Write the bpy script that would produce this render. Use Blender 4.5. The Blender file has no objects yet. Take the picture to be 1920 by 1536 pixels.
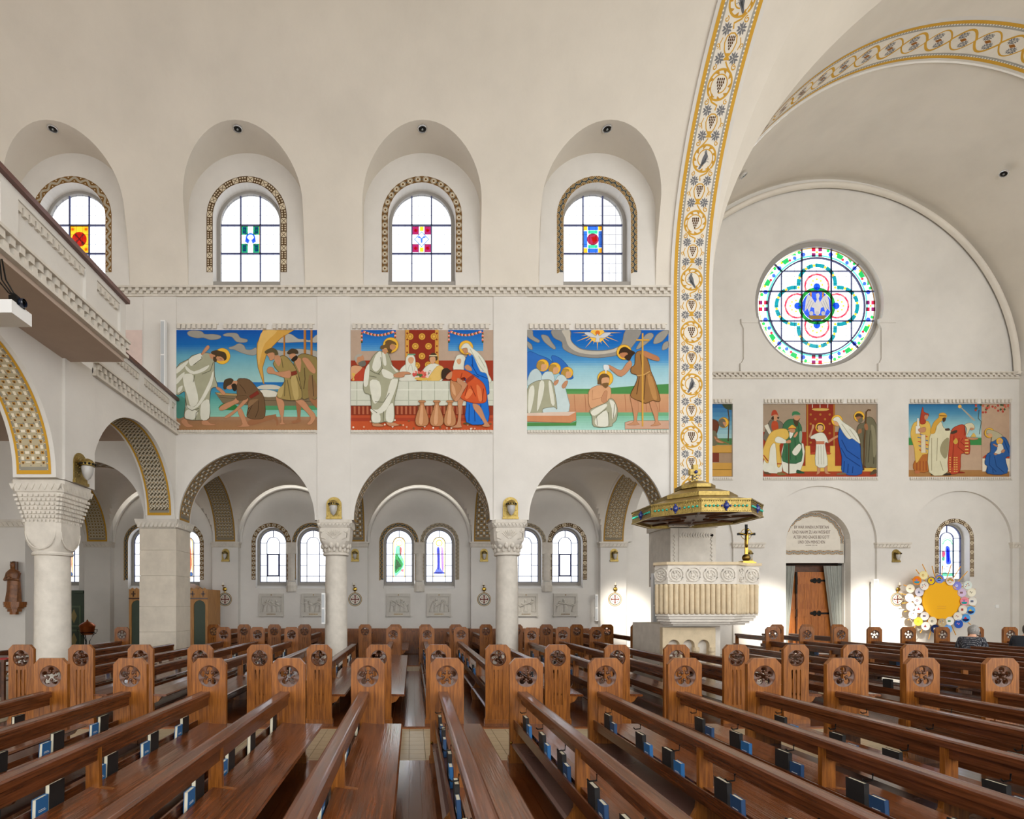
import bpy, bmesh, math, random
from mathutils import Vector, Matrix
from mathutils.geometry import tessellate_polygon
PI = math.pi
random.seed(7)
SC = bpy.context.scene
COL = SC.collection

# ---------------------------------------------------------------- camera, sky, lights, exposure
F, PX0, PY0, ZC = 1000.0, 773.0, 1132.0, 1.83      # focal length and principal point for a 1920x1536 frame
cam_d = bpy.data.cameras.new('camera')
cam = bpy.data.objects.new('camera', cam_d); COL.objects.link(cam)
cam.location = (0, 0, ZC); cam.rotation_euler = (PI/2, 0, 0)
cam_d.sensor_fit = 'HORIZONTAL'; cam_d.sensor_width = 36.0
cam_d.lens = F/1920*36.0
cam_d.shift_x = (960-PX0)/1920; cam_d.shift_y = (PY0-768)/1920
cam_d.clip_start = 0.05
SC.camera = cam

world = bpy.data.worlds.new('overcast_sky'); SC.world = world
world.use_nodes = True
bg = world.node_tree.nodes['Background']
bg.inputs[0].default_value = (0.985, 0.99, 0.99, 1)
bg.inputs[1].default_value = 1.65
SC.view_settings.view_transform = 'Standard'
SC.view_settings.look = 'None'
SC.view_settings.gamma = 1.0
SC.view_settings.use_curve_mapping = False
SC.view_settings.exposure = 0.95
SC.cycles.use_denoising = True
SC.cycles.max_bounces = 8
SC.cycles.diffuse_bounces = 5
SC.cycles.glossy_bounces = 3
SC.cycles.transparent_max_bounces = 24
SC.cycles.caustics_reflective = False
SC.cycles.caustics_refractive = False
SC.cycles.sample_clamp_indirect = 6.0

def added_spot(name, loc, tgt, power, size_deg, col=(1, .93, .82), rad=.08, blend=.6):
    l = bpy.data.lights.new(name, 'SPOT'); l.energy = power; l.spot_size = math.radians(size_deg)
    l.spot_blend = blend; l.color = col; l.shadow_soft_size = rad
    o = bpy.data.objects.new(name, l); COL.objects.link(o); o.location = loc
    o.rotation_euler = (Vector(tgt)-Vector(loc)).to_track_quat('-Z', 'Y').to_euler()
    return o
# added spots without fixtures, standing in for bright patches on the far walls
added_spot('spotlight', (11.5, 8.0, 8.6), (16.85, 19.2, 1.15), 14000, 12.5, blend=1, rad=.25)
added_spot('spotlight', (10.5, 8.0, 8.6), (12.95, 19.2, 1.1), 12000, 13, blend=1, rad=.25)
added_spot('spotlight', (2.6, 8.0, 6.8), (7.75, 19.2, 1.3), 12000, 10, blend=1, rad=.3)
added_spot('spotlight', (3.2, 8.0, 7.6), (4.0, 19.2, 1.3), 1500, 9, blend=1, rad=.25)

# ---------------------------------------------------------------- helpers
def WX(px, Y): return (px-PX0)*Y/F
def WZ(py, Y): return ZC+(PY0-py)*Y/F

def lin(c):
    if isinstance(c, str):
        c = c.lstrip('#'); c = [int(c[i:i+2], 16)/255 for i in (0, 2, 4)]
        return tuple(x/12.92 if x <= .04045 else ((x+.055)/1.055)**2.4 for x in c)
    return tuple(c)

def tag(o, label=None, cat=None, group=None, kind=None):
    if label: o['label'] = label
    if cat: o['category'] = cat
    if group: o['group'] = group
    if kind: o['kind'] = kind
    return o

def thing(name, label, cat, loc=(0, 0, 0), rz=0, group=None):
    o = bpy.data.objects.new(name, None); COL.objects.link(o)
    o.location = loc; o.rotation_euler = (0, 0, rz); o.empty_display_size = .1
    return tag(o, label, cat, group)

def origin_of(parent):
    v = Vector((0, 0, 0))
    while parent is not None:
        v = v+parent.location; parent = parent.parent
    return v

class MB:
    """collects faces (with optional colours), builds ONE mesh object"""
    def __init__(s): s.v = []; s.f = []; s.c = []; s.n = None
    def face(s, pts, col=None):
        b = len(s.v); s.v += [tuple(p) for p in pts]; s.f.append(tuple(range(b, b+len(pts)))); s.c.append(col)
    def raw(s, verts, faces, col=None):
        b = len(s.v); s.v += [tuple(p) for p in verts]
        for f in faces: s.f.append(tuple(i+b for i in f)); s.c.append(col)
    def box(s, x0, x1, y0, y1, z0, z1, col=None):
        if x0 > x1: x0, x1 = x1, x0
        if y0 > y1: y0, y1 = y1, y0
        if z0 > z1: z0, z1 = z1, z0
        s.raw([(x0,y0,z0),(x1,y0,z0),(x1,y1,z0),(x0,y1,z0),(x0,y0,z1),(x1,y0,z1),(x1,y1,z1),(x0,y1,z1)],
              [(0,3,2,1),(4,5,6,7),(0,1,5,4),(1,2,6,5),(2,3,7,6),(3,0,4,7)], col)
        return s
    def prism(s, loops, plane, d0, d1, col=None, caps=(1, 1)):
        """loops: outer + holes of (u,v); plane XZ -> w=Y, YZ -> w=X, XY -> w=Z"""
        m = {'XZ': lambda u, v, w: (u, w, v), 'YZ': lambda u, v, w: (w, u, v), 'XY': lambda u, v, w: (u, v, w)}[plane]
        flat = [p for l in loops for p in l]
        tri = tessellate_polygon([[Vector((p[0], p[1], 0)) for p in l] for l in loops])
        n = len(flat)
        vs = [m(p[0], p[1], d0) for p in flat]+[m(p[0], p[1], d1) for p in flat]
        fs = []
        if caps[0]: fs += [tuple(t) for t in tri]
        if caps[1]: fs += [tuple(i+n for i in reversed(t)) for t in tri]
        b = 0
        for l in loops:
            k = len(l)
            for i in range(k):
                j = (i+1) % k
                fs.append((b+i, b+j, b+j+n, b+i+n))
            b += k
        s.raw(vs, fs, col); return s
    def lathe(s, prof, seg=24, c=(0, 0, 0), col=None, a0=0, a1=2*PI, sx=1, sy=1):
        vs = []; fs = []; k = len(prof); full = abs(a1-a0-2*PI) < 1e-6
        m = seg if full else seg+1
        for i in range(m):
            a = a0+(a1-a0)*i/seg
            for r, z in prof: vs.append((c[0]+r*math.cos(a)*sx, c[1]+r*math.sin(a)*sy, c[2]+z))
        for i in range(seg):
            j = (i+1) % m
            for q in range(k-1):
                fs.append((i*k+q, j*k+q, j*k+q+1, i*k+q+1))
        s.raw(vs, fs, col); return s
    def ball(s, c, r, seg=12, rings=8, col=None):
        if not isinstance(r, (tuple, list)): r = (r, r, r)
        vs = []; fs = []
        for i in range(rings+1):
            t = PI*i/rings
            for j in range(seg):
                a = 2*PI*j/seg
                vs.append((c[0]+r[0]*math.sin(t)*math.cos(a), c[1]+r[1]*math.sin(t)*math.sin(a), c[2]+r[2]*math.cos(t)))
        for i in range(rings):
            for j in range(seg):
                k = (j+1) % seg
                fs.append((i*seg+j, i*seg+k, (i+1)*seg+k, (i+1)*seg+j))
        s.raw(vs, fs, col); return s
    def tube(s, pts, r, seg=8, col=None, caps=True):
        pts = [Vector(p) for p in pts]; vs = []; fs = []; n = len(pts)
        rr = r if isinstance(r, (list, tuple)) else [r]*n
        up = Vector((0, 0, 1))
        for i, p in enumerate(pts):
            t = (pts[min(i+1, n-1)]-pts[max(i-1, 0)]).normalized()
            a = t.cross(up if abs(t.z) < .9 else Vector((1, 0, 0))).normalized(); b = t.cross(a)
            for j in range(seg):
                q = 2*PI*j/seg
                vs.append(p+(a*math.cos(q)+b*math.sin(q))*rr[i])
        for i in range(n-1):
            for j in range(seg):
                k = (j+1) % seg
                fs.append((i*seg+j, i*seg+k, (i+1)*seg+k, (i+1)*seg+j))
        if caps:
            fs.append(tuple(range(seg))); fs.append(tuple(range((n-1)*seg, n*seg)))
        s.raw(vs, fs, col); return s
    def grid(s, fn, us, vs_, col=None):
        n = len(vs_); V = [fn(u, v) for u in us for v in vs_]
        s.raw(V, [(i*n+j, (i+1)*n+j, (i+1)*n+j+1, i*n+j+1) for i in range(len(us)-1) for j in range(n-1)], col); return s
    def mesh(s, name, mat, off=(0, 0, 0), smooth=False, recalc=True):
        me = bpy.data.meshes.new(name)
        o = off
        me.from_pydata([(p[0]-o[0], p[1]-o[1], p[2]-o[2]) for p in s.v], [], s.f)
        if any(c is not None for c in s.c):
            at = me.color_attributes.new('Col', 'FLOAT_COLOR', 'CORNER')
            buf = []
            for f, c in zip(s.f, s.c):
                c = lin(c) if c is not None else (1, 1, 1)
                buf += [c[0], c[1], c[2], 1.0]*len(f)
            at.data.foreach_set('color', buf)
        if mat: me.materials.append(M[mat] if isinstance(mat, str) else mat)
        if recalc:
            bm = bmesh.new(); bm.from_mesh(me)
            if smooth: bmesh.ops.remove_doubles(bm, verts=bm.verts, dist=1e-5)
            bmesh.ops.recalc_face_normals(bm, faces=bm.faces)
            bm.to_mesh(me); bm.free()
        if smooth:
            me.polygons.foreach_set('use_smooth', [True]*len(me.polygons))
            if smooth is not True: me.set_sharp_from_angle(angle=math.radians(smooth))
        me.update()
        return me
    def build(s, name, mat, parent=None, smooth=False, recalc=True):
        off = origin_of(parent)
        o = bpy.data.objects.new(name, s.mesh(name, mat, off, smooth, recalc)); COL.objects.link(o)
        o.parent = parent
        return o
    def top(s, name, mat, label, cat=None, group=None, kind=None, smooth=False, recalc=True):
        """a top-level object with its origin at its base centre"""
        xs = [p[0] for p in s.v]; ys = [p[1] for p in s.v]; zs = [p[2] for p in s.v]
        off = ((min(xs)+max(xs))/2, (min(ys)+max(ys))/2, min(zs))
        o = bpy.data.objects.new(name, s.mesh(name, mat, off, smooth, recalc)); COL.objects.link(o)
        o.location = off
        return tag(o, label, cat, group, kind)

def struct(mb, name, mat, label, smooth=False):
    return tag(mb.build(name, mat, None, smooth), label, None, None, 'structure')

def copy_tree(o, parent=None):
    c = o.copy(); COL.objects.link(c); c.parent = parent
    for ch in o.children: copy_tree(ch, c)
    return c

def arc(cx, cz, r, a0, a1, n):
    return [(cx+r*math.cos(a0+(a1-a0)*i/n), cz+r*math.sin(a0+(a1-a0)*i/n)) for i in range(n+1)]
def arch_loop(cx, zb, zs, r, n=24, rz=None):
    """arched opening outline, bottom at zb, springing at zs"""
    rz = rz or r
    return [(cx-r, zb), (cx+r, zb)]+[(cx+r*math.cos(PI*i/n), zs+rz*math.sin(PI*i/n)) for i in range(n+1)]
def circ(cx, cz, r, n=24, a=0): return [(cx+r*math.cos(a+2*PI*i/n), cz+r*math.sin(a+2*PI*i/n)) for i in range(n)]
def rect(x0, x1, z0, z1): return [(x0, z0), (x1, z0), (x1, z1), (x0, z1)]

# ---------------------------------------------------------------- materials
M = {}
def mat(name, col, rough=.8, metal=0, noise=0, nscale=3, bump=0, bscale=40, col2=None, stretch=None, coat=0, attr=False, spec=.5, rand=False):
    m = bpy.data.materials.new(name); m.use_nodes = True; nt = m.node_tree; N = nt.nodes; L = nt.links
    b = N['Principled BSDF']
    b.inputs['Roughness'].default_value = rough; b.inputs['Metallic'].default_value = metal
    b.inputs['Specular IOR Level'].default_value = spec
    if coat: b.inputs['Coat Weight'].default_value = coat; b.inputs['Coat Roughness'].default_value = .15
    col = lin(col)
    tc = N.new('ShaderNodeTexCoord')
    vec = tc.outputs['Object']
    if rand:
        oi = N.new('ShaderNodeObjectInfo'); ml = N.new('ShaderNodeVectorMath'); ml.operation = 'SCALE'
        L.new(oi.outputs['Random'], ml.inputs['Scale']); ml.inputs[0].default_value = (37, 11, 23)
        ad = N.new('ShaderNodeVectorMath'); L.new(vec, ad.inputs[0]); L.new(ml.outputs[0], ad.inputs[1]); vec = ad.outputs[0]
    if stretch:
        mp = N.new('ShaderNodeMapping'); mp.inputs['Scale'].default_value = stretch
        L.new(vec, mp.inputs[0]); vec = mp.outputs[0]
    if attr:
        at = N.new('ShaderNodeVertexColor'); at.layer_name = 'Col'; base = at.outputs['Color']
    else: base = None
    if noise or col2:
        nz = N.new('ShaderNodeTexNoise'); nz.inputs['Scale'].default_value = nscale; nz.inputs['Detail'].default_value = 6
        nz.inputs['Roughness'].default_value = .6
        L.new(vec, nz.inputs['Vector'])
        if col2:
            r = N.new('ShaderNodeValToRGB'); c2 = lin(col2)
            r.color_ramp.elements[0].position = .36; r.color_ramp.elements[0].color = (*c2, 1)
            r.color_ramp.elements[1].position = .64; r.color_ramp.elements[1].color = (*col, 1)
            L.new(nz.outputs[0], r.inputs[0]); base2 = r.outputs[0]
            L.new(base2, b.inputs['Base Color'])
        else:
            mx = N.new('ShaderNodeMix'); mx.data_type = 'RGBA'; mx.blend_type = 'MULTIPLY'
            mx.inputs[0].default_value = 1
            mr = N.new('ShaderNodeMapRange'); mr.inputs[1].default_value = .25; mr.inputs[2].default_value = .75
            mr.inputs[3].default_value = 1-noise; mr.inputs[4].default_value = 1
            L.new(nz.outputs[0], mr.inputs[0])
            if base is not None: L.new(base, mx.inputs[6])
            else: mx.inputs[6].default_value = (*col, 1)
            L.new(mr.outputs[0], mx.inputs[7]); L.new(mx.outputs[2], b.inputs['Base Color'])
    elif base is not None: L.new(base, b.inputs['Base Color'])
    else: b.inputs['Base Color'].default_value = (*col, 1)
    if bump:
        n2 = N.new('ShaderNodeTexNoise'); n2.inputs['Scale'].default_value = bscale; n2.inputs['Detail'].default_value = 4
        L.new(vec, n2.inputs['Vector'])
        bp = N.new('ShaderNodeBump'); bp.inputs['Strength'].default_value = bump; bp.inputs['Distance'].default_value = .02
        L.new(n2.outputs[0], bp.inputs['Height']); L.new(bp.outputs[0], b.inputs['Normal'])
    M[name] = m; return m

mat('plaster', '#ddd9d2', .9, noise=.14, nscale=.8, bump=.12, bscale=14, spec=.2)
mat('vault_plaster', '#dfd8cc', .9, noise=.12, nscale=.7, bump=.12, bscale=12, spec=.2)
mat('limestone', '#dad3c7', .85, noise=.2, nscale=5, bump=.15, bscale=60, spec=.25)
mat('limestone_warm', '#d6c3a2', .85, noise=.22, nscale=7, bump=.15, bscale=60, spec=.25)
mat('ashlar', '#d8cebd', .85, noise=.22, nscale=3, bump=.15, bscale=50, spec=.25, rand=True)
mat('plaque_stone', '#c9c4ba', .8, noise=.15, nscale=9, bump=.1, bscale=60)
mat('paint', '#ffffff', .85, attr=True, noise=.12, nscale=4, spec=.2)
mat('oak_panel', '#955a20', .36, spec=.35, col2='#69390f', nscale=2.2, stretch=(22, 22, 1.6), bump=.08, bscale=3, coat=.25, rand=True)
mat('oak_rail', '#6a3a1e', .26, col2='#442310', nscale=2.2, stretch=(24, 1.2, 24), bump=.1, bscale=3, coat=.2, rand=True)
mat('oak_seat', '#773f1b', .15, col2='#4a260d', nscale=2, stretch=(22, 1.0, 22), bump=.12, bscale=3, coat=.2, rand=True)
mat('oak_carved', '#5c3419', .4, col2='#3f2210', nscale=8, coat=.2)
mat('oak_light', '#c08b4c', .5, col2='#a3713a', nscale=2, stretch=(18, 18, 1.4), rand=True)
mat('wainscot_oak', '#96581f', .4, col2='#6d3b14', nscale=2, stretch=(16, 16, 1.5), coat=.2, rand=True)
mat('door_oak', '#b06a2c', .4, col2='#8a4a1a', nscale=2, stretch=(16, 16, 1.2), coat=.2, rand=True)
mat('plank_floor', '#74401f', .16, col2='#522a12', nscale=2, stretch=(14, .9, 14), bump=.06, bscale=3, coat=.5, rand=True)
mat('platform_edge', '#a8693a', .4, noise=.2)
mat('kneeler_pad', '#6d5149', .25, noise=.15, nscale=6)
mat('floor_tile', '#b5a688', .3, noise=.18, nscale=4, spec=.4, rand=True)
mat('grout', '#a39478', .9, noise=.15)
mat('gold', '#b9a05e', .34, metal=1, noise=.45, nscale=16, bump=.6, bscale=45)
mat('gold_dark', '#8a6e36', .35, metal=1, noise=.3, nscale=10)
mat('brass', '#b89848', .25, metal=1)
mat('copper', '#b5653a', .3, metal=1, noise=.25, nscale=8)
mat('black_iron', '#14120f', .5, metal=.6)
mat('frosted_glass', '#b9b6b0', .35, noise=.1, nscale=4, spec=.6)
mat('black_cover', '#1d1c1c', .6, bump=.1, bscale=200)
mat('blue_cover', '#2b6ba4', .5, noise=.1)
mat('navy_cover', '#27486f', .5, noise=.1)
mat('pages', '#e8dfc4', .8, noise=.1, nscale=40, stretch=(60, 60, 4))
mat('white_metal', '#e6e6e4', .4)
mat('grey_mesh', '#b4b8ba', .6)
mat('frame_grey', '#96928c', .7)
mat('lead', '#4a5078', .6)  # bluish glow of the bright panes is put into the lead's colour
mat('curtain', '#a3a59d', .85, noise=.15, nscale=6)
mat('dark_green', '#3b4a3a', .5, noise=.2)
mat('rail_brown', '#5b2e22', .35, coat=.3)
mat('soffit', '#b9a595', .9, noise=.1)
mat('statue_wood', '#8a5a34', .45, col2='#5a351d', nscale=7)
mat('sun_yellow', '#f2b20a', .7)
mat('stick', '#e0a02c', .6)
mat('skin', '#e0ac8e', .55)
mat('hair_grey', '#a9a6a0', .6, col2='#6f6c68', nscale=5, stretch=(30, 30, 6))
mat('hair_dark', '#39302b', .6)
mat('dark_cloth', '#20242c', .85)
mat('white_chrome', '#dadada', .25, metal=.7)
mat('dark_lens', '#1a2030', .1, spec=.8)
mat('mirror', '#9aa0a2', .15, metal=.9)
mat('candle', '#efe8d8', .5)

def glass_mat(name, attr):
    m = bpy.data.materials.new(name); m.use_nodes = True; nt = m.node_tree; N = nt.nodes; L = nt.links
    for n in list(N): N.remove(n)
    out = N.new('ShaderNodeOutputMaterial'); tr = N.new('ShaderNodeBsdfTransparent'); gl = N.new('ShaderNodeBsdfGlossy')
    gl.inputs['Roughness'].default_value = .1
    mx = N.new('ShaderNodeMixShader'); mx.inputs[0].default_value = .04
    if attr:
        at = N.new('ShaderNodeVertexColor'); at.layer_name = 'Col'; L.new(at.outputs[0], tr.inputs[0])
    else:
        tc = N.new('ShaderNodeTexCoord'); nz = N.new('ShaderNodeTexNoise'); nz.inputs['Scale'].default_value = 9
        L.new(tc.outputs['Object'], nz.inputs['Vector'])
        r = N.new('ShaderNodeValToRGB'); r.color_ramp.elements[0].color = (.80, .84, .90, 1); r.color_ramp.elements[1].color = (.97, .98, 1, 1)
        L.new(nz.outputs[0], r.inputs[0]); L.new(r.outputs[0], tr.inputs[0])
    L.new(tr.outputs[0], mx.inputs[1]); L.new(gl.outputs[0], mx.inputs[2]); L.new(mx.outputs[0], out.inputs[0])
    M[name] = m
glass_mat('clear_glass', False); glass_mat('stained_glass', True)

def dotted_cloth():
    m = bpy.data.materials.new('dotted_cloth'); m.use_nodes = True; nt = m.node_tree; N = nt.nodes; L = nt.links
    b = N['Principled BSDF']; b.inputs['Roughness'].default_value = .85
    tc = N.new('ShaderNodeTexCoord'); v = N.new('ShaderNodeTexVoronoi'); v.inputs['Scale'].default_value = 48; v.inputs['Randomness'].default_value = .15
    L.new(tc.outputs['Object'], v.inputs['Vector'])
    r = N.new('ShaderNodeValToRGB'); r.color_ramp.interpolation = 'CONSTANT'
    r.color_ramp.elements[0].color = (.6, .6, .62, 1); r.color_ramp.elements[1].position = .26; r.color_ramp.elements[1].color = (.016, .018, .026, 1)
    L.new(v.outputs['Distance'], r.inputs[0]); L.new(r.outputs[0], b.inputs['Base Color']); M['dotted_cloth'] = m
dotted_cloth()

# ---------------------------------------------------------------- painted decoration: polygons laid on a surface
class Paint(MB):
    """flat colour shapes on a surface; fn(u, v, n) -> point, n = distance off the surface"""
    def __init__(s, fn, du=.15, dl=.0004): super().__init__(); s.fn = fn; s.du = du; s.dl = dl; s.l = 1; s.n0 = 0.0
    def _n(s): return s.n0+s.l*s.dl
    def rect(s, u0, u1, v0, v1, c):
        k = max(1, int(abs(u1-u0)/s.du)); n = s._n()
        for i in range(k):
            a = u0+(u1-u0)*i/k; b = u0+(u1-u0)*(i+1)/k
            s.face([s.fn(a, v0, n), s.fn(b, v0, n), s.fn(b, v1, n), s.fn(a, v1, n)], c)
    def poly(s, pts, c):
        n = s._n(); P = [s.fn(p[0], p[1], n) for p in pts]
        if len(pts) <= 4: s.face(P, c); return
        tri = tessellate_polygon([[Vector((p[0], p[1], 0)) for p in pts]])
        s.raw(P, [tuple(t) for t in tri], c)
    def disc(s, u, v, r, c, k=12, ry=None, rot=0):
        ry = ry or r; n = s._n(); ca, sa = math.cos(rot), math.sin(rot)
        pts = []
        for i in range(k):
            x, y = r*math.cos(2*PI*i/k), ry*math.sin(2*PI*i/k)
            pts.append(s.fn(u+x*ca-y*sa, v+x*sa+y*ca, n))
        s.face(pts, c)
    def line(s, pts, w, c, closed=False):
        n = s._n(); k = len(pts); L = []; R = []
        for i in range(k):
            a = pts[(i-1) % k] if closed or i > 0 else pts[i]; b = pts[(i+1) % k] if closed or i < k-1 else pts[i]
            dx, dy = b[0]-a[0], b[1]-a[1]; q = math.hypot(dx, dy) or 1
            ww = w[i] if isinstance(w, (list, tuple)) else w
            ox, oy = -dy/q*ww/2, dx/q*ww/2
            L.append(s.fn(pts[i][0]+ox, pts[i][1]+oy, n)); R.append(s.fn(pts[i][0]-ox, pts[i][1]-oy, n))
        for i in range(k if closed else k-1):
            j = (i+1) % k
            s.face([L[i], L[j], R[j], R[i]], c)
# ---------------------------------------------------------------- the building
YN, YNB, ZS, Z0 = 14.0, 14.75, 4.03, 10.06         # nave wall front/back, arch springing, vault springing
BX = [-8.946, -4.347, .252, 4.851]                 # bay centres
RV, YV = 7.2, 6.8                                  # nave barrel vault
AY, AYB = 19.2, 19.6                               # aisle wall
XL = [-11.2, -6.65, -2.05, 2.55, 7.15]             # pier lines
RA = 1.79
ARCH = [(-8.6, 1.56)]+[(b, RA) for b in BX[1:]]

# floor
FZ, PZ = -.03, .02
mb = MB(); mb.box(-16, 25, -8, 20, -.15, FZ)
floor = struct(mb, 'floor', 'grout', 'pale stone tile floor of the church between the wooden pew platforms')

# nave arcade wall
mb = MB()
out = [(-14.5, ZS), (-11.2, ZS)]
for c, r in ARCH: out += [(c-r*math.cos(PI*i/32), ZS+r*math.sin(PI*i/32)) for i in range(33)]
out += [(6.78, ZS), (6.78, Z0), (-14.5, Z0)]
mb.prism([out], 'XZ', YN, YNB)
mb.prism([rect(-14.5, 6.78, Z0-.01, 14.1)]+[arch_loop(b, 10.16, 12.0, .885) for b in BX], 'XZ', YN, YN+.42)
for a, b in ((595, 657), (925, 988), (270, 331)): mb.box(WX(a, 14), WX(b, 14), YN-.02, YN+.01, ZS, 9.9)
wall_nave = struct(mb, 'wall_nave', 'plaster', 'pale plaster nave wall with round arches below and arched windows above')

# nave vault with lunettes
def vy(z): return YV+math.sqrt(max(0, RV*RV-(z-Z0)**2))
NR, NS, = 1.53, 12.13
mb = MB()
edges = [-14.5]+[e for b in BX for e in (b-NR, b+NR)]+[6.77]
T138 = math.asin((13.9-Z0)/RV)
def vault_pt(x, t): return (x, YV+RV*math.cos(t), Z0+RV*math.sin(t))
for i in range(len(edges)-1):
    a, b = edges[i], edges[i+1]
    if i % 2 == 0: xs = [a, b]
    else: xs = [(a+b)/2-NR*math.cos(PI*k/28) for k in range(29)]
    def st(x):
        if i % 2 == 0: return 0
        u = min(1, abs(x-(a+b)/2)/NR); return math.asin((NS+NR*math.sqrt(1-u*u)-Z0)/RV)
    if i % 2 == 0:
        t12 = math.asin((NS-Z0)/RV)
        mb.grid(vault_pt, xs, [t12*k/6 for k in range(7)]); mb.grid(lambda x, q: vault_pt(x, t12+(T138-t12)*q), xs, [k/10 for k in range(11)])
    else: mb.grid(lambda x, q: vault_pt(x, st(x)+(T138-st(x))*q), xs, [k/10 for k in range(11)])
    mb.grid(lambda x, q: vault_pt(x, q), xs, [T138+(PI-T138)*k/50 for k in range(51)])
ceil_nave = struct(mb, 'ceiling_nave', 'vault_plaster', 'cream plaster barrel vault over the nave', smooth=30)
for i, b in enumerate(BX):
    mb = MB()
    prof = [(b-NR, Z0), (b-NR, (Z0+NS)/2)]+[(b-NR*math.cos(PI*k/28), NS+NR*math.sin(PI*k/28)) for k in range(29)]+[(b+NR, (Z0+NS)/2), (b+NR, Z0)]
    mb.grid(lambda q, w: (prof[q][0], YN+(vy(prof[q][1])-YN)*w, prof[q][1]), range(len(prof)), [0, .25, .5, .75, 1])
    tag(mb.build('lunette', 'vault_plaster', ceil_nave, 40), 'round-headed recess cut into the vault around a window')

# corner pier and painted transverse arch
PXL, PXR, RT = 6.76, 7.85, 7.15
mb = MB(); mb.box(PXL, PXR, 13.95, 15.1, 0, Z0)
struct(mb, 'wall_pier', 'plaster', 'tall plaster crossing pier carrying the painted vine arch')
mb = MB()
th = [PI*k/72 for k in range(73)]
mb.grid(lambda x, t: (x, YV+RT*math.cos(t), Z0+RT*math.sin(t)), [PXL, PXR], th)
mb.grid(lambda r, t: (PXL, YV+r*math.cos(t), Z0+r*math.sin(t)), [RT, RT+.4], th)
struct(mb, 'ceiling_arch', 'plaster', 'broad plaster transverse arch between nave and crossing', smooth=30)
# crossing vault: groined with chamfered creases
XC, RXC = 14.85, 7.0
mb = MB()
for sx in (-1, 1):
    for sy in (-1, 1):
        def C(t):
            c = RT*math.cos(t); k = RT-c; z = Z0+RT*math.sin(t); c2 = RXC*math.cos(t)
            P = [(-RXC, c), (-RXC+.4*k, c), (-c2, RT-.4*k), (-c2, RT)]
            return [(XC+p[0] if sx < 0 else XC-p[0], YV+sy*p[1], z) for p in P]
        for j in range(3):
            tt = [PI/2*k/36 for k in range(37)]
            mb.grid(lambda w, t: tuple(C(t)[j][q]*(1-w)+C(t)[j+1][q]*w for q in range(3)), [0, .5, 1], tt)
zc = Z0+RT; mb.face([(XC-RXC+.4*RT, YV, zc), (XC, YV+RT*.6, zc), (XC+RXC-.4*RT, YV, zc), (XC, YV-RT*.6, zc)])
struct(mb, 'ceiling_crossing', 'vault_plaster', 'cream groined vault over the crossing with radiating creases', smooth=12)
# transept arch + vault
mb = MB()
ph = [PI*k/72 for k in range(73)]
mb.grid(lambda y, t: (XC-RXC*math.cos(t), y, Z0+RT*math.sin(t)), [13.95, 15.1], ph)
mb.grid(lambda w, t: (XC-(RXC+w)*math.cos(t), 15.1, Z0+(RT+w)*math.sin(t)), [-.06, .5], ph)
mb.grid(lambda w, t: (XC-(RXC+.05*w)*math.cos(t), 13.95, Z0+(RT+.05*w)*math.sin(t)), [0, 1], ph)
struct(mb, 'ceiling_arch', 'plaster', 'wide painted arch opening into the transept', smooth=30)
mb = MB()
mb.grid(lambda y, t: (14.93-7.02*math.cos(t), y, Z0+7.12*math.sin(t)), [15.1, 17.2, 19.28], ph)
struct(mb, 'ceiling_transept', 'vault_plaster', 'cream plaster barrel vault of the transept with two spotlights', smooth=30)
mb = MB()
for (a, r) in ((6.72, .2),):
    mb.grid(lambda q, t: (14.95-(a+r*.5+r*.5*math.cos(q))*math.cos(t), 19.22-.13*math.sin(q), Z0+(a+.03+r*.5+r*.5*math.cos(q))*math.sin(t)), [PI*k/8 for k in range(9)], ph)
struct(mb, 'trim_1', 'vault_plaster', 'rounded plaster rib edging the transept end wall arch', smooth=True)

# aisle wall with paired windows, pilasters, transverse arches, groin vaults
def aisle_windows():
    r = []
    for b in BX[0:]:
        r += [(b-.73), (b+.73)]
    return r
AW = aisle_windows()
mb = MB()
mb.prism([rect(-16, 7.5, 0, 6.7)]+[arch_loop(x, 2.36, 4.03, .56) for x in AW]+[arch_loop(x, 2.3, 4.03, .6) for x in (-14.1, -12.6)], 'XZ', AY, AYB)
for x in XL: mb.box(x-.46, x+.46, 18.96, AY+.01, 0, ZS)
wall_aisle = struct(mb, 'wall_aisle', 'plaster', 'grey-cream plaster aisle wall with paired arched windows and pilasters')
AARCH = []
YC = (YNB+18.96)/2; RY = (18.96-YNB)/2
for i, x in enumerate(XL):
    mb = MB()
    ring = [(YC-RY*math.cos(PI*k/28), ZS+2.0*math.sin(PI*k/28)) for k in range(29)]
    lo = [(YNB-.05, ZS)]+ring+[(AY, ZS), (AY, 6.7), (YNB-.05, 6.7)]
    mb.prism([lo], 'YZ', x-.42, x+.42)
    AARCH.append(struct(mb, 'ceiling_arch', 'plaster', 'plaster transverse arch across the side aisle'))
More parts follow.
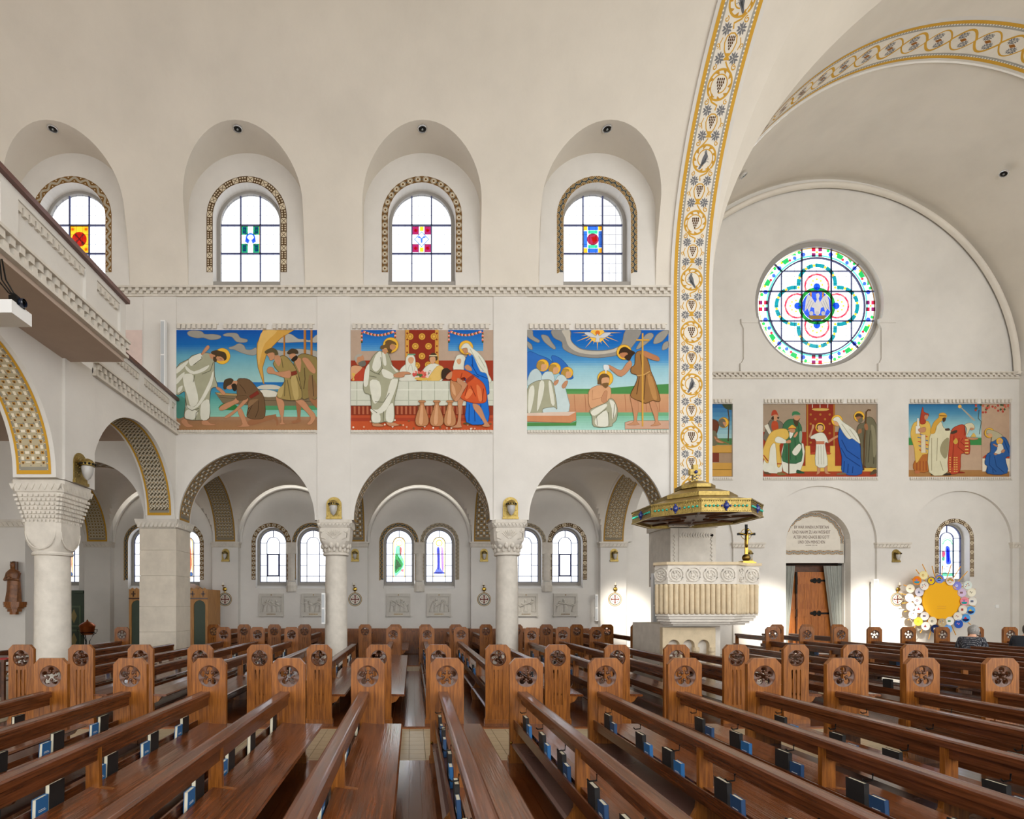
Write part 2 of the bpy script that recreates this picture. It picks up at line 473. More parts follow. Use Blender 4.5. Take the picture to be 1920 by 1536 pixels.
for i in range(-1, len(XL)-1):
    a = XL[i]+.42 if i >= 0 else -16
    b = XL[i+1]-.42
    xc, rx = (a+b)/2, (b-a)/2
    us = [xc-rx*math.cos(PI*k/32) for k in range(33)]; vs = [YC-RY*math.cos(PI*k/32) for k in range(33)]
    def hz(x, y):
        return ZS+2.02*max(math.sqrt(max(0, 1-((x-xc)/rx)**2)), math.sqrt(max(0, 1-((y-YC)/RY)**2)))
    mb = MB(); mb.grid(lambda x, y: (x, y, hz(x, y)), us, vs)
    struct(mb, 'ceiling_aisle', 'vault_plaster', 'groin vaulted plaster bay over the side aisle', smooth=35)
    if i >= 0:
        mb = MB()
        mb.grid(lambda q, t: (xc-(rx-.05+.055*math.cos(q))*math.cos(t), AY-.01-.055*math.sin(q), ZS+(1.96+.055*math.cos(q))*math.sin(t)), [2*PI*k/10 for k in range(11)], [PI*k/32 for k in range(33)])
        mb.build('lunette_moulding', 'plaster', wall_aisle, True)

# transept walls
RX, RZ, RR = 14.72, 12.69, 2.33
TWY = 19.28
mb = MB()
mb.prism([rect(7.0, 23.5, 0, 17.6), circ(RX, RZ, RR, 64), arch_loop(14.68, .02, 4.03, 1.17), arch_loop(19.6, 2.55, 4.22, .555)], 'XZ', TWY, TWY+.3)
wall_transept = struct(mb, 'wall_transept', 'plaster', 'tall plaster transept end wall with round window and tympanum door')
mb = MB()
bl = [(9.56, 2.0), (14.69, 2.04), (19.75, 1.86)]
out = [(7.0, ZS)]
for c, r in bl: out += [(c-r*math.cos(PI*k/32), ZS+r*math.sin(PI*k/32)) for k in range(33)]
out += [(23.5, ZS), (23.5, 9.98), (7.0, 9.98)]
mur = [(9.3, 11.54), (12.63, 16.76), (17.87, 21.56)]
mb.prism([out]+[rect(a, b, 6.4, 9.03) for a, b in mur], 'XZ', 19.2, TWY+.01)
for a, b in ((7.0, 7.56), (11.56, 12.65), (16.73, 17.89), (21.61, 23.5)): mb.box(a, b, 19.2, TWY+.01, 0, ZS+.001)
mb.build('arcade_relief', 'plaster', wall_transept)
for x in (12.15, 17.12):
    mb = MB(); mb.box(x-.33, x+.33, 19.2, TWY+.01, 10.16, 10.5); mb.box(x-.3, x+.3, 19.2, TWY+.01, 11.95, 12.1); mb.prism([[(x-.28, 10.5), (x+.28, 10.5), (x+.2, 10.66), (x+.2, 11.75), (x+.29, 11.95), (x-.29, 11.95), (x-.2, 11.75), (x-.2, 10.66)]], 'XZ', 19.22, TWY+.01)
    mb.build('blind_colonnette', 'plaster', wall_transept)
mb = MB()
lo = [(YNB-.05, ZS)]+ring+[(19.3, ZS), (19.3, 17.6), (YNB-.05, 17.6)]
mb.prism([lo], 'YZ', 7.57, 7.83)
mb.box(6.78, 7.58, YNB-.05, 19.3, 6.6, 17.6)
struct(mb, 'wall_crossing', 'plaster', 'plaster wall between aisle and transept above a low arch')
mb = MB(); mb.box(21.85, 23.5, 15.1, 19.3, 0, 17.6); mb.box(21.2, 23.5, 12.6, 15.1, 0, Z0)
struct(mb, 'wall_right', 'plaster', 'plaster side wall at the right end of the transept')
mb = MB(); mb.box(-16.4, -15.9, -.4, 20, 0, 18)
struct(mb, 'wall_left', 'plaster', 'plaster end wall behind the organ gallery')
mb = MB(); mb.box(24.0, 24.4, -.4, 20, 0, 18)
struct(mb, 'wall_choir', 'plaster', 'plaster end wall closing the choir beyond the crossing')

# checkered dentil courses
def dentils(mb, x0, x1, y, z0, rows, h, pitch, depth=.07, fill=.5):
    n = int(round((x1-x0)/pitch)); p = (x1-x0)/n
    for r in range(rows):
        for i in range(n):
            xx = x0+(i+(.5 if r % 2 else 0))*p
            mb.box(xx, min(xx+p*fill, x1), y-depth, y, z0+r*h, z0+(r+1)*h)
def cornice(name, x0, x1, y, z, label, h=.16, pitch=.19):
    mb = MB(); mb.box(x0, x1, y-.05, y, z-.05, z); mb.box(x0, x1, y-.09, y, z+h, z+h+.05)
    mb.box(x0, x1, y-.005, y, z, z+h)
    t = struct(mb, name, 'limestone', label)
    mb = MB(); dentils(mb, x0, x1, y, z, 2, h/2, pitch)
    tag(mb.build('dentil_course', 'limestone', t), None, None, None, 'stuff')
    return t
cornice('trim_2', -14.0, 6.76, YN, 9.93, 'checkered stone cornice below the nave windows')
cornice('trim_3', 7.85, 21.85, 19.2, 9.97, 'checkered stone cornice across the transept wall', h=.14)

# imposts on pilasters
def impost(name, x0, x1, y0, y1, z0, z1, label, parent=None, n=8):
    mb = MB(); mb.box(x0-.05, x1+.05, y0-.06, y1, z1-.06, z1); mb.box(x0-.02, x1+.02, y0-.03, y1, z0, z1-.06)
    k = max(3, int((x1-x0)/.12))
    for i in range(k):
        a = x0+(x1-x0)*i/k; w = (x1-x0)/k
        mb.prism([[(a, z0+.02), (a+w, z0+.02), (a+w/2, z1-.08)]], 'XZ', y0-.06, y0-.02)
    return struct(mb, name, 'limestone', label) if parent is None else mb.build(name, 'limestone', parent)
for i, x in enumerate(XL[:-1]): impost('impost', x-.46, x+.46, 18.96, AY, ZS-.2, ZS, '', wall_aisle)
impost('impost', 6.69, 7.61, 18.96, AY, ZS-.2, ZS, '', wall_aisle)
for a, b in ((11.56, 12.65), (16.73, 17.89), (21.61, 22.6)): impost('impost', a, b, 19.2, 19.3, ZS-.2, ZS, '', wall_transept)

# west gallery: arcade wall, slab, parapets
GX = -6.2
mb = MB()
out = [(-.5, ZS), (7.36-1.92, ZS)]
out += [(7.36-1.92*math.cos(PI*k/28), ZS+.05+1.92*math.sin(PI*k/28)) for k in range(29)]
out += [(9.28, ZS), (10.3, ZS)]
out += [(12.1-1.8*math.cos(PI*k/28), ZS+.1+1.82*math.sin(PI*k/28)) for k in range(29)]
out += [(13.95, ZS), (14.0, ZS), (14.0, 6.35), (-.5, 6.35)]
mb.prism([out], 'YZ', GX-.75, GX)
mb.box(GX, GX+.05, 9.45, 10.33, ZS, 6.2)
wall_gallery = struct(mb, 'wall_gallery', 'plaster', 'plaster arcade wall carrying the gallery at the left')
mb = MB(); mb.box(-15.9, GX-.3, -.5, 14, 6.1, 6.34); mb.box(GX, -5.19, -.5, 9.6, 6.18, 6.35)
struct(mb, 'ceiling_gallery', 'soffit', 'plain brownish underside of the projecting organ gallery')
def parapet(name, xf, y0, y1, z0, z1, panels, label, post=None):
    t = thing(name, label, 'parapet', (xf, (y0+y1)/2, z0))
    mb = MB(); mb.box(xf-.2, xf-.03, y0, y1, z0, z1)
    # raised frame around sunken panels
    ys = [y0]+[p for q in panels for p in q]+[y1]
    loops = [rect(y0, y1, z0, z1)]+[rect(a, b, z0+.28, z1-.1) for a, b in panels]
    mb.prism(loops, 'YZ', xf-.03, xf+.02)
    mb.build('parapet_wall', 'plaster', t)
    mb = MB(); mb.box(xf-.26, xf+.09, y0, y1+.02, z1, z1+.07)
    mb.build('handrail', 'rail_brown', t)
    for a, b in panels:
        mb = MB(); n = int((b-a)/.12); mb.box(xf-.03, xf+.0, a, b, z1-.14, z1-.1)
        for i in range(n):
            w = (b-a)/n; mb.box(xf-.03, xf+.02, a+i*w, a+i*w+w*.55, z1-.24, z1-.14)
        tag(mb.build('panel_dentils', 'limestone', t), None, None, None, 'stuff')
    mb = MB(); mb.box(xf-.05, xf+.08, y0, y1, z0-.05, z0); mb.box(xf, xf+.12, y0, y1, z0+.2, z0+.24)
    n = int((y1-y0)/.17)
    for r in range(2):
        for i in range(n):
            w = (y1-y0)/n; a = y0+(i+(.5 if r else 0))*w
            mb.box(xf, xf+.09-.02*(1-r), a, min(y1, a+w*.52), z0+r*.1, z0+r*.1+.1)
    tag(mb.build('dentil_cornice', 'limestone', t), None, None, None, 'stuff')
    return t
parapet('gallery_parapet', GX, 10.33, 13.98, 6.3, 7.14, [(10.75, 12.1), (12.3, 13.6), (13.72, 13.94)], 'plaster gallery parapet with checkered cornice meeting the painted nave wall')
parapet('gallery_parapet', -5.19, -.4, 9.62, 6.3, 7.24, [(.2, 2.0), (2.3, 4.4), (4.7, 6.7), (7.0, 8.45), (8.75, 9.45)], 'projecting organ gallery parapet with checkered cornice at upper left')
# ---------------------------------------------------------------- painted bands
def path_arch(cx, zb, zs, r, y):
    """fn(u, v, n): u metres along the arch from its lower left foot, v metres outward, n off the wall"""
    h = zs-zb; L = 2*h+PI*r
    def fn(u, v, n):
        if u < h: return (cx-r-v, y-n, zb+u)
        if u > L-h: return (cx+r+v, y-n, zb+(L-u))
        a = PI-(u-h)/r
        return (cx+(r+v)*math.cos(a), y-n, zs+(r+v)*math.sin(a))
    return fn, L
def band(p, L, w, style, v0=0.0):
    if style == 'wave':
        p.l = 1; p.rect(0, L, v0, v0+w, '#7d5c30')
        n = int(L/.035); k = max(1, round(L/.28)); f = 2*PI*k/L
        for off, c, ww in ((0, '#d8ccb4', .05), (0, '#4b4a46', .03), (0, '#d8ccb4', .012)):
            p.l += 1; p.line([(L*i/n, v0+w/2+math.sin(f*L*i/n)*w*.26) for i in range(n+1)], ww*w/.16, c)
        for i in range(k*2):
            p.disc((i+.5)*L/k/2, v0+(w*.2 if i % 2 == 0 else w*.8), .016*w/.16, '#d8ccb4', 8)
    elif style == 'lattice':
        p.l = 1; p.rect(0, L, v0, v0+w, '#5d472d')
        k = round(L/(w*2.2)); q = L/k
        for i in range(k):
            a = i*q; m = w*.08; x1 = a+w*.95; cx, cy = a+w*.5, v0+w/2; p.l = 2; c = '#d9cbb0'; g = w*.06
            p.poly([(a+m+g, v0+m), (x1-g, v0+m), (cx, cy-g)], c); p.poly([(a+m+g, v0+w-m), (x1-g, v0+w-m), (cx, cy+g)], c)
            p.poly([(a+m, v0+m+g), (a+m, v0+w-m-g), (cx-g, cy)], c); p.poly([(x1, v0+m+g), (x1, v0+w-m-g), (cx+g, cy)], c)
            for s in range(3):
                for t in (.27, .73): p.disc(a+w*1.22+s*w*.36, v0+w*t, w*.13, c, 8)
    elif style == 'circles':
        p.l = 1; p.rect(0, L, v0, v0+w, '#75562f')
        k = round(L/(w*1.15)); q = L/k
        p.l = 2; p.rect(0, L, v0+w*.43, v0+w*.57, '#3f4446')
        for i in range(k):
            u = (i+.5)*q; v = v0+w/2
            for l, r, c in ((3, .46, '#cfc2a8'), (4, .40, '#3c4244'), (5, .34, '#d6c9b0'), (6, .17, '#75562f')):
                p.l = l; p.disc(u, v, w*r, c, 12)
    elif style == 'scales':
        p.l = 1; p.rect(0, L, v0, v0+w, '#43484a')
        k = round(L/(w*.96)); q = L/k
        for i in range(k):
            for rr, c, l in ((.46, '#c9b68e', 2), (.40, '#7d5a28', 3), (.26, '#c9b68e', 4), (.20, '#7d5a28', 5)):
                p.l = l
                for sd in (0, 1):
                    u0 = (i+.5*sd+.25)*q
                    pts = [(u0+w*rr*math.cos(PI*t/8), v0+(w*rr*math.sin(PI*t/8) if sd else w-w*rr*math.sin(PI*t/8))) for t in range(9)]
                    p.poly(pts, c)
    elif style == 'zigzag':
        p.l = 1; p.rect(0, L, v0, v0+w, '#b5ab98')
        k = round(L/(w*.9)); n = 2*k
        for o, c, ww in ((.5, '#4c4a46', .13), (.26, '#8a6a34', .08), (.74, '#8a6a34', .08)):
            p.l += 1; p.line([(L*i/n, v0+w*o+(w*.18 if i % 2 else -w*.18)) for i in range(n+1)], w*ww, c)
        for i in range(k): p.l = 5; p.disc((i+.5)*L/k+.0, v0+w*.9, w*.06, '#3f3d3a', 6)
    elif style in ('lozenge', 'knot', 'check', 'rings'):
        pass

# ---------------------------------------------------------------- windows
def smooth_loop(pts, n=3):
    k = len(pts); o = []
    for i in range(k):
        p0, p1, p2, p3 = pts[i-1], pts[i], pts[(i+1) % k], pts[(i+2) % k]
        for j in range(n):
            t = j/n; t2, t3 = t*t, t*t*t
            o.append(tuple(.5*(2*p1[q]+(p2[q]-p0[q])*t+(2*p0[q]-5*p1[q]+4*p2[q]-p3[q])*t2+(3*p1[q]-p0[q]-3*p2[q]+p3[q])*t3) for q in (0, 1)))
    return o
def clip_arch(xa, xb, za, zb, cx, zs, r, n=10):
    top = []
    for i in range(n+1):
        x = xb+(xa-xb)*i/n; d = min(1, abs(x-cx)/r)
        top.append((x, max(za, min(zb, zs+r*math.sqrt(1-d*d)))))
    return [(xa, za), (xb, za)]+top
def pane(loop, y, parent, name='pane', m='clear_glass'):
    if len(loop) > 2:
        mb = MB(); mb.prism([loop], 'XZ', y, y+.006); return mb.build(name, m, parent)
def bar(mb, x0, z0, x1, z1, y, w, d=.02):
    dx, dz = x1-x0, z1-z0; q = math.hypot(dx, dz) or 1; ox, oz = -dz/q*w/2, dx/q*w/2
    mb.prism([[(x0+ox, z0+oz), (x1+ox, z1+oz), (x1-ox, z1-oz), (x0-ox, z0-oz)]], 'XZ', y-d, y+d)
def arc_bar(mb, cx, cz, r, w, a0, a1, y, n=20, d=.02):
    o = arc(cx, cz, r+w/2, a0, a1, n); i = arc(cx, cz, r-w/2, a1, a0, n)
    mb.prism([o+i], 'XZ', y-d, y+d)
def quad_fn(cx, cz, y): return lambda u, v, n: (cx+u, y-n, cz+v)

emblems = []
def e0(p):
    p.l = 1; p.rect(-.26, .26, -.37, .37, '#f0a020')
    for x, z in ((-.18, .27), (.18, .27), (-.18, -.27), (.18, -.27)): p.l = 2; p.disc(x, z, .075, '#f8e8a0'); p.l = 3; p.disc(x, z, .04, '#c89028')
    p.l = 2; p.disc(0, 0, .2, '#a0204a', 20)
    p.l = 3; p.line([(-.12, -.12), (.12, .14)], .045, '#9fc0e8'); p.line([(.12, -.12), (-.12, .14)], .045, '#9fc0e8'); p.disc(-.1, -.11, .05, '#b8d0f0'); p.disc(.1, -.11, .05, '#b8d0f0')
def e1(p):
    for x in (-.16, .16):
        for z in (.24, -.24): p.l = 1; p.rect(x-.09, x+.09, z-.12, z+.12, '#1d8a5a'); p.l = 2; p.rect(x-.05, x+.05, z-.09, z+.09, '#2a5ad0'); p.disc(x, z, .03, '#60e0c0')
    p.l = 1; p.line([(-.245, -.36), (-.245, .36)], .02, '#f0a030'); p.line([(.245, -.36), (.245, .36)], .02, '#f0a030')
    p.l = 2; p.line([(.11*math.cos(t), .03+.12*math.sin(t)) for t in [-.6+(PI+1.2)*k/14 for k in range(15)]], .045, '#3060e0')
    for q in (-1, 1): p.poly([(q*.02, -.02), (q*.12, .06), (q*.15, -.06), (q*.06, -.12)], '#2850d0')
    p.l = 3; p.line([(.185*math.cos(PI*k/12), .185*math.sin(PI*k/12)) for k in range(24)], .02, '#e8a8a0', True)
def e2(p):
    for x in (-.16, .16):
        for z in (.24, -.24): p.l = 1; p.rect(x-.085, x+.085, z-.11, z+.11, '#8a1848'); p.l = 2; p.disc(x, z, .045, '#ff3040')
    p.l = 1
    for x, z in ((0, .28), (0, -.28)): p.rect(x-.05, x+.05, z-.06, z+.06, '#f0b020')
    p.l = 2; p.line([(0, .2), (.19, 0), (0, -.2), (-.19, 0)], .03, '#4a78e0', True)
    p.poly([(-.13, .06), (-.03, .02), (-.02, -.1), (.02, -.1), (.03, .02), (.13, .06), (.06, .09), (0, .03), (-.06, .09)], '#3a60d0')
def e3(p):
    p.l = 1
    for x in (-.2, .2):
        for z in (.3, -.3): p.rect(x-.055, x+.055, z-.06, z+.06, '#f0a020')
    for z in (.3, -.3): p.rect(-.14, .14, z-.055, z+.055, '#2458c8')
    for x in (-.2, .2): p.rect(x-.05, x+.05, -.22, .22, '#2a60c0')
    p.rect(-.13, .13, .15, .24, '#30b080'); p.rect(-.13, .13, -.24, -.15, '#30b080')
    p.l = 2; p.disc(0, 0, .16, '#902040', 20); p.l = 3; p.poly([(-.05, .05), (.1, .1), (.12, -.04), (.02, -.12)], '#ff6030')
emblems = [e0, e1, e2, e3]
wstyle = ['wave', 'lattice', 'circles', 'scales']
wlabel = ['arched nave window with crossed-keys emblem, half hidden by the gallery parapet',
          'arched nave window with blue and green emblem above the boat mural',
          'arched nave window with crimson emblem above the banquet mural',
          'arched nave window with blue and gold emblem above the baptism mural']
wn = 0
for i, b in enumerate(BX):
    wn += 1; y = 14.34
    mb = MB()
    mb.prism([arch_loop(b, 10.3, 12.02, .883), list(reversed(arch_loop(b, 10.46, 12.03, .79)))], 'XZ', y-.05, y+.05)
    mb.box(b-.883, b+.883, YN+.02, y+.05, 10.16, 10.3)
    w = struct(mb, 'window_%d' % wn, 'frame_grey', wlabel[i])
    cs = [-.79, -.262, .262, .79]; rs = [10.46, 11.24, 12.0, 12.9]
    for a in range(3):
        for r in range(3):
            pane(clip_arch(b+cs[a], b+cs[a+1], rs[r], rs[r+1], b, 12.03, .79), y, w)
    mb = MB()
    for c in cs[1:3]: bar(mb, b+c, 10.46, b+c, 12.03+math.sqrt(.79**2-c*c), y, .035)
    for r in rs[1:3]: bar(mb, b-.79, r, b+.79, r, y, .035)
    mb.build('lead_bars', 'lead', w)
    mb = MB()
    for k in range(1, 9):
        x = -.79+1.58*k/9
        if k % 3: bar(mb, b+x, 10.46, b+x, 12.03+math.sqrt(.79**2-x*x), y-.006, .006, .002)
    for k in range(1, 9):
        z = 10.46+.257*k; hw = .79 if z < 12.03 else math.sqrt(max(.01, .79**2-(z-12.03)**2))
        bar(mb, b-hw, z, b+hw, z, y-.006, .006, .002)
    mb.build('fine_leading', 'lead', w)
    p = Paint(quad_fn(b, 11.62, y-.01)); emblems[i](p)
    tag(p.build('stained_emblem', 'stained_glass', w, recalc=False), 'small coloured emblem in the middle of the window')
    fn, L = path_arch(b, 10.53, 12.0, .89, YN-.001)
    p = Paint(fn, dl=.0006); band(p, L, .165, wstyle[i]); p.build('painted_band', 'paint', w, recalc=False)

def shp(p, l, c, txt):
    v = [float(q)/100 for q in txt.split()]; p.l = l; p.poly(smooth_loop([(v[k], v[k+1]) for k in range(0, len(v), 2)], 3), c)
def fig_frame(p, c='#e6a850'):
    p.l = 6; p.line([(-.2, -.66), (-.2, .6)]+[(-.2*math.cos(PI*k/12), .6+.2*math.sin(PI*k/12)) for k in range(13)]+[(.2, -.66)], .028, c)
def fig_green(p):
    fig_frame(p); p.l = 1; p.line([(.11*math.cos(2*PI*k/16), .6+.11*math.sin(2*PI*k/16)) for k in range(16)], .03, '#f0b850', True)
    shp(p, 1, '#e8d0b8', '-5 66 4 66 7 58 3 50 -5 52'); shp(p, 1, '#6cc890', '-12 44 -4 50 4 46 6 20 14 4 18 -14 12 -34 -4 -54 -16 -58 -18 -20 -15 10')
    shp(p, 2, '#40a868', '-14 20 -2 10 10 -8 14 -20 4 -36 -14 -50 -16 -20'); shp(p, 3, '#308a50', '-12 0 2 -14 8 -24 -4 -30 -14 -44'); shp(p, 2, '#e05050', '2 44 9 42 8 20 3 14'); shp(p, 2, '#d86068', '6 -40 16 -34 15 -46'); shp(p, 2, '#f0dcd0', '8 8 17 2 14 -6 6 -2')
    p.l = 4
    for a, b in ((-.13, .05), (-.08, -.1), (-.02, -.22)): p.line([(a, .3+b), (a+.12, .0+b), (a+.05, -.3+b*.5)], .008, '#286a40')
def fig_blue(p):
    fig_frame(p, '#e8b860'); p.l = 1; p.line([(.11*math.cos(2*PI*k/16), .6+.11*math.sin(2*PI*k/16)) for k in range(16)], .04, '#f0b030', True)
    shp(p, 1, '#e0c8e8', '-14 44 -2 52 12 46 17 20 18 -46 -18 -46 -17 20'); shp(p, 2, '#5a78d8', '-9 40 1 42 3 0 4 -30 14 -48 -16 -50 -8 -30 -6 0'); shp(p, 3, '#3050b8', '-6 36 0 36 0 -30 -6 -30'); shp(p, 2, '#b898d0', '8 44 15 30 16 -40 9 -30'); shp(p, 2, '#f8e8dc', '-6 66 5 66 6 56 0 50 -6 56'); shp(p, 3, '#2a4a9a', '-17 -46 17 -46 18 -52 -18 -52')
    p.l = 4; p.line([(.1, .3), (.12, -.4)], .008, '#8868a8'); p.line([(-.12, .3), (-.13, -.4)], .008, '#8868a8')
def fig_red(p):
    fig_frame(p, '#e0a050'); shp(p, 1, '#f8d0b0', '-20 -60 -20 60 0 78 20 60 20 -60'); shp(p, 2, '#e87858', '-12 46 0 52 12 46 17 -20 6 -50 -16 -46'); shp(p, 3, '#c84838', '-10 30 2 20 8 -20 0 -44 -12 -30'); shp(p, 3, '#e8a860', '4 40 10 36 12 0 6 -10'); shp(p, 2, '#f8e0c8', '-6 68 5 68 6 56 0 50 -6 56'); shp(p, 3, '#3868b8', '-19 -60 19 -60 17 -46 0 -50 -18 -44')
    p.l = 4; p.line([(-.06, .35), (-.02, -.4)], .01, '#7a3028'); p.line([(.06, .3), (.08, -.35)], .01, '#7a3028')
def fig_garden(p):
    fig_frame(p, '#90b890'); shp(p, 1, '#e4ecfa', '-20 -60 -20 60 0 78 20 60 20 -60'); shp(p, 2, '#4058e0', '-7 44 0 50 8 42 10 10 12 -14 -4 -16 -6 10'); shp(p, 3, '#2838b8', '-2 38 4 36 6 0 0 -10'); shp(p, 2, '#f6dccc', '-6 66 5 66 6 56 0 50 -6 56'); shp(p, 2, '#c85068', '-19 30 -9 28 -10 12 -18 8'); shp(p, 2, '#58a878', '-18 8 -10 10 -12 -4 -19 -2'); shp(p, 2, '#68b888', '-20 -60 20 -60 20 -50 4 -52 -8 -46 -20 -50')
    for k in range(9): p.l = 3; p.disc(-.16+.32*((k*5) % 9)/9, -.2-.25*((k*7) % 9)/9, .025, ['#b0c0e8', '#e8d0d8', '#8898c0'][k % 3], 8)
    p.line([(-.17, .56), (-.12, .68), (0, .74), (.12, .68), (.17, .56)], .05, '#90c890')
astyle = ['scales', 'circles', 'circles', 'scales', 'scales', 'zigzag', 'zigzag', 'lattice', 'lattice']
figs = {1: fig_green, 2: None, 3: fig_red, 5: fig_green, 6: fig_blue}
figs = {0: None, 1: fig_red, 4: fig_green, 5: fig_blue}
alabel = ['narrow arched aisle window left of the stone pier', 'arched aisle window with red stained-glass figure beside the stone pier',
          'plain leaded aisle window left of the second pair, with opening vent', 'plain leaded aisle window partly behind the left stone column',
          'aisle window with green-robed stained-glass saint', 'aisle window with blue and lilac stained-glass saint',
          'plain leaded aisle window partly behind the right stone column', 'plain leaded aisle window with opening vent near the pulpit']
def aisle_window(x, y, label, style, fig, vent, name, hw=.48, zb=2.61, zs=4.03, wy=AY, band_on=True, hole=.56, zh=2.36):
    mb = MB()
    mb.prism([arch_loop(x, zb-.12, zs, hole-.005), list(reversed(arch_loop(x, zb, zs, hw)))], 'XZ', y-.05, y+.05)
    w = struct(mb, name, 'frame_grey', label)
    mb = MB(); mb.prism([[(wy, zh), (y+.05, zh), (y+.05, zb-.12), (y-.05, zb-.12), (wy, zh+.02)]], 'YZ', x-hole+.002, x+hole-.002); mb.build('sill', 'plaster', w)
    rows = [zb, zb+.22, zb+.62, zb+1.03, zb+1.44]
    rows[4] = zs+.02; ib = hw*.48
    for r in range(4):
        pane(rect(x-hw, x-ib, rows[r], rows[r+1]), y, w); pane(rect(x+ib, x+hw, rows[r], rows[r+1]), y, w)
    pane(rect(x-ib, x+ib, rows[0], rows[1]), y, w); pane(rect(x-ib, x+ib, rows[1], rows[3]), y, w)
    pane([(x-ib, rows[3]), (x+ib, rows[3])]+arc(x, zs, ib, 0, PI, 12), y, w)
    for s in (0, 1):
        a0, a1 = (0, PI/2) if s == 0 else (PI/2, PI)
        pane(arc(x, zs, hw, a0, a1, 10)+arc(x, zs, ib, a1, a0, 10), y, w)
    mb = MB()
    for s in (-1, 1): bar(mb, x+s*ib, zb, x+s*ib, zs, y, .022)
    for r in (1, 3): bar(mb, x-hw, rows[r], x+hw, rows[r], y, .022)
    for r in (2, 4):
        for s in (-1, 1): bar(mb, x+s*hw, rows[r], x+s*ib, rows[r], y, .022)
    arc_bar(mb, x, zs, ib, .022, 0, PI, y); bar(mb, x, zs+ib, x, zs+hw, y, .022)
    arc_bar(mb, x, zs, hw-.01, .022, 0, PI, y)
    for s in (-1, 1): bar(mb, x+s*(hw-.01), zb, x+s*(hw-.01), zs, y, .022)
    bar(mb, x-hw, zb+.01, x+hw, zb+.01, y, .022)
    if vent:
        for s in (-1, 1): bar(mb, x+s*(ib-.03), rows[1], x+s*(ib-.03), rows[3], y-.02, .04)
        for z in (rows[1]+.02, rows[3]-.02): bar(mb, x-ib, z, x+ib, z, y-.02, .04)
    mb.build('lead_bars', 'lead', w)
    if fig:
        p = Paint(quad_fn(x, 3.44, y-.03)); fig(p); p.build('stained_figure', 'stained_glass', w, recalc=False)
    if band_on:
        fn, L = path_arch(x, zb+.08, zs, hole, wy-.001)
        p = Paint(fn, dl=.0006); band(p, L, .15, style); p.build('painted_band', 'paint', w, recalc=False)
    return w
for i, x in enumerate(AW):
    wn += 1
    aisle_window(x, 19.5, alabel[i], astyle[i], figs.get(i), i in (2, 7), 'window_%d' % wn)
    if i % 2 == 0:   # little pier between the pair
        c = x+.73; mb = MB()
        mb.box(c-.19, c+.19, AY-.06, AY+.1, 3.62, 4.03); mb.lathe([(.15, 0), (.15, 1.0)], 12, (c, AY+.06, 2.64)); mb.lathe([(.2, 0), (.2, .22), (.15, .35)], 12, (c, AY+.06, 2.26))
        mb.build('window_pier', 'limestone', wall_aisle)
for x, f, lb in ((-14.1, fig_garden, 'tall coloured window behind the wooden statue at far left'), (-12.6, fig_red, 'tall coloured window behind the large left column')):
    wn += 1
    aisle_window(x, 19.5, lb, 'scales', f, False, 'window_%d' % wn, hw=.53, hole=.6, zh=2.3, band_on=False)
wn += 1
aisle_window(19.6, 19.56, 'narrow arched window with blue stained-glass figure above the yellow sun', 'lattice', fig_garden, False, 'window_%d' % wn, hw=.5, zb=2.72, zs=4.2, wy=TWY, hole=.555, zh=2.56)

# rose window
wn += 1
gx, gz, gy, gr = 14.77, 12.70, 19.5, 2.16
mb = MB(); mb.prism([circ(gx, gz, RR+.25, 64), list(reversed(circ(gx, gz, gr, 64)))], 'XZ', gy-.04, gy+.06)
rose = struct(mb, 'window_%d' % wn, 'frame_grey', 'large round stained-glass window with quatrefoil and white pelican')
def clip_rect(poly, x0, x1, z0, z1):
    for ax, val, keep in ((0, x0, 1), (0, x1, -1), (1, z0, 1), (1, z1, -1)):
        o = []
        for i in range(len(poly)):
            a, b = poly[i], poly[(i+1) % len(poly)]; da, db = (a[ax]-val)*keep, (b[ax]-val)*keep
            if da >= 0: o.append(a)
            if da*db < 0: t = da/(da-db); o.append((a[0]+(b[0]-a[0])*t, a[1]+(b[1]-a[1])*t))
        poly = o
        if not poly: return []
    return poly
ri = 1.76; g5 = [-ri, -1.28, -.54, .54, 1.28, ri]
for a in range(5):
    for b in range(5):
        q = clip_rect(circ(0, 0, ri, 64), g5[a], g5[a+1], g5[b], g5[b+1])
        if len(q) > 2: pane([(gx+u, gz+v) for u, v in q], gy, rose)
t0 = math.asin(.54/1.95)
angs = [t0, PI/4, PI/2-t0]; angs = [q*PI/2+a for q in range(4) for a in angs]
for k in range(12):
    a0, a1 = angs[k], angs[(k+1) % 12]+(2*PI if k == 11 else 0)
    pane(arc(gx, gz, gr, a0, a1, 8)+arc(gx, gz, ri, a1, a0, 8), gy, rose)
mb = MB()
arc_bar(mb, gx, gz, ri, .05, 0, 2*PI, gy-.01, 64)
for s in (-.54, .54):
    h = math.sqrt(gr*gr-s*s); bar(mb, gx+s, gz-h, gx+s, gz+h, gy-.01, .045); bar(mb, gx-h, gz+s, gx+h, gz+s, gy-.01, .045)
for s in (-1.28, 1.28):
    h = math.sqrt(ri*ri-s*s); bar(mb, gx+s, gz-h, gx+s, gz+h, gy-.01, .03); bar(mb, gx-h, gz+s, gx+h, gz+s, gy-.01, .03)
for k in range(4):
    a = PI/4+k*PI/2; bar(mb, gx+ri*math.cos(a), gz+ri*math.sin(a), gx+gr*math.cos(a), gz+gr*math.sin(a), gy-.01, .045)
mb.build('lead_bars', 'lead', rose)
mb = MB()
for k in range(-6, 7):
    s = k*.27; h = math.sqrt(max(.01, ri*ri-s*s)); bar(mb, gx+s, gz-h, gx+s, gz+h, gy-.02, .008, .002); bar(mb, gx-h, gz+s, gx+h, gz+s, gy-.02, .008, .002)
mb.build('fine_leading', 'lead', rose)
p = Paint(quad_fn(gx, gz, gy-.03), dl=.0005)
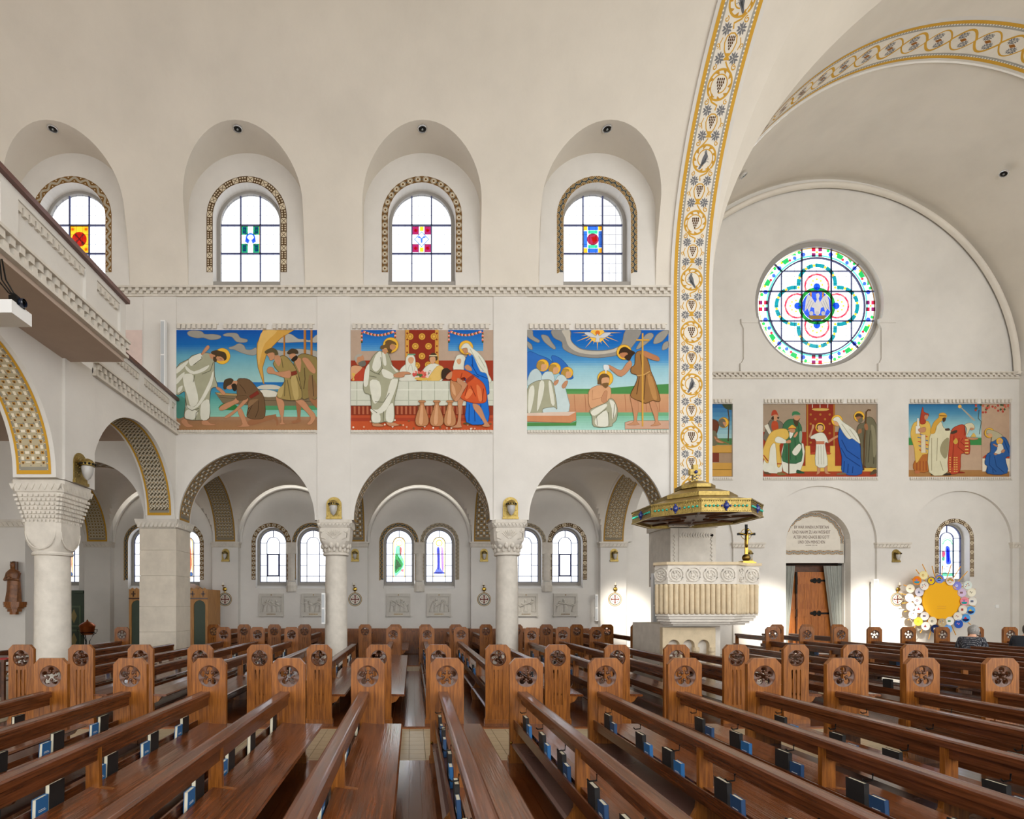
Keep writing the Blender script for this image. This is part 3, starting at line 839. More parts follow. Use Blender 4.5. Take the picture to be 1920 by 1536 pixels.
pol = lambda r, a: (r*math.cos(a), r*math.sin(a))
for k in range(64):
    a0, a1 = 2*PI*k/64, 2*PI*(k+1)/64
    p.l = 1; p.poly([pol(1.80, a0), pol(1.86, a0), pol(1.86, a1), pol(1.80, a1)], '#58c8a0')
    p.poly([pol(2.09, a0), pol(2.12, a0), pol(2.12, a1), pol(2.09, a1)], '#f0b040')
for k in range(36):
    a = 2*PI*(k+.5)/36; w = .05
    if k % 9 in (4,) or False: pass
    q = (k % 9)
    if min(abs((a-j*PI/2+PI) % (2*PI)-PI) for j in range(4)) < .11: continue
    if k % 3 == 0:
        p.l = 1; p.poly([pol(1.9, a-w), pol(2.06, a-w*1.3), pol(2.08, a+w*1.3), pol(1.9, a+w)], '#1e9a48'); p.l = 2; x, z = pol(2.03, a+.075); p.disc(x, z, .05, '#f8c020', 8); x, z = pol(1.93, a-.075); p.disc(x, z, .05, '#e02038', 8)
    elif k % 3 == 1:
        x, z = pol(1.94, a); p.l = 2; p.disc(x, z, .09, '#3858e0', 6); x, z = pol(2.05, a+.06); p.disc(x, z, .065, '#28b050', 6); 
    else:
        x, z = pol(1.92, a); p.l = 2; p.disc(x, z, .075, '#3860e0', 6); x, z = pol(2.05, a-.03); p.poly([pol(1.98, a-w), pol(2.08, a-w), pol(2.08, a+w)], '#30a850')
for j in range(4):
    c, s = math.cos(j*PI/2), math.sin(j*PI/2)
    T = lambda u, v: (u*c-v*s, u*s+v*c)
    for dx in (-.12, .12):
        for dy in (-.1, .1):
            cx, cz = 1.96+dy, dx; p.l = 2
            p.poly([T(cx-.07, cz-.07), T(cx+.07, cz-.07), T(cx+.07, cz+.07), T(cx-.07, cz+.07)], '#b01838' if dx*dy > 0 else '#7a1850')
    p.l = 3; x, z = T(1.96, 0); p.disc(x, z, .04, '#f0b020', 8)
    # quatrefoil lobe band and inner ring
    lobe = [T(.67, -.67), T(.82, -.67)]+[T(.82+.66*math.sin(PI*k/20), -.67*math.cos(PI*k/20)) for k in range(1, 20)]+[T(.82, .67), T(.67, .67)]
    dots = [lobe[q] for q in (0, 4, 8, 12, 15, 19, 22)]; fine = []
    for (xa, za), (xb, zb) in zip(lobe, lobe[1:]): fine += [(xa+(xb-xa)*q/5, za+(zb-za)*q/5) for q in range(5)]
    run = []; p.l = 2
    for pt in fine+[None]:
        if pt is None or min(math.hypot(pt[0]-q[0], pt[1]-q[1]) for q in dots) < .035:
            if len(run) > 1: p.line(run, .14, '#0a7a80')
            run = []
        else: run.append(pt)
    for x, z in dots: p.disc(x, z, .05, '#f8b030', 10)
    rc = .72
    for k in range(16):
        a0, a1 = 2*PI*k/16, 2*PI*(k+1)/16
        if math.cos((a0+a1)/2) < -.35: continue
        p.l = 2; p.poly([T(rc+.40*math.cos(a0), .40*math.sin(a0)), T(rc+.47*math.cos(a0), .47*math.sin(a0)), T(rc+.47*math.cos(a1), .47*math.sin(a1)), T(rc+.40*math.cos(a1), .40*math.sin(a1))], '#d83048' if k % 2 else '#e86060')
    for k in range(-2, 3):
        x, z = T(rc+.05+.2*math.cos(k*.8), .2*math.sin(k*.8)); p.l = 2; p.disc(x, z, .04, '#f8c840', 8)
    x, z = T(rc-.02, 0); p.disc(x, z, .13, '#1848d8', 10)
p.l = 2
for k in range(32):
    a0, a1 = 2*PI*k/32, 2*PI*(k+1)/32
    p.poly([pol(.55, a0), pol(.68, a0), pol(.68, a1), pol(.55, a1)], '#188a30' if k % 2 else '#1a6a2a')
p.l = 3; p.disc(0, 0, .54, '#2848b8', 28)
for x in (-.22, .22): p.rect(x-.03, x+.03, .1, .5, '#e89828')
p.build('stained_pattern', 'stained_glass', rose, recalc=False)
p = Paint(quad_fn(gx, gz, gy-.05), dl=.0008)
W = '#f2f2f4'
p.l = 1; p.poly([(-.05, .42), (.04, .46), (.09, .38), (.05, .25), (.14, .0), (.1, -.3), (-.1, -.3), (-.12, 0), (-.02, .22)], W)
for s in (-1, 1):
    p.l = 2; p.poly([(s*.08, .1), (s*.2, .3), (s*.34, .42), (s*.42, .2), (s*.46, -.22), (s*.36, -.1), (s*.3, -.25), (s*.22, -.05), (s*.1, -.1)], W)
    p.l = 3
    for k in range(3): p.line([(s*(.14+.07*k), .12+.05*k), (s*(.26+.08*k), -.12)], .012, '#8a90a8')
for x in (-.22, 0, .22): p.l = 2; p.disc(x, -.28, .08, '#dcdce4', 10)
p.l = 4; p.poly([(-.35, -.36), (.35, -.36), (.25, -.5), (-.25, -.5)], '#a8874a')
p.build('pelican_emblem', 'paint', rose, recalc=False)

# ---------------------------------------------------------------- painted arch soffits
def soffit_yz(yc, zs, ry, rz, x0):
    """u along arch from the far foot, v across from x0 toward -X or +X"""
    r = (ry+rz)/2
    return lambda u, v, n: (x0+v, yc+(ry-n)*math.cos(u/r), zs+(rz-n)*math.sin(u/r)), PI*r
def soffit_xz(xc, zs, r, y0):
    return lambda u, v, n: (xc-(r-n)*math.cos(u/r), y0+v, zs+(r-n)*math.sin(u/r)), PI*r
def soffit_paint(p, L, w, style, cols, rep):
    edge, dots, ground = cols
    p.l = 1; p.rect(0, L, 0, w, edge)
    p.l = 2; b = w*.075; p.rect(.06, L-.06, b, w-b, dots)
    p.l = 3; b2 = w*.13; p.rect(.12, L-.12, b2, w-b2, ground)
    n = int(L/.055)
    for i in range(n):
        for v in (b*1.35, w-b*1.35): p.disc(.06+(L-.12)*(i+.5)/n, v, w*.014, '#efe6d2', 6)
    iw = w-2*b2; 
    if style == 'check':
        q = iw/rep; k = int((L-.3)/q); u0 = .15
        for i in range(k):
            for j in range(rep):
                u, v = u0+(i+.5)*q, b2+(j+.5)*q; p.l = 4
                if (i+j) % 2 == 0:
                    p.rect(u-q*.3, u+q*.3, v-q*.3, v+q*.3, '#c0903c'); p.l = 5; p.rect(u-q*.2, u+q*.2, v-q*.2, v+q*.2, '#9a6a2c'); p.l = 6; p.disc(u, v, q*.13, '#33302c', 6)
                else:
                    a, c = (.42, .26) if i % 2 else (.26, .42)
                    p.rect(u-q*a, u+q*a, v-q*c, v+q*c, '#ece2cc')
        for i in range(k):
            for j in range(rep-1):
                if (i+j) % 2: p.l = 7; p.disc(u0+(i)*q, b2+(j+1)*q, q*.12, '#33383a', 8); p.l = 8; p.disc(u0+i*q, b2+(j+1)*q, q*.06, '#e6dcc6', 6)
    elif style == 'knot':
        q = iw/rep; k = int((L-.3)/q)
        for s in (1, -1):
            for j in range(-k, k+rep):
                pts = []
                m = 3*k
                for t in range(rep*2+1):
                    v = t/2*q; u = .15+(j+s*t/2)*q
                    if .13 < u < L-.13: pts.append((u, b2+v))
                if len(pts) > 1:
                    p.l = 4+(s > 0)*2; p.line(pts, q*.24, '#efe4cb'); p.l = 5+(s > 0)*2; p.line(pts, q*.07, '#6a5a40')
        for i in range(k):
            for j in range(rep): p.l = 9; p.disc(.15+(i+.5)*q, b2+(j+.0)*q if j else b2+.5*q*0+q*.02, q*.12, '#c8902e' if i % 2 else '#4b463c', 4)
    elif style == 'rings':
        q = iw/rep; k = int((L-.3)/q)
        for i in range(k):
            for j in range(rep):
                u, v = .15+(i+.5)*q, b2+(j+.5)*q
                for l, r, c in ((4, .44, '#e2d6bd'), (5, .33, '#4e5a58'), (6, .2, '#c79a45'), (7, .1, '#33302c')): p.l = l; p.disc(u, v, q*r, c, 10)
    elif style == 'lozenge':
        q = iw/rep; k = int((L-.3)/q)
        for i in range(k):
            for j in range(rep):
                u, v = .15+(i+.5)*q, b2+(j+.5)*q
                if (i+j) % 2: p.l = 4; p.disc(u, v, q*.5, '#d8cbb0', 4); p.l = 5; p.disc(u, v, q*.2, '#3a3129', 8)
                else: p.l = 4; p.disc(u, v, q*.46, '#8e6730', 10); p.l = 5; p.disc(u, v, q*.3, '#d2c19d', 10); p.l = 6; p.disc(u, v, q*.16, '#3a3129', 6)
GOLD = ('#c9982f', '#8f8a7c', '#b8ab8d'); GOLD2 = ('#c39430', '#8f8878', '#5d5443'); DULL = ('#a58040', '#7d776a', '#8d8069')
def soffit(fn, L, w, style, cols, rep, name, parent, **k):
    p = Paint(fn, du=.12, dl=.0007); p.n0 = .005; soffit_paint(p, L, w, style, cols, rep); return p.build(name, 'paint', parent, recalc=False)
fn, L = soffit_yz(7.36, ZS+.05, 1.92, 1.92, GX-.68); soffit(fn, L, .6, 'check', GOLD, 5, 'painted_soffit', wall_gallery)
fn, L = soffit_yz(12.1, ZS+.1, 1.8, 1.82, GX-.70); soffit(fn, L, .62, 'knot', GOLD2, 5, 'painted_soffit', wall_gallery)
for c, r in ARCH:
    fn, L = soffit_xz(c, ZS, r, YN+.06); soffit(fn, L, .62, 'check', DULL, 4, 'painted_soffit', wall_nave)
for i, x in enumerate(XL):
    fn, L = soffit_yz(YC, ZS, RY, 2.0, x-.36); soffit(fn, L, .72, ('rings', 'rings', 'check', 'check', 'lozenge')[i], DULL if i else GOLD, 5, 'painted_soffit', AARCH[i])

# vine band up the pier and over the transverse arch
def vine_fn(x0):
    h = Z0-4.2
    def fn(u, v, n):
        if u < h: return (x0+v, 13.95-n, 4.2+u)
        t = (u-h)/RT
        return (x0+v, YV+(RT-n)*math.cos(t), Z0+(RT-n)*math.sin(t))
    return fn
p = Paint(vine_fn(PXL+.08), du=.12, dl=.0008); p.n0 = .004
L = 16.5; W_ = .92
OC, GR, CR, DK = '#d0a03c', '#a3a097', '#e6dfd2', '#5a5a58'
p.l = 1; p.rect(0, L, 0, W_, OC)
p.l = 2; p.rect(0, L, .085, W_-.085, GR); p.l = 3; p.rect(0, L, .155, W_-.155, CR)
for i in range(int(L/.07)):
    for v in (.1, W_-.1): p.disc(i*.07, v, .018, '#f3eee2', 6)
def spiral(u, v, r, turns, dirn, a0, n=34):
    return [(u+r*(1-.72*i/n)*math.cos(a0+dirn*2*PI*turns*i/n), v+r*(1-.72*i/n)*math.sin(a0+dirn*2*PI*turns*i/n)) for i in range(n+1)]
def leaf(p, u, v, r):
    pts = []
    for k in range(10):
        a = 2*PI*k/10; pts.append((u+r*math.cos(a), v+r*math.sin(a))); pts.append((u+r*.62*math.cos(a+PI/10), v+r*.62*math.sin(a+PI/10)))
    p.l = 6.2; p.poly(pts, '#77777a')
    p.l = 6.6
    for k in range(5): a = 2*PI*k/5+.3; p.l += .06; p.line([(u, v), (u+r*.7*math.cos(a), v+r*.7*math.sin(a))], .016, '#cfcac0')
def grapes(p, u, v, s):
    p.l = 7
    for row, m in enumerate((4, 4, 3, 2, 1)):
        for k in range(m): p.disc(u+s*(1.6-row*.85), v+(k-(m-1)/2)*s*.75, s*.46, '#5c3f22', 7, ry=s*.3)
def bird(p, u, v, f):
    p.l = 7; p.poly(smooth_loop([(u+.17, v), (u+.15, v+.035*f), (u+.1, v+.05*f), (u+.03, v+.085*f), (u-.06, v+.06*f), (u-.13, v-.01*f), (u-.21, v-.07*f), (u-.2, v-.11*f), (u-.1, v-.07*f), (u+.02, v-.045*f), (u+.1, v-.01*f), (u+.13, v-.02*f)]), '#6b6c70')
    p.l = 8; p.poly(smooth_loop([(u+.06, v+.03*f), (u-.02, v+.05*f), (u-.1, v-.01*f), (u-.15, v-.06*f), (u-.04, v-.02*f)]), '#404246'); p.line([(u+.02, v+.075*f), (u-.05, v+.05*f)], .014, '#c9c8c4'); p.disc(u+.135, v+.015*f, .009, '#e8e4da', 6)
    p.line([(u-.05, v+.06*f), (u-.07, v+.12*f)], .012, '#8a8a86'); p.line([(u+.0, v+.07*f), (u-.01, v+.12*f)], .012, '#8a8a86')
per = 1.37; m = W_/2; k = 0; u = .62
while u < L-.3:
    d = 1 if k % 2 else -1
    ring_ = lambda r, a0, a1, n=26, s=1.0: [(u+r*(1-(1-s)*i/n)*math.cos(a0+(a1-a0)*i/n), m+d*r*(1-(1-s)*i/n)*math.sin(a0+(a1-a0)*i/n)) for i in range(n+1)]
    p.l = 4; p.line(ring_(.275, -PI*.75, PI*1.22, 34, .97), .042, OC); p.l = 4.3; p.line(ring_(.225, PI*1.1, PI*3.0, 30, .62), .024, OC)
    p.l = 4.6; p.line([(u-.2, m-d*.19), (u-.3, m-d*.1), (u-.36, m+d*.04), (u-.45, m+d*.02)], .034, OC); p.l = 4.8; p.line([(u+.22, m+d*.16), (u+.32, m+d*.06), (u+.4, m)], .03, OC)
    for a in range(9):
        q = a*2*PI/9; r0 = .262; p.l = 5.2
        p.poly([(u+r0*math.cos(q), m+r0*math.sin(q)), (u+.19*math.cos(q+.34*d), m+.19*math.sin(q+.34*d)), (u+.235*math.cos(q+.36*d), m+.235*math.sin(q+.36*d)), (u+r0*math.cos(q+.3*d), m+r0*math.sin(q+.3*d))], '#c4943a')
    for s in (-1, 1): p.l = 5.5; p.line(spiral(u+.30*s, m+.225*s*d, .06, 1.2, -d*s, 0, 14), .022, OC); p.l = 5.8; p.line(spiral(u+.30*s, m-.225*s*d, .05, 1.1, d*s, 0, 14), .02, OC)
    if k % 2 == 0: bird(p, u, m, -d if k % 4 else d)
    else: grapes(p, u, m, .062)
    uu = u+per/2
    for s in (-1, 1):
        leaf(p, uu-.235, m+s*.165, .118); leaf(p, uu+.235, m+s*.165, .118)
        p.l = 4; p.line([(uu-.2, m+s*.03), (uu-.1, m+s*.1), (uu+.02, m+s*.135), (uu+.12, m+s*.11), (uu+.17, m+s*.04), (uu+.17, m)], .026, OC)
        p.l = 4.3; p.line([(uu-.1, m+s*.2), (uu, m+s*.24), (uu+.1, m+s*.2)], .02, OC); p.l = 4.6; p.line(spiral(uu-.03, m+s*.275, .045, 1.1, s, PI, 12), .016, OC)
    p.l = 5.9; p.poly([(uu-.27, m-.085), (uu-.27, m+.085), (uu-.2, m+.03), (uu-.15, m+.07), (uu-.15, m-.07), (uu-.2, m-.03)], OC)
    grapes(p, uu+.02, m, .055)
    u += per; k += 1
tag(p.build('painted_vine_band', 'paint', bpy.data.objects['wall_pier'], recalc=False), 'painted band of vine scrolls, grapes and birds between ochre borders')
# transept arch band
fnb = lambda u, v, n: (XC-(RXC-n)*math.cos(u/7.07), 14.05+v, Z0+(RT-n)*math.sin(u/7.07))
p = Paint(fnb, du=.15, dl=.0008); p.n0 = .004; L = PI*7.07; W_ = .98
p.l = 1; p.rect(0, L, 0, W_, OC); p.l = 2; p.rect(0, L, .08, W_-.08, GR); p.l = 3; p.rect(0, L, .15, W_-.15, CR)
for i in range(int(L/.08)):
    for v in (.095, W_-.095): p.disc(i*.08, v, .018, '#f3eee2', 6)
k = 0; u = .4; m = W_/2
while u < L-.3:
    d = 1 if k % 2 else -1; p.l = 4
    p.line([(u-.36+.72*t/16, m+d*.26*math.sin(PI*t/16)) for t in range(17)], .055, OC)
    p.l = 4.5; p.line([(u-.36+.72*t/16, m-d*.26*math.sin(PI*t/16)) for t in range(17)], .035, OC)
    for s in (-1, 1):
        leaf(p, u+s*.12, m+s*.1, .1); leaf(p, u-s*.05, m-s*.12, .085)
    p.l = 8; p.poly([(u-.1, m), (u, m+.05), (u+.1, m), (u, m-.05)], '#9c6428')
    u += .68; k += 1
p.build('painted_scroll_band', 'paint', bpy.data.objects['ceiling_arch.001'], recalc=False)
# ---------------------------------------------------------------- murals (flat wall paintings, drawn as coloured shapes on the wall)
K = dict(sk='#c08a66', sd='#9c6a48', hd='#4a3a26', go='#e6b23c', ro='#a6a58b', rl='#dbdacb', rd='#62624c', ou='#4a3d2c', br='#6e5338', bd='#4d3823',
         ol='#9d8750', od='#6f5f38', bl='#1f5fb0', bk='#163f80', re='#a8432a', rr='#8a3020', wt='#dad9ca', gy='#8c8880', gl='#aaa79e', gn='#3d6b48',
         gd='#2c5038', ye='#d8b257', yd='#b08a3a', tn='#b79f8b', cl='#c9c7b4', or_='#c9562c', te='#b98258', tl='#d3a077')
class Mural(Paint):
    def __init__(s, ox, oy, sc, Y, box):
        """ox, oy, sc: drawing frame; box: painted rectangle in drawing units"""
        super().__init__(lambda u, v, n: (WX(ox+u/sc, Y), Y-n, WZ(oy+v/sc, Y)), dl=.00012)
        s.box_ = box; s.du = 1e9
    def clipb(s, pts):
        x0, y0, x1, y1 = s.box_
        return [(min(max(a, x0), x1), min(max(b, y0), y1)) for a, b in pts]
    def A(s, c, txt, sm=1, out=None, ow=5):
        v = [float(q) for q in txt.replace(',', ' ').split()]
        pts = [(v[i], v[i+1]) for i in range(0, len(v), 2)]
        if sm: pts = smooth_loop(pts)
        pts = s.clipb(pts)
        c = K.get(c, c)
        try:
            s.l += 1; s.poly(pts, c)
        except Exception: pass
        if out:
            s.l += 1; s.line(pts, ow, K.get(out, out), True)
    def B(s, c, x0, y0, x1, y1): s.l += 1; s.rect(x0, x1, y0, y1, K.get(c, c))
    def D(s, c, x, y, r, out=None):
        c = K.get(c, c); s.l += 1; pts = s.clipb([(x+r*math.cos(PI*k/12), y+r*math.sin(PI*k/12)) for k in range(24)]); s.poly(pts, c)
        if out: s.l += 1; s.line(pts, 5, K.get(out, out), True)
    def Ln(s, c, w, txt):
        v = [float(q) for q in txt.replace(',', ' ').split()]; s.l += 1
        s.line(s.clipb([(v[i], v[i+1]) for i in range(0, len(v), 2)]), w, K.get(c, c))
    def grad(s, x0, x1, stops):
        for (ya, ca), (yb, cb) in zip(stops, stops[1:]):
            ca_, cb_ = [lin(K.get(q, q)) for q in (ca, cb)]
            n = max(1, int(abs(yb-ya)/25))
            for i in range(n):
                t = (i+.5)/n; s.l = max(s.l, 1)
                s.rect(x0, x1, ya+(yb-ya)*i/n, ya+(yb-ya)*(i+1)/n, tuple(ca_[q]*(1-t)+cb_[q]*t for q in range(3)))
        s.l += 1
    def halo(s, x, y, r): s.D('#e8b43c', x, y, r, '#a0782a')
    def leg(s, txt, c='sk'): s.A(c, txt, 1, 'sd', 4)
    def done(s, label):
        o = s.top('wall_painting', 'paint', label, 'mural', 'painted biblical scenes on the church walls', recalc=False); return o

# 1: kneeling fisherman by a boat
m = Mural(320, 610, 7.493, 13.993, (75, 66, 2061, 1472))
m.grad(75, 2061, [(66, '#0d4fa6'), (280, '#1767ae'), (430, '#5f9fb6'), (640, '#86b6ba'), (800, '#9cc3bf'), (801, '#1c67b0'), (930, '#3f8fae'), (1010, '#4f9a96'), (1285, '#8cc4b0'), (1286, '#a88468'), (1330, '#9d7454'), (1472, '#a5784f')])
m.A('#4d8a7c', '75,1010 200,1030 260,1180 180,1290 75,1285')
for t in ('235,100 300,75 430,85 480,125 600,125 705,150 680,190 560,205 460,175 370,180 260,150', '735,135 800,110 930,115 980,175 1075,200 1060,240 930,235 860,165 770,155',
          '820,310 880,295 960,255 1030,285 1060,340 1130,345 1200,315 1215,390 1150,425 1000,390 900,345 830,335'): m.A('#9a968c', t, 1, '#6d6a62')
m.A('#aeaba2', '1490,230 1590,130 1690,125 1790,190 1880,195 1960,210 2061,130 2061,240 1930,235 1750,240 1610,245', 1, '#77746c')
m.A('#a5a29a', '1480,350 1610,365 1770,330 1950,350 2061,370 2061,470 1480,440', 1, '#77746c')
m.A('#cf9f4a', '1299,66 1740,66 1550,180 1430,300 1340,430 1290,600 1314,820 1304,825 1229,600 1209,450 1214,260', 0, '#8a6428', 8)
m.A('#dcb366', '1299,75 1500,75 1330,250 1270,420 1240,560 1225,450 1230,270', 1)
m.Ln('#8a6428', 6, '1310,820 1490,930')
for a, b, c in ((1584, 1609, 425), (1869, 1904, 400), (1964, 1994, 440)): m.B('#b07434', a, 140 if a < 1600 else 66, b, c); m.B('#8a5624', b-7, 140 if a < 1600 else 66, b, c)
m.A('#c9c6b5', '1219,870 1299,840 1449,838 1549,868 1549,900 1219,895')
m.A('#7a6a50', '620,945 945,985 1330,960 1540,930 2061,1000 2061,1135 1300,1135 735,1095', 0, 'ou', 6)
m.A('#b0925c', '620,945 940,965 945,992 690,985', 0, 'ou', 4); m.Ln('ou', 5, '680,1010 960,1040'); m.Ln('ou', 5, '1320,1060 2061,1070')
m.A('#d6d2c2', '1239,925 1349,905 1489,940 1509,1000 1299,1005', 1, '#98927e')
m.B('#4f9363', 1310, 1132, 2061, 1192); m.A('#2e7a3e', '680,1180 740,1100 900,1110 940,1190', 1)
# standing figure in white
m.halo(725, 435, 112)
m.leg('150,1340 215,1310 250,1380 320,1420 230,1435 170,1390'); m.leg('445,1330 510,1335 560,1380 625,1390 610,1405 450,1400')
m.A('ro', '545,395 430,395 300,430 255,475 80,600 78,970 190,930 205,1000 205,1150 190,1290 250,1330 400,1335 545,1310 550,1050 575,890 660,860 620,720 615,520 600,470', 1, 'ou', 7)
for t in ('265,470 420,395 430,480 300,570 265,540', '180,700 300,690 330,780 390,1060 290,1150 240,1000 190,850', '600,640 580,830 430,1100 300,1190 220,1160 230,1120 330,1150 420,1040 540,800',
          '215,570 330,650 540,560 480,640 320,690 220,630', '430,1110 540,1050 540,1300 430,1320', '90,600 240,500 220,560 90,680', '85,750 190,660 180,720 85,830', '200,1290 230,1190 380,1210 330,1320 260,1320', '110,880 170,850 150,920 100,950'): m.A('rl', t)
for t in ('350,1330 360,1230 400,1200', '340,700 320,800', '430,440 440,470 320,560', '600,520 560,640 440,690', '205,1000 230,1160 300,1200 400,1170'): m.Ln('rd', 9, t)
m.A('sk', '550,400 650,420 625,490 560,460'); m.A('hd', '570,375 640,350 700,365 770,390 788,470 745,500 700,455 650,440 625,515 600,490 630,430 580,405'); m.A('sk', '640,455 700,440 755,490 700,507 650,492'); m.Ln('hd', 7, '690,470 720,480'); m.A('hd', '606,440 650,480 640,518 600,500')
m.leg('430,410 470,340 520,285 545,300 540,330 500,370 450,415'); m.leg('640,870 690,880 770,950 740,985 690,930 650,900')
# kneeling man
m.leg('1119,1330 1449,1258 1480,1270 1514,1370 1490,1412 1449,1320 1129,1410', 'sd'); m.leg('940,1200 1000,1180 1080,1380 1112,1420 1000,1432 930,1420 1010,1390', 'sk')
m.A('br', '935,780 1010,750 1110,770 1220,890 1310,1010 1325,1280 1210,1320 1120,1310 1070,1270 1090,1120 1000,1010 940,1010', 1, 'bd', 7)
for t in ('970,830 1030,900 1060,960', '1130,1080 1200,1040 1090,1180', '1240,1060 1230,1200 1190,1300', '1080,1260 1150,1120'): m.Ln('bd', 10, t)
m.A('#8a6a4a', '1110,1060 1230,1040 1180,1090 1090,1160', 1); m.A('#7e2f22', '1100,1000 1220,920 1250,965 1130,1035', 0, 'bd', 4)
m.A('sk', '870,790 935,785 925,840 860,850'); m.A('hd', '740,850 760,770 840,745 885,770 870,805 850,835 800,855 775,905 745,895'); m.A('sk', '790,870 850,835 875,870 850,903 800,897'); m.A('#2e2419', '855,840 910,822 932,880 912,928 878,915')
m.leg('930,1020 880,1060 770,1100 690,1155 690,1195 760,1190 880,1125 960,1080'); m.leg('1050,1020 1020,1060 900,1190 760,1290 790,1307 870,1260 1040,1110 1090,1040'); m.A('br', '930,1000 1060,990 1070,1040 960,1060 925,1030', 1, 'bd', 4)
# two men
m.leg('1950,1030 2040,1010 2061,1160 2010,1120', 'sd'); m.leg('1764,1090 1829,1100 1820,1310 1829,1352 1729,1382 1704,1352 1784,1310', 'sd')
m.A('#8a7847', '1809,420 1899,405 2009,440 2061,510 2061,1010 1950,1020 1850,1030 1809,740 1729,540', 1, 'ou', 7); m.A('#8a6a45', '1949,700 2049,830 2054,1000 1939,1015'); m.Ln('bd', 10, '1880,600 1890,760 1870,900'); m.Ln('bd', 10, '1990,700 2010,1000')
m.leg('1849,470 1929,470 2034,620 2019,682 1949,640 1889,550'); m.A('sk', '1740,490 1830,470 1820,660 1780,600')
m.A('hd', '1634,390 1699,330 1779,350 1794,400 1749,405 1669,412'); m.A('sk', '1664,420 1739,400 1769,440 1749,500 1699,490'); m.A('#2e2419', '1694,485 1765,425 1786,470 1730,517')
m.leg('1484,1005 1569,1050 1599,1130 1579,1350 1619,1390 1529,1392 1559,1340 1509,1150'); m.leg('1749,1050 1869,1060 1949,1160 2039,1280 1979,1392 1919,1387 1969,1300 1829,1140')
m.A('ol', '1549,435 1619,440 1699,520 1769,630 1809,760 1849,1010 1749,1060 1609,1050 1489,1000 1569,850 1599,750 1469,600 1449,520', 1, 'ou', 7)
for t in ('1610,770 1600,1000', '1690,720 1680,760', '1640,770 1690,1050', '1770,720 1830,900', '1560,470 1580,600'): m.Ln('od', 12, t)
m.A('#b7a066', '1690,760 1760,720 1800,1000 1740,1040'); m.A('#b7a066', '1520,900 1590,850 1560,1010 1500,990'); m.A('#7e3322', '1689,660 1769,640 1779,690 1699,717', 0, 'bd', 4)
m.A('sk', '1449,450 1529,430 1549,520 1509,580'); m.A('#5e5133', '1324,370 1419,320 1489,350 1514,412 1469,425 1449,385 1349,405'); m.A('sk', '1354,410 1439,385 1464,430 1449,480 1399,497 1384,455', 1, 'sd', 4)
m.leg('1379,590 1439,600 1479,660 1609,650 1684,640 1679,742 1569,730 1459,690 1379,682 1354,640')
m.done('mural of a white-robed figure blessing a kneeling fisherman beside a boat')

# 2: the banquet
m = Mural(650, 610, 7.493, 13.993, (58, 66, 2058, 1472))
m.B('tn', 58, 66, 2058, 495); m.B('#9c3a24', 58, 495, 2058, 800); m.B('#8f3a24', 58, 1120, 2058, 1290); m.B('#b8502e', 58, 1265, 2058, 1300); m.B('#a5422a', 58, 1300, 2058, 1350); m.B('#c0552e', 58, 1350, 2058, 1472)
for x0, x1 in ((205, 690), (1428, 1918)):
    m.grad(x0, x1, [(66, '#1058b0'), (250, '#2f7cc4'), (362, '#5fa0cc')])
    for k in range(26):
        t = k/25; m.D(['#d8634a', '#e8b09a', '#3f5a34'][k % 3], x0+40+(x1-x0-80)*t, 95+45*math.sin(PI*t), 17)
    for s in (x0+8, x1-8):
        for k in range(8): m.D(['#d8634a', '#3f5a34', '#e8b09a'][k % 3], s, 110+k*18, 14)
m.B('#8c2f1e', 822, 66, 1290, 740)
for x in (825, 1242): m.B('#d29a42', x, 66, x+50, 560)
for k in range(6):
    for x in (850, 1267): m.D('#8c3420', x, 115+k*90, 12)
for x, y in ((1058, 162), (965, 298), (1150, 298), (1058, 438), (892, 162), (1225, 162), (985, 570), (1145, 560)): m.D('#d9a441', x, y, 47, '#8a5a20'); m.D('#b57c30', x, y, 30); m.D('#e0b050', x, y, 18)
# guests
m.A('#b8452e', '58,600 110,570 230,590 270,640 250,780 58,780', 1, 'ou', 5); m.A('tl', '60,600 130,570 220,600 120,700 60,760'); m.A('sk', '130,470 215,415 245,480 225,540 150,560'); m.A('#a9a59a', '108,470 150,415 225,412 200,440 150,460 140,530'); m.A('#6f6c62', '165,530 250,500 272,555 230,585 180,570'); m.A('ye', '72,680 122,680 112,720 102,730 110,775 80,775 92,730')
m.A('wt', '735,780 745,640 820,560 880,540 960,570 1000,650 980,780', 1, '#98a090', 5); m.A('wt', '830,560 840,450 900,412 955,450 965,560 940,680 910,560 870,600 850,690', 1, '#98a090', 5); m.A('tl', '865,470 905,450 945,475 930,530 900,545 870,520'); m.B('#6a9a78', 855, 405, 965, 425)
m.A('wt', '1070,640 1150,560 1230,540 1330,580 1380,650 1330,790 1060,790', 1, '#98a090', 5); m.A('#dcb86a', '1150,740 1270,580 1350,590 1370,680 1290,790 1150,790', 1, 'yd', 5); m.A('hd', '1160,450 1190,400 1240,395 1275,440 1265,500 1160,490'); m.A('tl', '1168,460 1240,450 1245,510 1210,550 1175,520'); m.B('#d9c9a0', 1160, 425, 1270, 440)
m.A('wt', '1500,640 1530,470 1570,420 1640,425 1680,500 1680,640', 1, '#98a090', 5); m.A('tl', '1545,490 1600,475 1605,530 1575,555 1550,530')
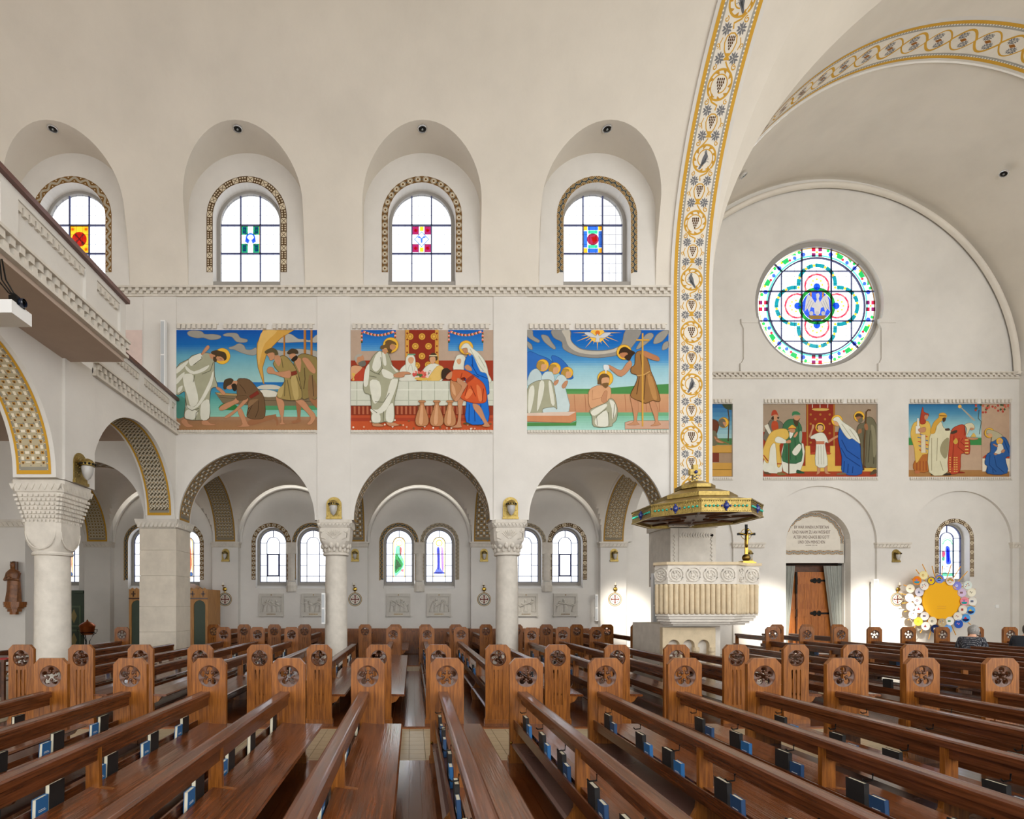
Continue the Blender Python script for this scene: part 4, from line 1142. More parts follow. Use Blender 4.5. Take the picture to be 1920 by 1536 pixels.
# table
m.A('#cfd0c0', '58,790 2058,785 2058,1132 58,1132', 0, '#8a8c78', 5)
for x in (145, 870, 1055, 1235, 1430): m.Ln('#9ba08a', 8, '%d,795 %d,1130' % (x, x))
m.Ln('#e4e4d8', 8, '58,912 2058,912'); m.Ln('#b4b8a4', 12, '58,1060 2058,1060')
for x in range(100, 2000, 60): m.B('#b56848' if x % 180 else '#8a7868', x, 1145, x+28, 1255)
m.A('ye', '965,740 1180,740 1150,778 1000,778'); 
for k in range(40): m.D(['#d86a5a', '#e9c9bc', '#4c6a40', '#c94f48'][k % 4], 935+random.random()*240, 655+random.random()*80, 18)
random.seed(3)
for k in range(46): m.D(['#e8d8c4', '#d8a080', '#7a5a3a'][k % 3], 70+random.random()*1960, 1330+random.random()*130, 13)
# main figure
m.halo(620, 288, 108)
m.leg('370,1380 450,1385 520,1415 480,1430 375,1420'); m.leg('560,1365 640,1370 740,1410 600,1420')
m.A('ro', '470,370 400,410 340,500 290,600 235,850 260,960 330,990 350,1180 355,1370 480,1375 540,1360 665,1355 670,1090 710,900 735,760 740,650 660,600 620,500 580,400 530,400', 1, '#6d6d54', 7)
for t in ('410,430 480,380 490,560 420,660 360,600', '330,790 460,800 480,1000 400,1110 350,1000', '500,620 650,690 640,760 520,730', '620,790 690,760 720,780 680,930 560,1190 420,1260 350,1230 340,1180 440,1190 540,1060', '260,640 320,560 300,840 240,850', '360,1260 460,1250 470,1365 365,1360', '560,1200 650,1100 655,1350 560,1350', '500,400 540,410 560,560 520,560', '620,560 720,650 690,660'): m.A('rl', t)
for t in ('400,1080 520,1090 600,960', '480,460 500,620 440,700', '330,640 400,680 470,700', '520,1220 515,1360', '340,980 350,1180 430,1240', '320,720 420,740'): m.Ln('rd', 9, t)
m.A('sk', '500,350 570,340 565,400 530,410'); m.A('#6d5230', '480,340 480,300 540,280 545,240 600,215 680,245 698,290 640,270 610,310 620,400 590,400 560,330 500,345'); m.A('sk', '610,290 655,280 690,320 640,365 612,340', 1, 'sd', 4); m.A('#5d4526', '575,350 610,340 640,365 605,405'); 
m.leg('660,705 760,665 860,665 905,695 820,700 800,735 690,740')
# jars
for x, s in ((1058, 1), (1265, 1.02), (1450, .9), (1030, .5)):
    if s > .6:
        m.A('te', '%d,1070 %d,1070 %d,1120 %d,1320 %d,1410 %d,1425 %d,1410 %d,1320 %d,1120' % (x-35, x+35, x+28, x+92*s, x+72*s, x, x-72*s, x-92*s, x-28), 1, '#7a5030', 6); m.A('tl', '%d,1150 %d,1150 %d,1380 %d,1380' % (x-15, x+12, x+10, x-40)); m.A('te', '%d,1066 %d,1066 %d,1092 %d,1092' % (x-42, x+42, x+40, x-40), 1, '#7a5030', 5); m.Ln('#7a5030', 10, '%d,1130 %d,1130 %d,1200' % (x-34, x-62, x-46))
# woman in blue
m.halo(1676, 322, 98)
m.A('#5a4a2a', '1630,1390 1700,1370 1790,1385 1740,1405'); m.A('#5a4a2a', '1815,1390 1900,1375 1930,1395 1850,1412')
m.A('#1f6cc8', '1700,430 1790,430 1870,560 1970,690 2000,960 1970,1000 1985,1360 1680,1368 1690,1000 1650,600', 1, 'bk', 7)
for t in ('1750,560 1830,700 1980,760', '1780,700 1860,740', '1720,1120 1715,1360', '1790,1130 1800,1360', '1880,1120 1890,1350', '1760,450 1770,600', '1940,900 1930,1000'): m.Ln('bk', 12, t)
m.A('wt', '1605,330 1640,275 1700,265 1760,330 1850,400 1930,500 1970,600 1990,700 2030,780 2000,820 1960,690 1880,660 1830,560 1770,430 1700,390 1690,330 1620,340', 1, '#98a090', 6); m.Ln('#aab09c', 9, '1730,340 1850,560 1920,650'); m.Ln('#aab09c', 9, '1850,440 1940,600')
m.A('sk', '1625,345 1680,335 1700,390 1660,410 1640,380', 1, 'sd', 4); m.A('sk', '1710,390 1750,420 1720,440'); m.leg('1655,590 1700,565 1750,610 1750,650 1680,635')
# servant pouring
m.leg('1770,1110 1850,1130 1900,1200 1950,1330 2010,1430 1900,1425 1930,1390 1860,1280 1790,1190'); m.leg('1560,1060 1640,1060 1620,1130 1600,1380 1610,1442 1450,1440 1540,1405 1570,1250')
m.A('te', '1455,800 1480,780 1600,850 1610,960 1540,1080 1480,1030 1455,930', 1, '#7a5030', 6); m.A('tl', '1475,820 1520,900 1530,1000 1480,940')
m.A('or_', '1480,650 1560,635 1680,650 1800,730 1920,830 1960,960 1955,1080 1870,1105 1740,1095 1600,1030 1650,930 1690,830 1650,740 1530,800 1460,760', 1, '#7e2c18', 7)
m.A('#9a3a22', '1670,780 1760,710 1790,745 1690,820')
for t in ('1700,850 1660,1000', '1740,860 1810,1010', '1850,860 1880,1060', '1920,900 1900,1080', '1620,680 1600,750'): m.Ln('#8e3218', 12, t)
m.A('#df7a48', '1820,850 1880,900 1900,1060 1850,1060'); m.A('#df7a48', '1720,900 1770,950 1700,1040 1660,1020')
m.leg('1560,750 1640,800 1690,840 1640,930 1580,1050 1530,1080 1520,1040 1600,920 1610,860 1550,810'); m.A('sk', '1440,680 1480,660 1470,750 1420,770 1390,740'); m.A('#3a2c20', '1330,740 1340,640 1400,610 1450,640 1460,660 1410,690 1390,740 1360,770')
m.done('mural of a white-robed figure at a wedding banquet with tall clay jars')

# 3: baptism
m = Mural(960, 590, 6.0, 13.993, (166, 174, 1762, 1302))
m.grad(166, 1762, [(174, '#0d57b0'), (330, '#1568b8'), (520, '#4d93c6'), (600, '#8fbfce'), (835, '#b4d5d8'), (836, '#4c8a4a'), (892, '#5f9a58'), (893, '#c99a72'), (1100, '#c08a66'), (1101, '#5f9a58'), (1140, '#7ab89a'), (1302, '#a8d4c8')])
m.A('#4c8a4a', '1000,835 1400,800 1762,780 1762,890 1000,890', 0)
for x in (700, 820, 1270, 1500, 1650): m.Ln('#a56a48', 6, '%d,900 %d,1090' % (x, x+12))
for t in ('166,174 230,180 240,240 310,290 290,315 200,270 166,230', '330,230 400,240 440,300 490,370 470,390 400,340 350,290', '166,300 220,340 228,395 180,370', '1590,310 1620,240 1680,190 1755,176 1760,210 1690,300 1610,330', '1700,330 1755,300 1758,370 1690,400', '1400,370 1500,230 1570,208 1590,250 1510,330 1420,388'): m.A('#97938a', t, 1, '#6a675f')
m.A('#8f8b84', '450,174 650,174 660,280 720,350 800,390 960,405 1120,390 1230,330 1280,174 1440,174 1430,250 1300,420 1180,460 960,488 740,465 580,390 560,310 470,260', 1, '#66635c'); m.A('#bdb6a8', '560,180 645,174 660,290 720,360 800,400 960,415 1110,400 1190,370 1160,420 960,450 760,430 640,360 600,260')
for k in range(13):
    a = PI*k/12; L_ = 250 if k % 2 == 0 else 170
    m.A('#e8b446', '%f,%f %f,%f %f,%f' % (960+60*math.cos(a-.16), 205+55*math.sin(a-.16), 960+60*math.cos(a+.16), 205+55*math.sin(a+.16), 960+L_*1.12*math.cos(a), 205+L_*.8*math.sin(a)), 0)
m.D('#f0c050', 960, 230, 85); m.D('#d8742a', 962, 206, 26); m.A('#c9ccd0', '810,205 880,200 940,240 960,215 985,240 1040,205 1115,205 1050,260 985,265 985,305 935,305 945,265 870,250', 1, '#7a7e86', 4)
# angels
m.A('#2f6ab8', '168,430 300,455 440,520 480,640 168,740', 1, '#18488c'); m.A('#2f6ab8', '440,480 520,480 620,570 690,715 560,700', 1, '#18488c')
for x, y, r in ((345, 572, 68), (480, 607, 66), (622, 655, 64)):
    m.halo(x, y, r); m.A('#b08a3e', '%d,%d %d,%d %d,%d %d,%d %d,%d' % (x-72, y+15, x-45, y-40, x+15, y-35, x+5, y+10, x-30, y+55), 1, '#7a5c24', 3); m.A('tl', '%d,%d %d,%d %d,%d %d,%d' % (x-12, y-10, x+42, y-5, x+30, y+50, x-15, y+55), 1)
m.A('#c3d3d3', '480,750 520,690 570,680 620,740 600,830 640,1090 340,1100 400,900', 1, '#7f9a9c', 5); m.A('#bccdcf', '175,800 200,660 280,610 340,700 300,780', 1, '#7f9a9c', 5); m.A('#c3d3d3', '330,730 370,650 450,650 480,740 440,790', 1, '#7f9a9c', 5)
m.leg('560,800 600,750 628,755 600,820 570,830'); m.leg('470,760 520,735 515,770 480,800')
m.A('ro', '172,840 250,760 330,740 440,742 480,860 505,1060 470,1040 350,1060 330,1110 172,1112', 1, 'rd', 5)
for t in ('190,850 240,800 250,900 210,1090 180,1090', '310,770 360,760 350,900 300,1060 280,1060', '410,770 440,770 480,1000 440,1000'): m.A('rl', t)
m.A('#c98a62', '168,1140 720,1095 720,1190 650,1220 168,1205', 0, '#8a5a3a'); m.A('#d8c0ae', '168,1110 440,1100 720,1095 640,1140 168,1140', 0); m.A('#4f8a4a', '168,1215 660,1222 725,1200 720,1250 168,1255', 0)
m.A('#c8a088', '1270,1215 1340,1195 1762,1195 1762,1290 1270,1290', 0, '#8a5a3a')
# baptised figure
m.halo(1048, 720, 88)
m.A('tl', '870,850 960,800 1070,805 1110,840 1105,960 1050,1000 920,1060 870,1030 858,940', 1, 'sd', 5); m.Ln('sd', 5, '905,850 900,960 1030,930'); m.A('#6b5030', '960,780 985,690 1040,665 1095,700 1085,790 1050,830 1000,790', 1); m.A('tl', '1010,720 1085,710 1090,770 1050,810 1010,790', 1, 'sd', 3); m.A('#7a5a34', '1010,780 1085,770 1050,828'); m.leg('1000,960 1040,865 1070,870 1060,960 1080,990 1040,1000')
m.A('ro', '870,1090 920,1050 1060,990 1090,950 1140,960 1185,1060 1175,1180 1130,1230 1110,1262 920,1262 900,1150', 1, 'rd', 5)
for t in ('890,1090 1040,1010 1060,1040 930,1140', '1095,965 1150,990 1170,1090 1130,1180 1120,1060', '940,1170 1060,1080 1080,1250 950,1250'): m.A('rl', t)
for t in ('960,1250 950,1150 1060,1060', '1090,1250 1080,1100', '1150,1010 1140,1170'): m.Ln('rd', 6, t)
# baptist
m.halo(1260, 425, 84)
m.leg('1330,920 1400,940 1420,1050 1400,1200 1430,1240 1285,1242 1370,1200 1350,1040'); m.leg('1545,990 1600,980 1640,1080 1640,1200 1670,1240 1555,1255 1610,1200')
m.leg('1280,560 1330,520 1340,590 1230,700 1130,640 1085,590 1095,570 1220,630'); m.A('#d8dcdc', '1030,570 1085,575 1088,620 1062,632 1060,660 1050,660 1045,630 1030,615')
m.A('#9a6e3e', '1390,440 1450,410 1500,460 1540,560 1560,640 1610,760 1665,950 1640,980 1580,970 1500,1000 1440,975 1390,960 1330,910 1390,780 1410,690 1340,660 1340,600 1380,560', 1, '#5c3c1e', 7)
for t in ('1430,700 1400,900', '1500,680 1480,960', '1560,680 1600,940', '1440,450 1460,600', '1530,720 1545,800'): m.Ln('#5f3f20', 9, t)
m.A('#b5854e', '1520,700 1570,700 1630,940 1580,940'); m.Ln('#c9a060', 10, '1400,690 1480,680 1550,640')
m.A('#3a2818', '1200,450 1215,390 1270,365 1330,400 1385,430 1350,470 1320,520 1285,500 1300,440 1240,430'); m.A('#b57a54', '1210,440 1290,430 1300,480 1260,490 1225,480'); m.A('#3a2818', '1260,480 1330,440 1335,500 1300,515')
m.leg('1480,410 1560,440 1645,480 1650,525 1560,505 1480,465', '#b57a54'); m.B('#d2a044', 1458, 212, 1476, 1260); m.B('#d2a044', 1395, 280, 1540, 298)
m.done('mural of the baptism with three kneeling angels and a dove in rays')

# 4: boy among the elders (transept)
m = Mural(1420, 745, 8.0, 19.262, (80, 98, 1820, 1196))
m.B('#a08c76', 80, 98, 1820, 520); m.B('#98341f', 80, 520, 1820, 1196); m.B('#8c2f1e', 730, 98, 1165, 730)
for x in (740, 1140): m.B('#a5702e', x, 98, x+22, 730)
for x, y in ((800, 260), (945, 260), (1085, 260), (870, 330), (1015, 330), (800, 400), (1085, 400), (1085, 540), (800, 680)): m.D('#a8702e', x, y, 17)
m.A('#c9a85a', '830,170 1060,170 1040,200 860,200'); 
for x in (825, 940, 1055): m.B('#d8d0c0', x-5, 100, x+5, 160)
m.A('#dab254', '720,730 790,730 795,860 1090,860 1090,730 1165,730 1165,1030 1270,1030 1270,1060 1820,1060 1820,1115 630,1115 660,1030 720,1030', 0, '#8a6a2a'); m.A('#b84a2e', '800,850 870,820 1050,820 1090,855'); m.B('#a04228', 80, 1115, 1820, 1196)
# left elders
m.A('#6f685a', '100,560 180,360 250,340 370,380 390,520 250,700 110,650', 1, 'ou', 6); m.A('#b04a2a', '220,370 300,370 310,490 220,490'); m.A('#a8432a', '210,280 225,205 280,198 315,285 260,260'); m.A('sk', '240,270 300,265 310,320 270,360 240,330'); m.A('#3a2e22', '205,320 240,280 245,335'); m.A('#3a2e22', '295,300 330,300 310,330')
m.A('#d6d2c0', '100,430 160,400 215,540 180,570', 0, 'ou', 4)
m.A('wt', '395,700 690,700 650,1090 390,1110', 1, '#8a8a70', 5); m.A('gn', '380,450 430,360 500,330 600,350 665,460 650,600 660,960 380,960 400,700', 1, 'gd', 7)
for t in ('480,560 500,940', '560,600 580,940', '610,400 640,640', '430,720 430,940'): m.Ln('gd', 11, t)
m.A('#8fa890', '630,520 670,530 660,680 630,660'); m.A('hd', '540,320 640,310 620,360 600,440 560,420'); m.A('sk', '555,290 620,280 640,310 600,350 550,330'); m.A('#3f7a50', '520,280 530,220 600,215 645,260 560,262'); m.A('gd', '590,1090 640,1100 705,1130 690,1145 590,1140'); m.A('wt', '520,820 620,700 660,760 580,875', 1, '#8a8a70', 4)
m.A('wt', '95,960 200,640 300,620 300,800 370,1115 100,1115', 1, '#8a8a70', 5); m.A('ye', '80,800 180,560 290,485 430,480 470,560 450,620 330,720 360,980 300,1040 270,700 190,760 160,990 85,900', 1, 'yd', 7); m.A('wt', '265,620 320,590 430,650 420,690 280,680', 1, '#8a8a70', 4)
m.A('#dcdad0', '480,520 540,500 530,570 490,620'); m.A('sk', '460,490 560,480 555,530 500,530'); m.A('#d9a840', '470,455 520,415 570,450 575,475 465,480'); m.Ln('#a03a26', 14, '462,470 580,470'); m.leg('430,660 490,640 500,680 440,690'); m.leg('540,590 590,520 605,540 570,600'); m.Ln('#5a4024', 16, '470,690 470,1160'); m.A('#7a6a40', '300,1130 380,1130 430,1160 310,1170'); m.A('#5a4a34', '100,1125 160,1125 205,1160 110,1150')
m.Ln('#a04228', 16, '90,870 160,960'); m.Ln('#a04228', 16, '290,1000 365,1000')
# boy
m.halo(940, 455, 72); m.leg('900,1020 940,1020 935,1130 885,1160 895,1120'); m.leg('1005,1020 1045,1020 1050,1120 1100,1150 1015,1140'); m.leg('770,590 810,480 820,410 850,420 850,450 820,520 800,600'); m.leg('1050,660 1140,600 1200,570 1205,600 1150,630 1060,690')
m.A('wt', '800,590 900,540 1000,545 1060,680 1010,700 1050,1020 870,1020 880,660 805,625', 1, '#8a8a70', 6); m.B('#c07a5a', 878, 660, 1004, 708)
for x in (910, 950, 990): m.Ln('#a9a890', 7, '%d,720 %d,1010' % (x, x+5))
m.A('hd', '890,490 895,420 945,400 990,430 985,500 940,450'); m.A('tl', '905,430 975,430 970,500 940,525 910,500')
# mother and old man
m.halo(1192, 350, 84)
m.A('#6f6a52', '1600,380 1720,310 1800,480 1815,700 1800,1030 1700,1050 1600,1000', 1, 'ou', 7); m.halo(1525, 290, 80); m.A('#6a644e', '1510,420 1580,390 1640,420 1620,1000 1560,980 1540,640 1490,540', 1, 'ou', 6)
for t in ('1690,500 1660,980', '1760,520 1740,1000', '1580,460 1590,760'): m.Ln('#4b4634', 12, t)
m.A('#8a8468', '1700,420 1760,480 1780,800 1740,900 1720,600'); m.A('hd', '1460,290 1490,245 1550,250 1590,300 1540,300 1480,300'); m.A('sd', '1475,305 1540,290 1560,330 1510,360'); m.A('#6d6552', '1505,340 1570,300 1575,360 1530,392'); m.leg('1510,490 1550,480 1555,530 1510,545', 'sd'); m.Ln('#5a4024', 22, '1590,1100 1600,700 1630,220 1660,190 1700,195'); m.leg('1600,420 1640,400 1655,480 1620,490', 'sd'); m.A('#5a4a34', '1690,1140 1760,1080 1800,1130 1700,1165')
m.A('#2a5aa6', '1230,470 1270,450 1400,600 1530,700 1545,900 1560,1150 1280,1140 1265,900 1210,620', 1, '#173a78', 7)
for t in ('1260,640 1340,800 1530,930', '1250,760 1330,900 1540,1040', '1300,960 1290,1130', '1360,1000 1350,1140', '1430,1040 1420,1140', '1290,560 1400,640'): m.Ln('#173a78', 13, t)
m.A('wt', '1130,350 1150,310 1215,295 1280,370 1400,450 1490,540 1540,690 1490,670 1420,620 1370,630 1300,560 1230,440 1190,370', 1, '#8a8a70', 6); m.Ln('#a9a890', 9, '1260,400 1400,600'); m.Ln('#a9a890', 9, '1380,480 1500,650'); m.A('tl', '1140,370 1190,370 1215,420 1170,425'); m.A('#7a6a50', '1195,1145 1290,1130 1330,1155 1200,1165')
m.done('mural of a boy teaching bearded elders before a red curtain')

# 5: adoration of the kings (transept)
m = Mural(1690, 745, 8.348, 19.262, (114, 104, 1745, 1252))
m.grad(114, 1745, [(104, '#2a6a9a'), (260, '#4f8cac'), (420, '#8ab8c0'), (620, '#b4d0cc'), (640, '#3f8a4a'), (748, '#3f8a4a'), (749, '#c0a288'), (1140, '#bfa48a'), (1141, '#a87c4c'), (1252, '#a5753f')])
m.A('#bda086', '1255,104 1745,104 1745,1140 1255,1140', 0, '#8a6a50', 4); m.D('#f0b850', 915, 145, 28); m.A('#a8a08c', '930,165 950,165 1150,350 1120,360 1050,290')
random.seed(5)
for k in range(34): m.D(['#b0473a', '#4a5a38', '#c96a52'][k % 3], 1160+random.random()*570, 115+random.random()*(80 if k % 3 else 130), 18)
m.Ln('#4a4a38', 9, '1215,200 1200,330 1250,380 1220,580'); m.Ln('#4a4a38', 9, '1725,200 1730,380')
m.A('#e8dcc4', '1265,960 1735,960 1735,1165 1265,1165', 0, '#a08468', 4); m.A('#b8432c', '1265,950 1310,905 1735,915 1735,955', 0)
# king 1
m.A('#b06a30', '205,1000 410,880 420,1160 205,1150', 1, '#6a3a1c', 6)
for x in (240, 290, 340, 385): m.Ln('#8a3a24', 10, '%d,1000 %d,1150' % (x, x))
m.A('ye', '145,600 170,450 240,380 420,380 460,560 430,860 330,900 230,1030 200,800', 1, 'yd', 7)
for k in range(14): m.Ln(['#c0432c', '#3f6a9a'][k % 2], 14, '%d,%d %d,%d' % (240+((k*53) % 150), 560+k*22, 300+((k*53) % 150), 575+k*22))
m.A('#d8cdb0', '305,590 375,590 380,870 305,870', 0, '#8a3a24', 4); m.A('#a8402a', '290,340 330,150 350,230 420,260 420,300 360,270 380,400 300,420', 1, '#6a2418', 5); m.A('sk', '360,290 415,285 405,340 365,350'); m.A('#e4e0d4', '220,450 290,450 290,570 220,570', 0, '#8a8270', 4); m.A('#e4e0d4', '245,330 270,330 275,450 240,450', 0, '#8a8270', 4); m.leg('260,500 370,470 370,540 290,550'); m.A('#b87048', '215,1150 280,1160 270,1195 210,1190')
# king 2
m.A('#3c322a', '470,1180 560,1180 530,1215 465,1222'); m.A('#3c322a', '625,1185 770,1195 760,1222 625,1222')
m.A('#d6d0b0', '560,420 620,380 660,480 770,530 760,700 720,1170 430,1175 440,620 520,560', 1, '#8a825e', 7); m.A('#9a9270', '640,700 740,640 720,900 670,960 600,840'); m.Ln('#9a9270', 10, '560,640 550,1000'); m.Ln('#9a9270', 10, '600,1000 650,1150'); m.Ln('#9a9270', 10, '470,640 470,1150')
m.A('#d2a040', '450,560 500,400 580,320 590,260 660,245 710,290 680,340 600,390 540,470 520,560', 1, 'yd', 6); m.A('#4a362a', '640,330 690,320 685,370 650,390'); m.A('#4a362a', '680,500 740,485 755,520 690,525'); m.Ln('#6a4a20', 12, '590,290 700,295')
# king 3
m.A('#8a3020', '840,1170 930,1165 990,1180 970,1190 850,1192'); m.A('#b84a30', '780,520 870,450 980,440 1010,620 1060,640 1060,890 930,890 910,1165 730,1165 750,700', 1, '#742418', 7)
for t in ('900,640 880,780 1000,880', '960,640 920,700 1040,800', '820,600 790,1100', '990,460 980,600'): m.Ln('#7e2a1a', 10, t)
for y in range(660, 890, 50): m.B('#e0bd68', 990, y, 1045, y+20)
for y in range(940, 1160, 36):
    for x in (745, 815, 850): m.B('#dcb05c', x, y, x+24, y+16)
m.A('#d6ccaa', '985,430 1090,405 1140,460 1130,510 1080,480 1050,540 1000,620 1020,500', 1, '#8a825e', 5); m.A('sk', '1070,480 1130,485 1110,520 1075,510'); m.leg('1010,630 1180,640 1180,660 1090,670'); m.A('ye', '1085,620 1100,590 1125,560 1150,590 1160,620'); m.A('#c9a448', '830,660 850,640 880,700 840,740 805,700'); m.A('#4a3a2e', '770,545 860,515 860,555 780,580')
# mother and child
m.D('#e8b43c', 1372, 560, 78, '#a0782a'); m.D('#bda086', 1372, 560, 56)
m.A('#2f5f9e', '1400,690 1580,620 1660,700 1710,900 1620,960 1650,1190 1340,1195 1340,1080 1300,1040 1330,900 1390,850', 1, '#1a3a6c', 7)
for t in ('1380,900 1370,1060 1480,1170', '1450,930 1480,1080 1600,1180', '1340,1090 1345,1185', '1600,680 1680,880', '1420,1120 1430,1190'): m.Ln('#1d4076', 11, t)
m.A('#b9b090', '1320,560 1340,510 1400,515 1500,550 1580,610 1520,640 1430,690 1400,690 1410,620 1370,580', 1, '#77704e', 6); m.A('tl', '1345,580 1400,570 1420,620 1370,620'); m.D('#e8b43c', 1530, 690, 52, '#a0782a'); m.D('tl', 1535, 690, 32); m.A('wt', '1500,740 1570,740 1590,830 1530,890 1450,880 1490,820', 1, '#8a8a70', 4); m.leg('1430,730 1500,760 1490,780 1440,755'); m.leg('1580,820 1615,830 1590,870 1550,860'); m.leg('1440,880 1500,890 1460,910')
m.done('mural of three kings bringing gifts to a mother and child')

# 0: carpenter strip, mostly hidden by the pier
m = Mural(1320, 740, 3.2, 19.262, (-90, 54, 172, 494))
m.grad(-90, 172, [(54, '#1f5a96'), (160, '#5c96b4'), (262, '#a4c6c4'), (263, '#4c7a4a'), (300, '#4c7a4a'), (301, '#a88c70'), (494, '#a08468')])
m.B('#c99a4a', -90, 305, 168, 348); m.B('#c99a4a', -90, 410, 168, 490); m.Ln('#7a5a24', 4, '-90,350 168,350'); m.Ln('#7a5a24', 4, '-90,450 168,450'); m.Ln('#4a3a26', 7, '145,280 150,140 140,60'); m.A('#3f4a34', '110,54 172,54 172,90 130,85'); m.halo(118, 168, 30)
m.A('#6a3a26', '-20,300 10,170 60,150 90,180 70,250 60,300', 1, 'ou', 4); m.A('#6f6a52', '20,230 70,220 80,300 20,300'); m.A('#6a6456', '85,165 110,142 130,160 125,195 100,190'); m.A('sk', '112,165 135,170 125,190'); m.leg('60,250 90,270 120,290 80,285'); m.Ln('#8a6a40', 6, '70,265 150,298'); m.B('#7a3a2a', 20, 350, 90, 405)
m.done('narrow mural of a carpenter at his bench, partly hidden by the vine pier')
# bare plaster panel behind the gallery
p = Paint(lambda u, v, n: (u, 13.995-n, v), dl=.001); p.rect(WX(212, 14), WX(267, 14), 6.4, WZ(619, 14), '#d9c4bb')
p.build('painted_panel', 'paint', wall_nave, recalc=False)

# stone dentil strips above and below each mural
def mural_trim(x0, x1, y, zt, zb, segs, lab):
    mb = MB()
    for a, b in segs:
        mb.box(a, b, y-.02, y, zt+.14, zt+.17); n = int((b-a)/.125); w = (b-a)/n
        for i in range(n): mb.box(a+i*w, a+i*w+w*.62, y-.05, y, zt+.02, zt+.14)
    mb.box(x0, x1, y-.03, y, zb-.11, zb-.09); n = int((x1-x0)/.075); w = (x1-x0)/n
    for i in range(n): mb.box(x0+i*w, x0+i*w+w*.55, y-.03, y, zb-.08, zb-.01)
    mb.box(x0, x1, y-.01, y, zb-.08, zb-.01)
    o = mb.build('mural_trim', 'limestone', wall_nave if y < 15 else wall_transept); o['kind'] = 'stuff'
f14 = lambda px: WX(px, 14.0)
for s in ((333, 410, 420, 503, 512, 590), (661, 739, 748, 833, 842, 920), (992, 1070, 1079, 1162, 1171, 1250)):
    mural_trim(f14(s[0]-3), f14(s[5]+4), YN, WZ(619, 14), WZ(806, 14), [(f14(s[0]), f14(s[1])), (f14(s[2]), f14(s[3])), (f14(s[4]), f14(s[5]))], '')
f19 = lambda px: WX(px, 19.2)
mural_trim(f19(1431), f19(1646), 19.2, WZ(757, 19.2), WZ(895, 19.2), [(f19(1432), f19(1491)), (f19(1497), f19(1582)), (f19(1588), f19(1646))], '')
mural_trim(f19(1706), f19(1897), 19.2, WZ(757, 19.2), WZ(895, 19.2), [(f19(1706), f19(1764)), (f19(1770), f19(1833)), (f19(1839), f19(1897))], '')
mural_trim(f19(1310), f19(1374), 19.2, WZ(757, 19.2), WZ(895, 19.2), [(f19(1310), f19(1374))], '')
# ---------------------------------------------------------------- floor tiles and plank platforms
tile_me = MB().box(-.097, .097, -.097, .097, 0, .012).mesh('tile', 'floor_tile')
rest = MB(); n = 0
for r in range(9):
    for c in range(-31, 43):
        x, y = c*.2+.06, 6.26+r*.2
        if -14 <= c <= 18 and n < 300:
            o = bpy.data.objects.new('tile', tile_me); COL.objects.link(o); o.parent = floor; o.location = (x, y, FZ); n += 1
        else: rest.box(x-.097, x+.097, y-.097, y+.097, FZ, FZ+.012)
for x0, x1, y0, y1 in ((-6.4, 8.2, 14.32, 15.7), (8.25, 9.1, 7.9, 19.2), (-10.2, -6.4, 7.9, 19), (9.1, 21.8, 14.4, 19.2), (9.1, 17.2, 6.15, 7.9)):
    y = y0
    while y < y1:
        x = x0
        while x < x1: rest.box(x, min(x+.194, x1), y, min(y+.194, y1), FZ, FZ+.012); x += .2
        y += .2
tag(rest.build('far_tiles', 'floor_tile', floor), None, None, None, 'stuff')

def platform(x0, x1, y0, y1, label, w=.117):
    mb = MB(); mb.box(x0, x1, y0, y1, FZ, PZ-.014)
    t = struct(mb, 'floor_platform', 'platform_edge', label)
    n = int(round((x1-x0)/w)); w = (x1-x0)/n; L = y1-y0
    me = MB().box(-w/2+.0012, w/2-.0012, -L/2-.015, L/2+.015, 0, .014).mesh('floor_plank', 'plank_floor')
    for i in range(n):
        o = bpy.data.objects.new('floor_plank', me); COL.objects.link(o); o.parent = t
        o.location = (x0+(i+.5)*w, (y0+y1)/2, PZ-.014)
    return t
platform(-5.9, 7.6, -1.0, 6.14, 'varnished plank platform under the nearest block of pews')
platform(-6.25, 8.2, 7.87, 14.28, 'varnished plank platform under the middle block of pews')
platform(9.0, 17.3, 7.87, 14.28, 'varnished plank platform under the crossing pews at right')
platform(-6.1, 7.0, 15.72, 18.9, 'varnished plank platform under the aisle pews by the wainscot')
platform(10.4, 13.1, 15.72, 18.0, 'varnished plank platform under the short pews before the side door')

# wainscot
mb = MB(); mb.box(-6.1, 6.69, 19.13, 19.2, FZ, .92); mb.box(-6.1, 6.69, 19.1, 19.2, .86, .94)
for x in XL[1:]: mb.box(x-.5, min(x+.5, 7.0), 18.9, 19.2, FZ, .92); mb.box(x-.52, min(x+.52, 7.0), 18.87, 19.2, .86, .94)
wains = struct(mb, 'trim_4', 'wainscot_oak', 'low oak wainscot along the foot of the aisle wall')
wp = MB().prism([rect(-.17, .17, .05, .38), list(reversed(rect(-.13, .13, .09, .34)))], 'XZ', -.012, 0).box(-.12, .12, -.008, 0, .1, .33).mesh('panel', 'wainscot_oak')
x = -5.9
while x < 6.5:
    if min(abs(x-q) for q in XL) > .7:
        for z in (FZ, .42):
            o = bpy.data.objects.new('panel', wp); COL.objects.link(o); o.parent = wains; o.location = (x, 19.13, z)
    x += .38

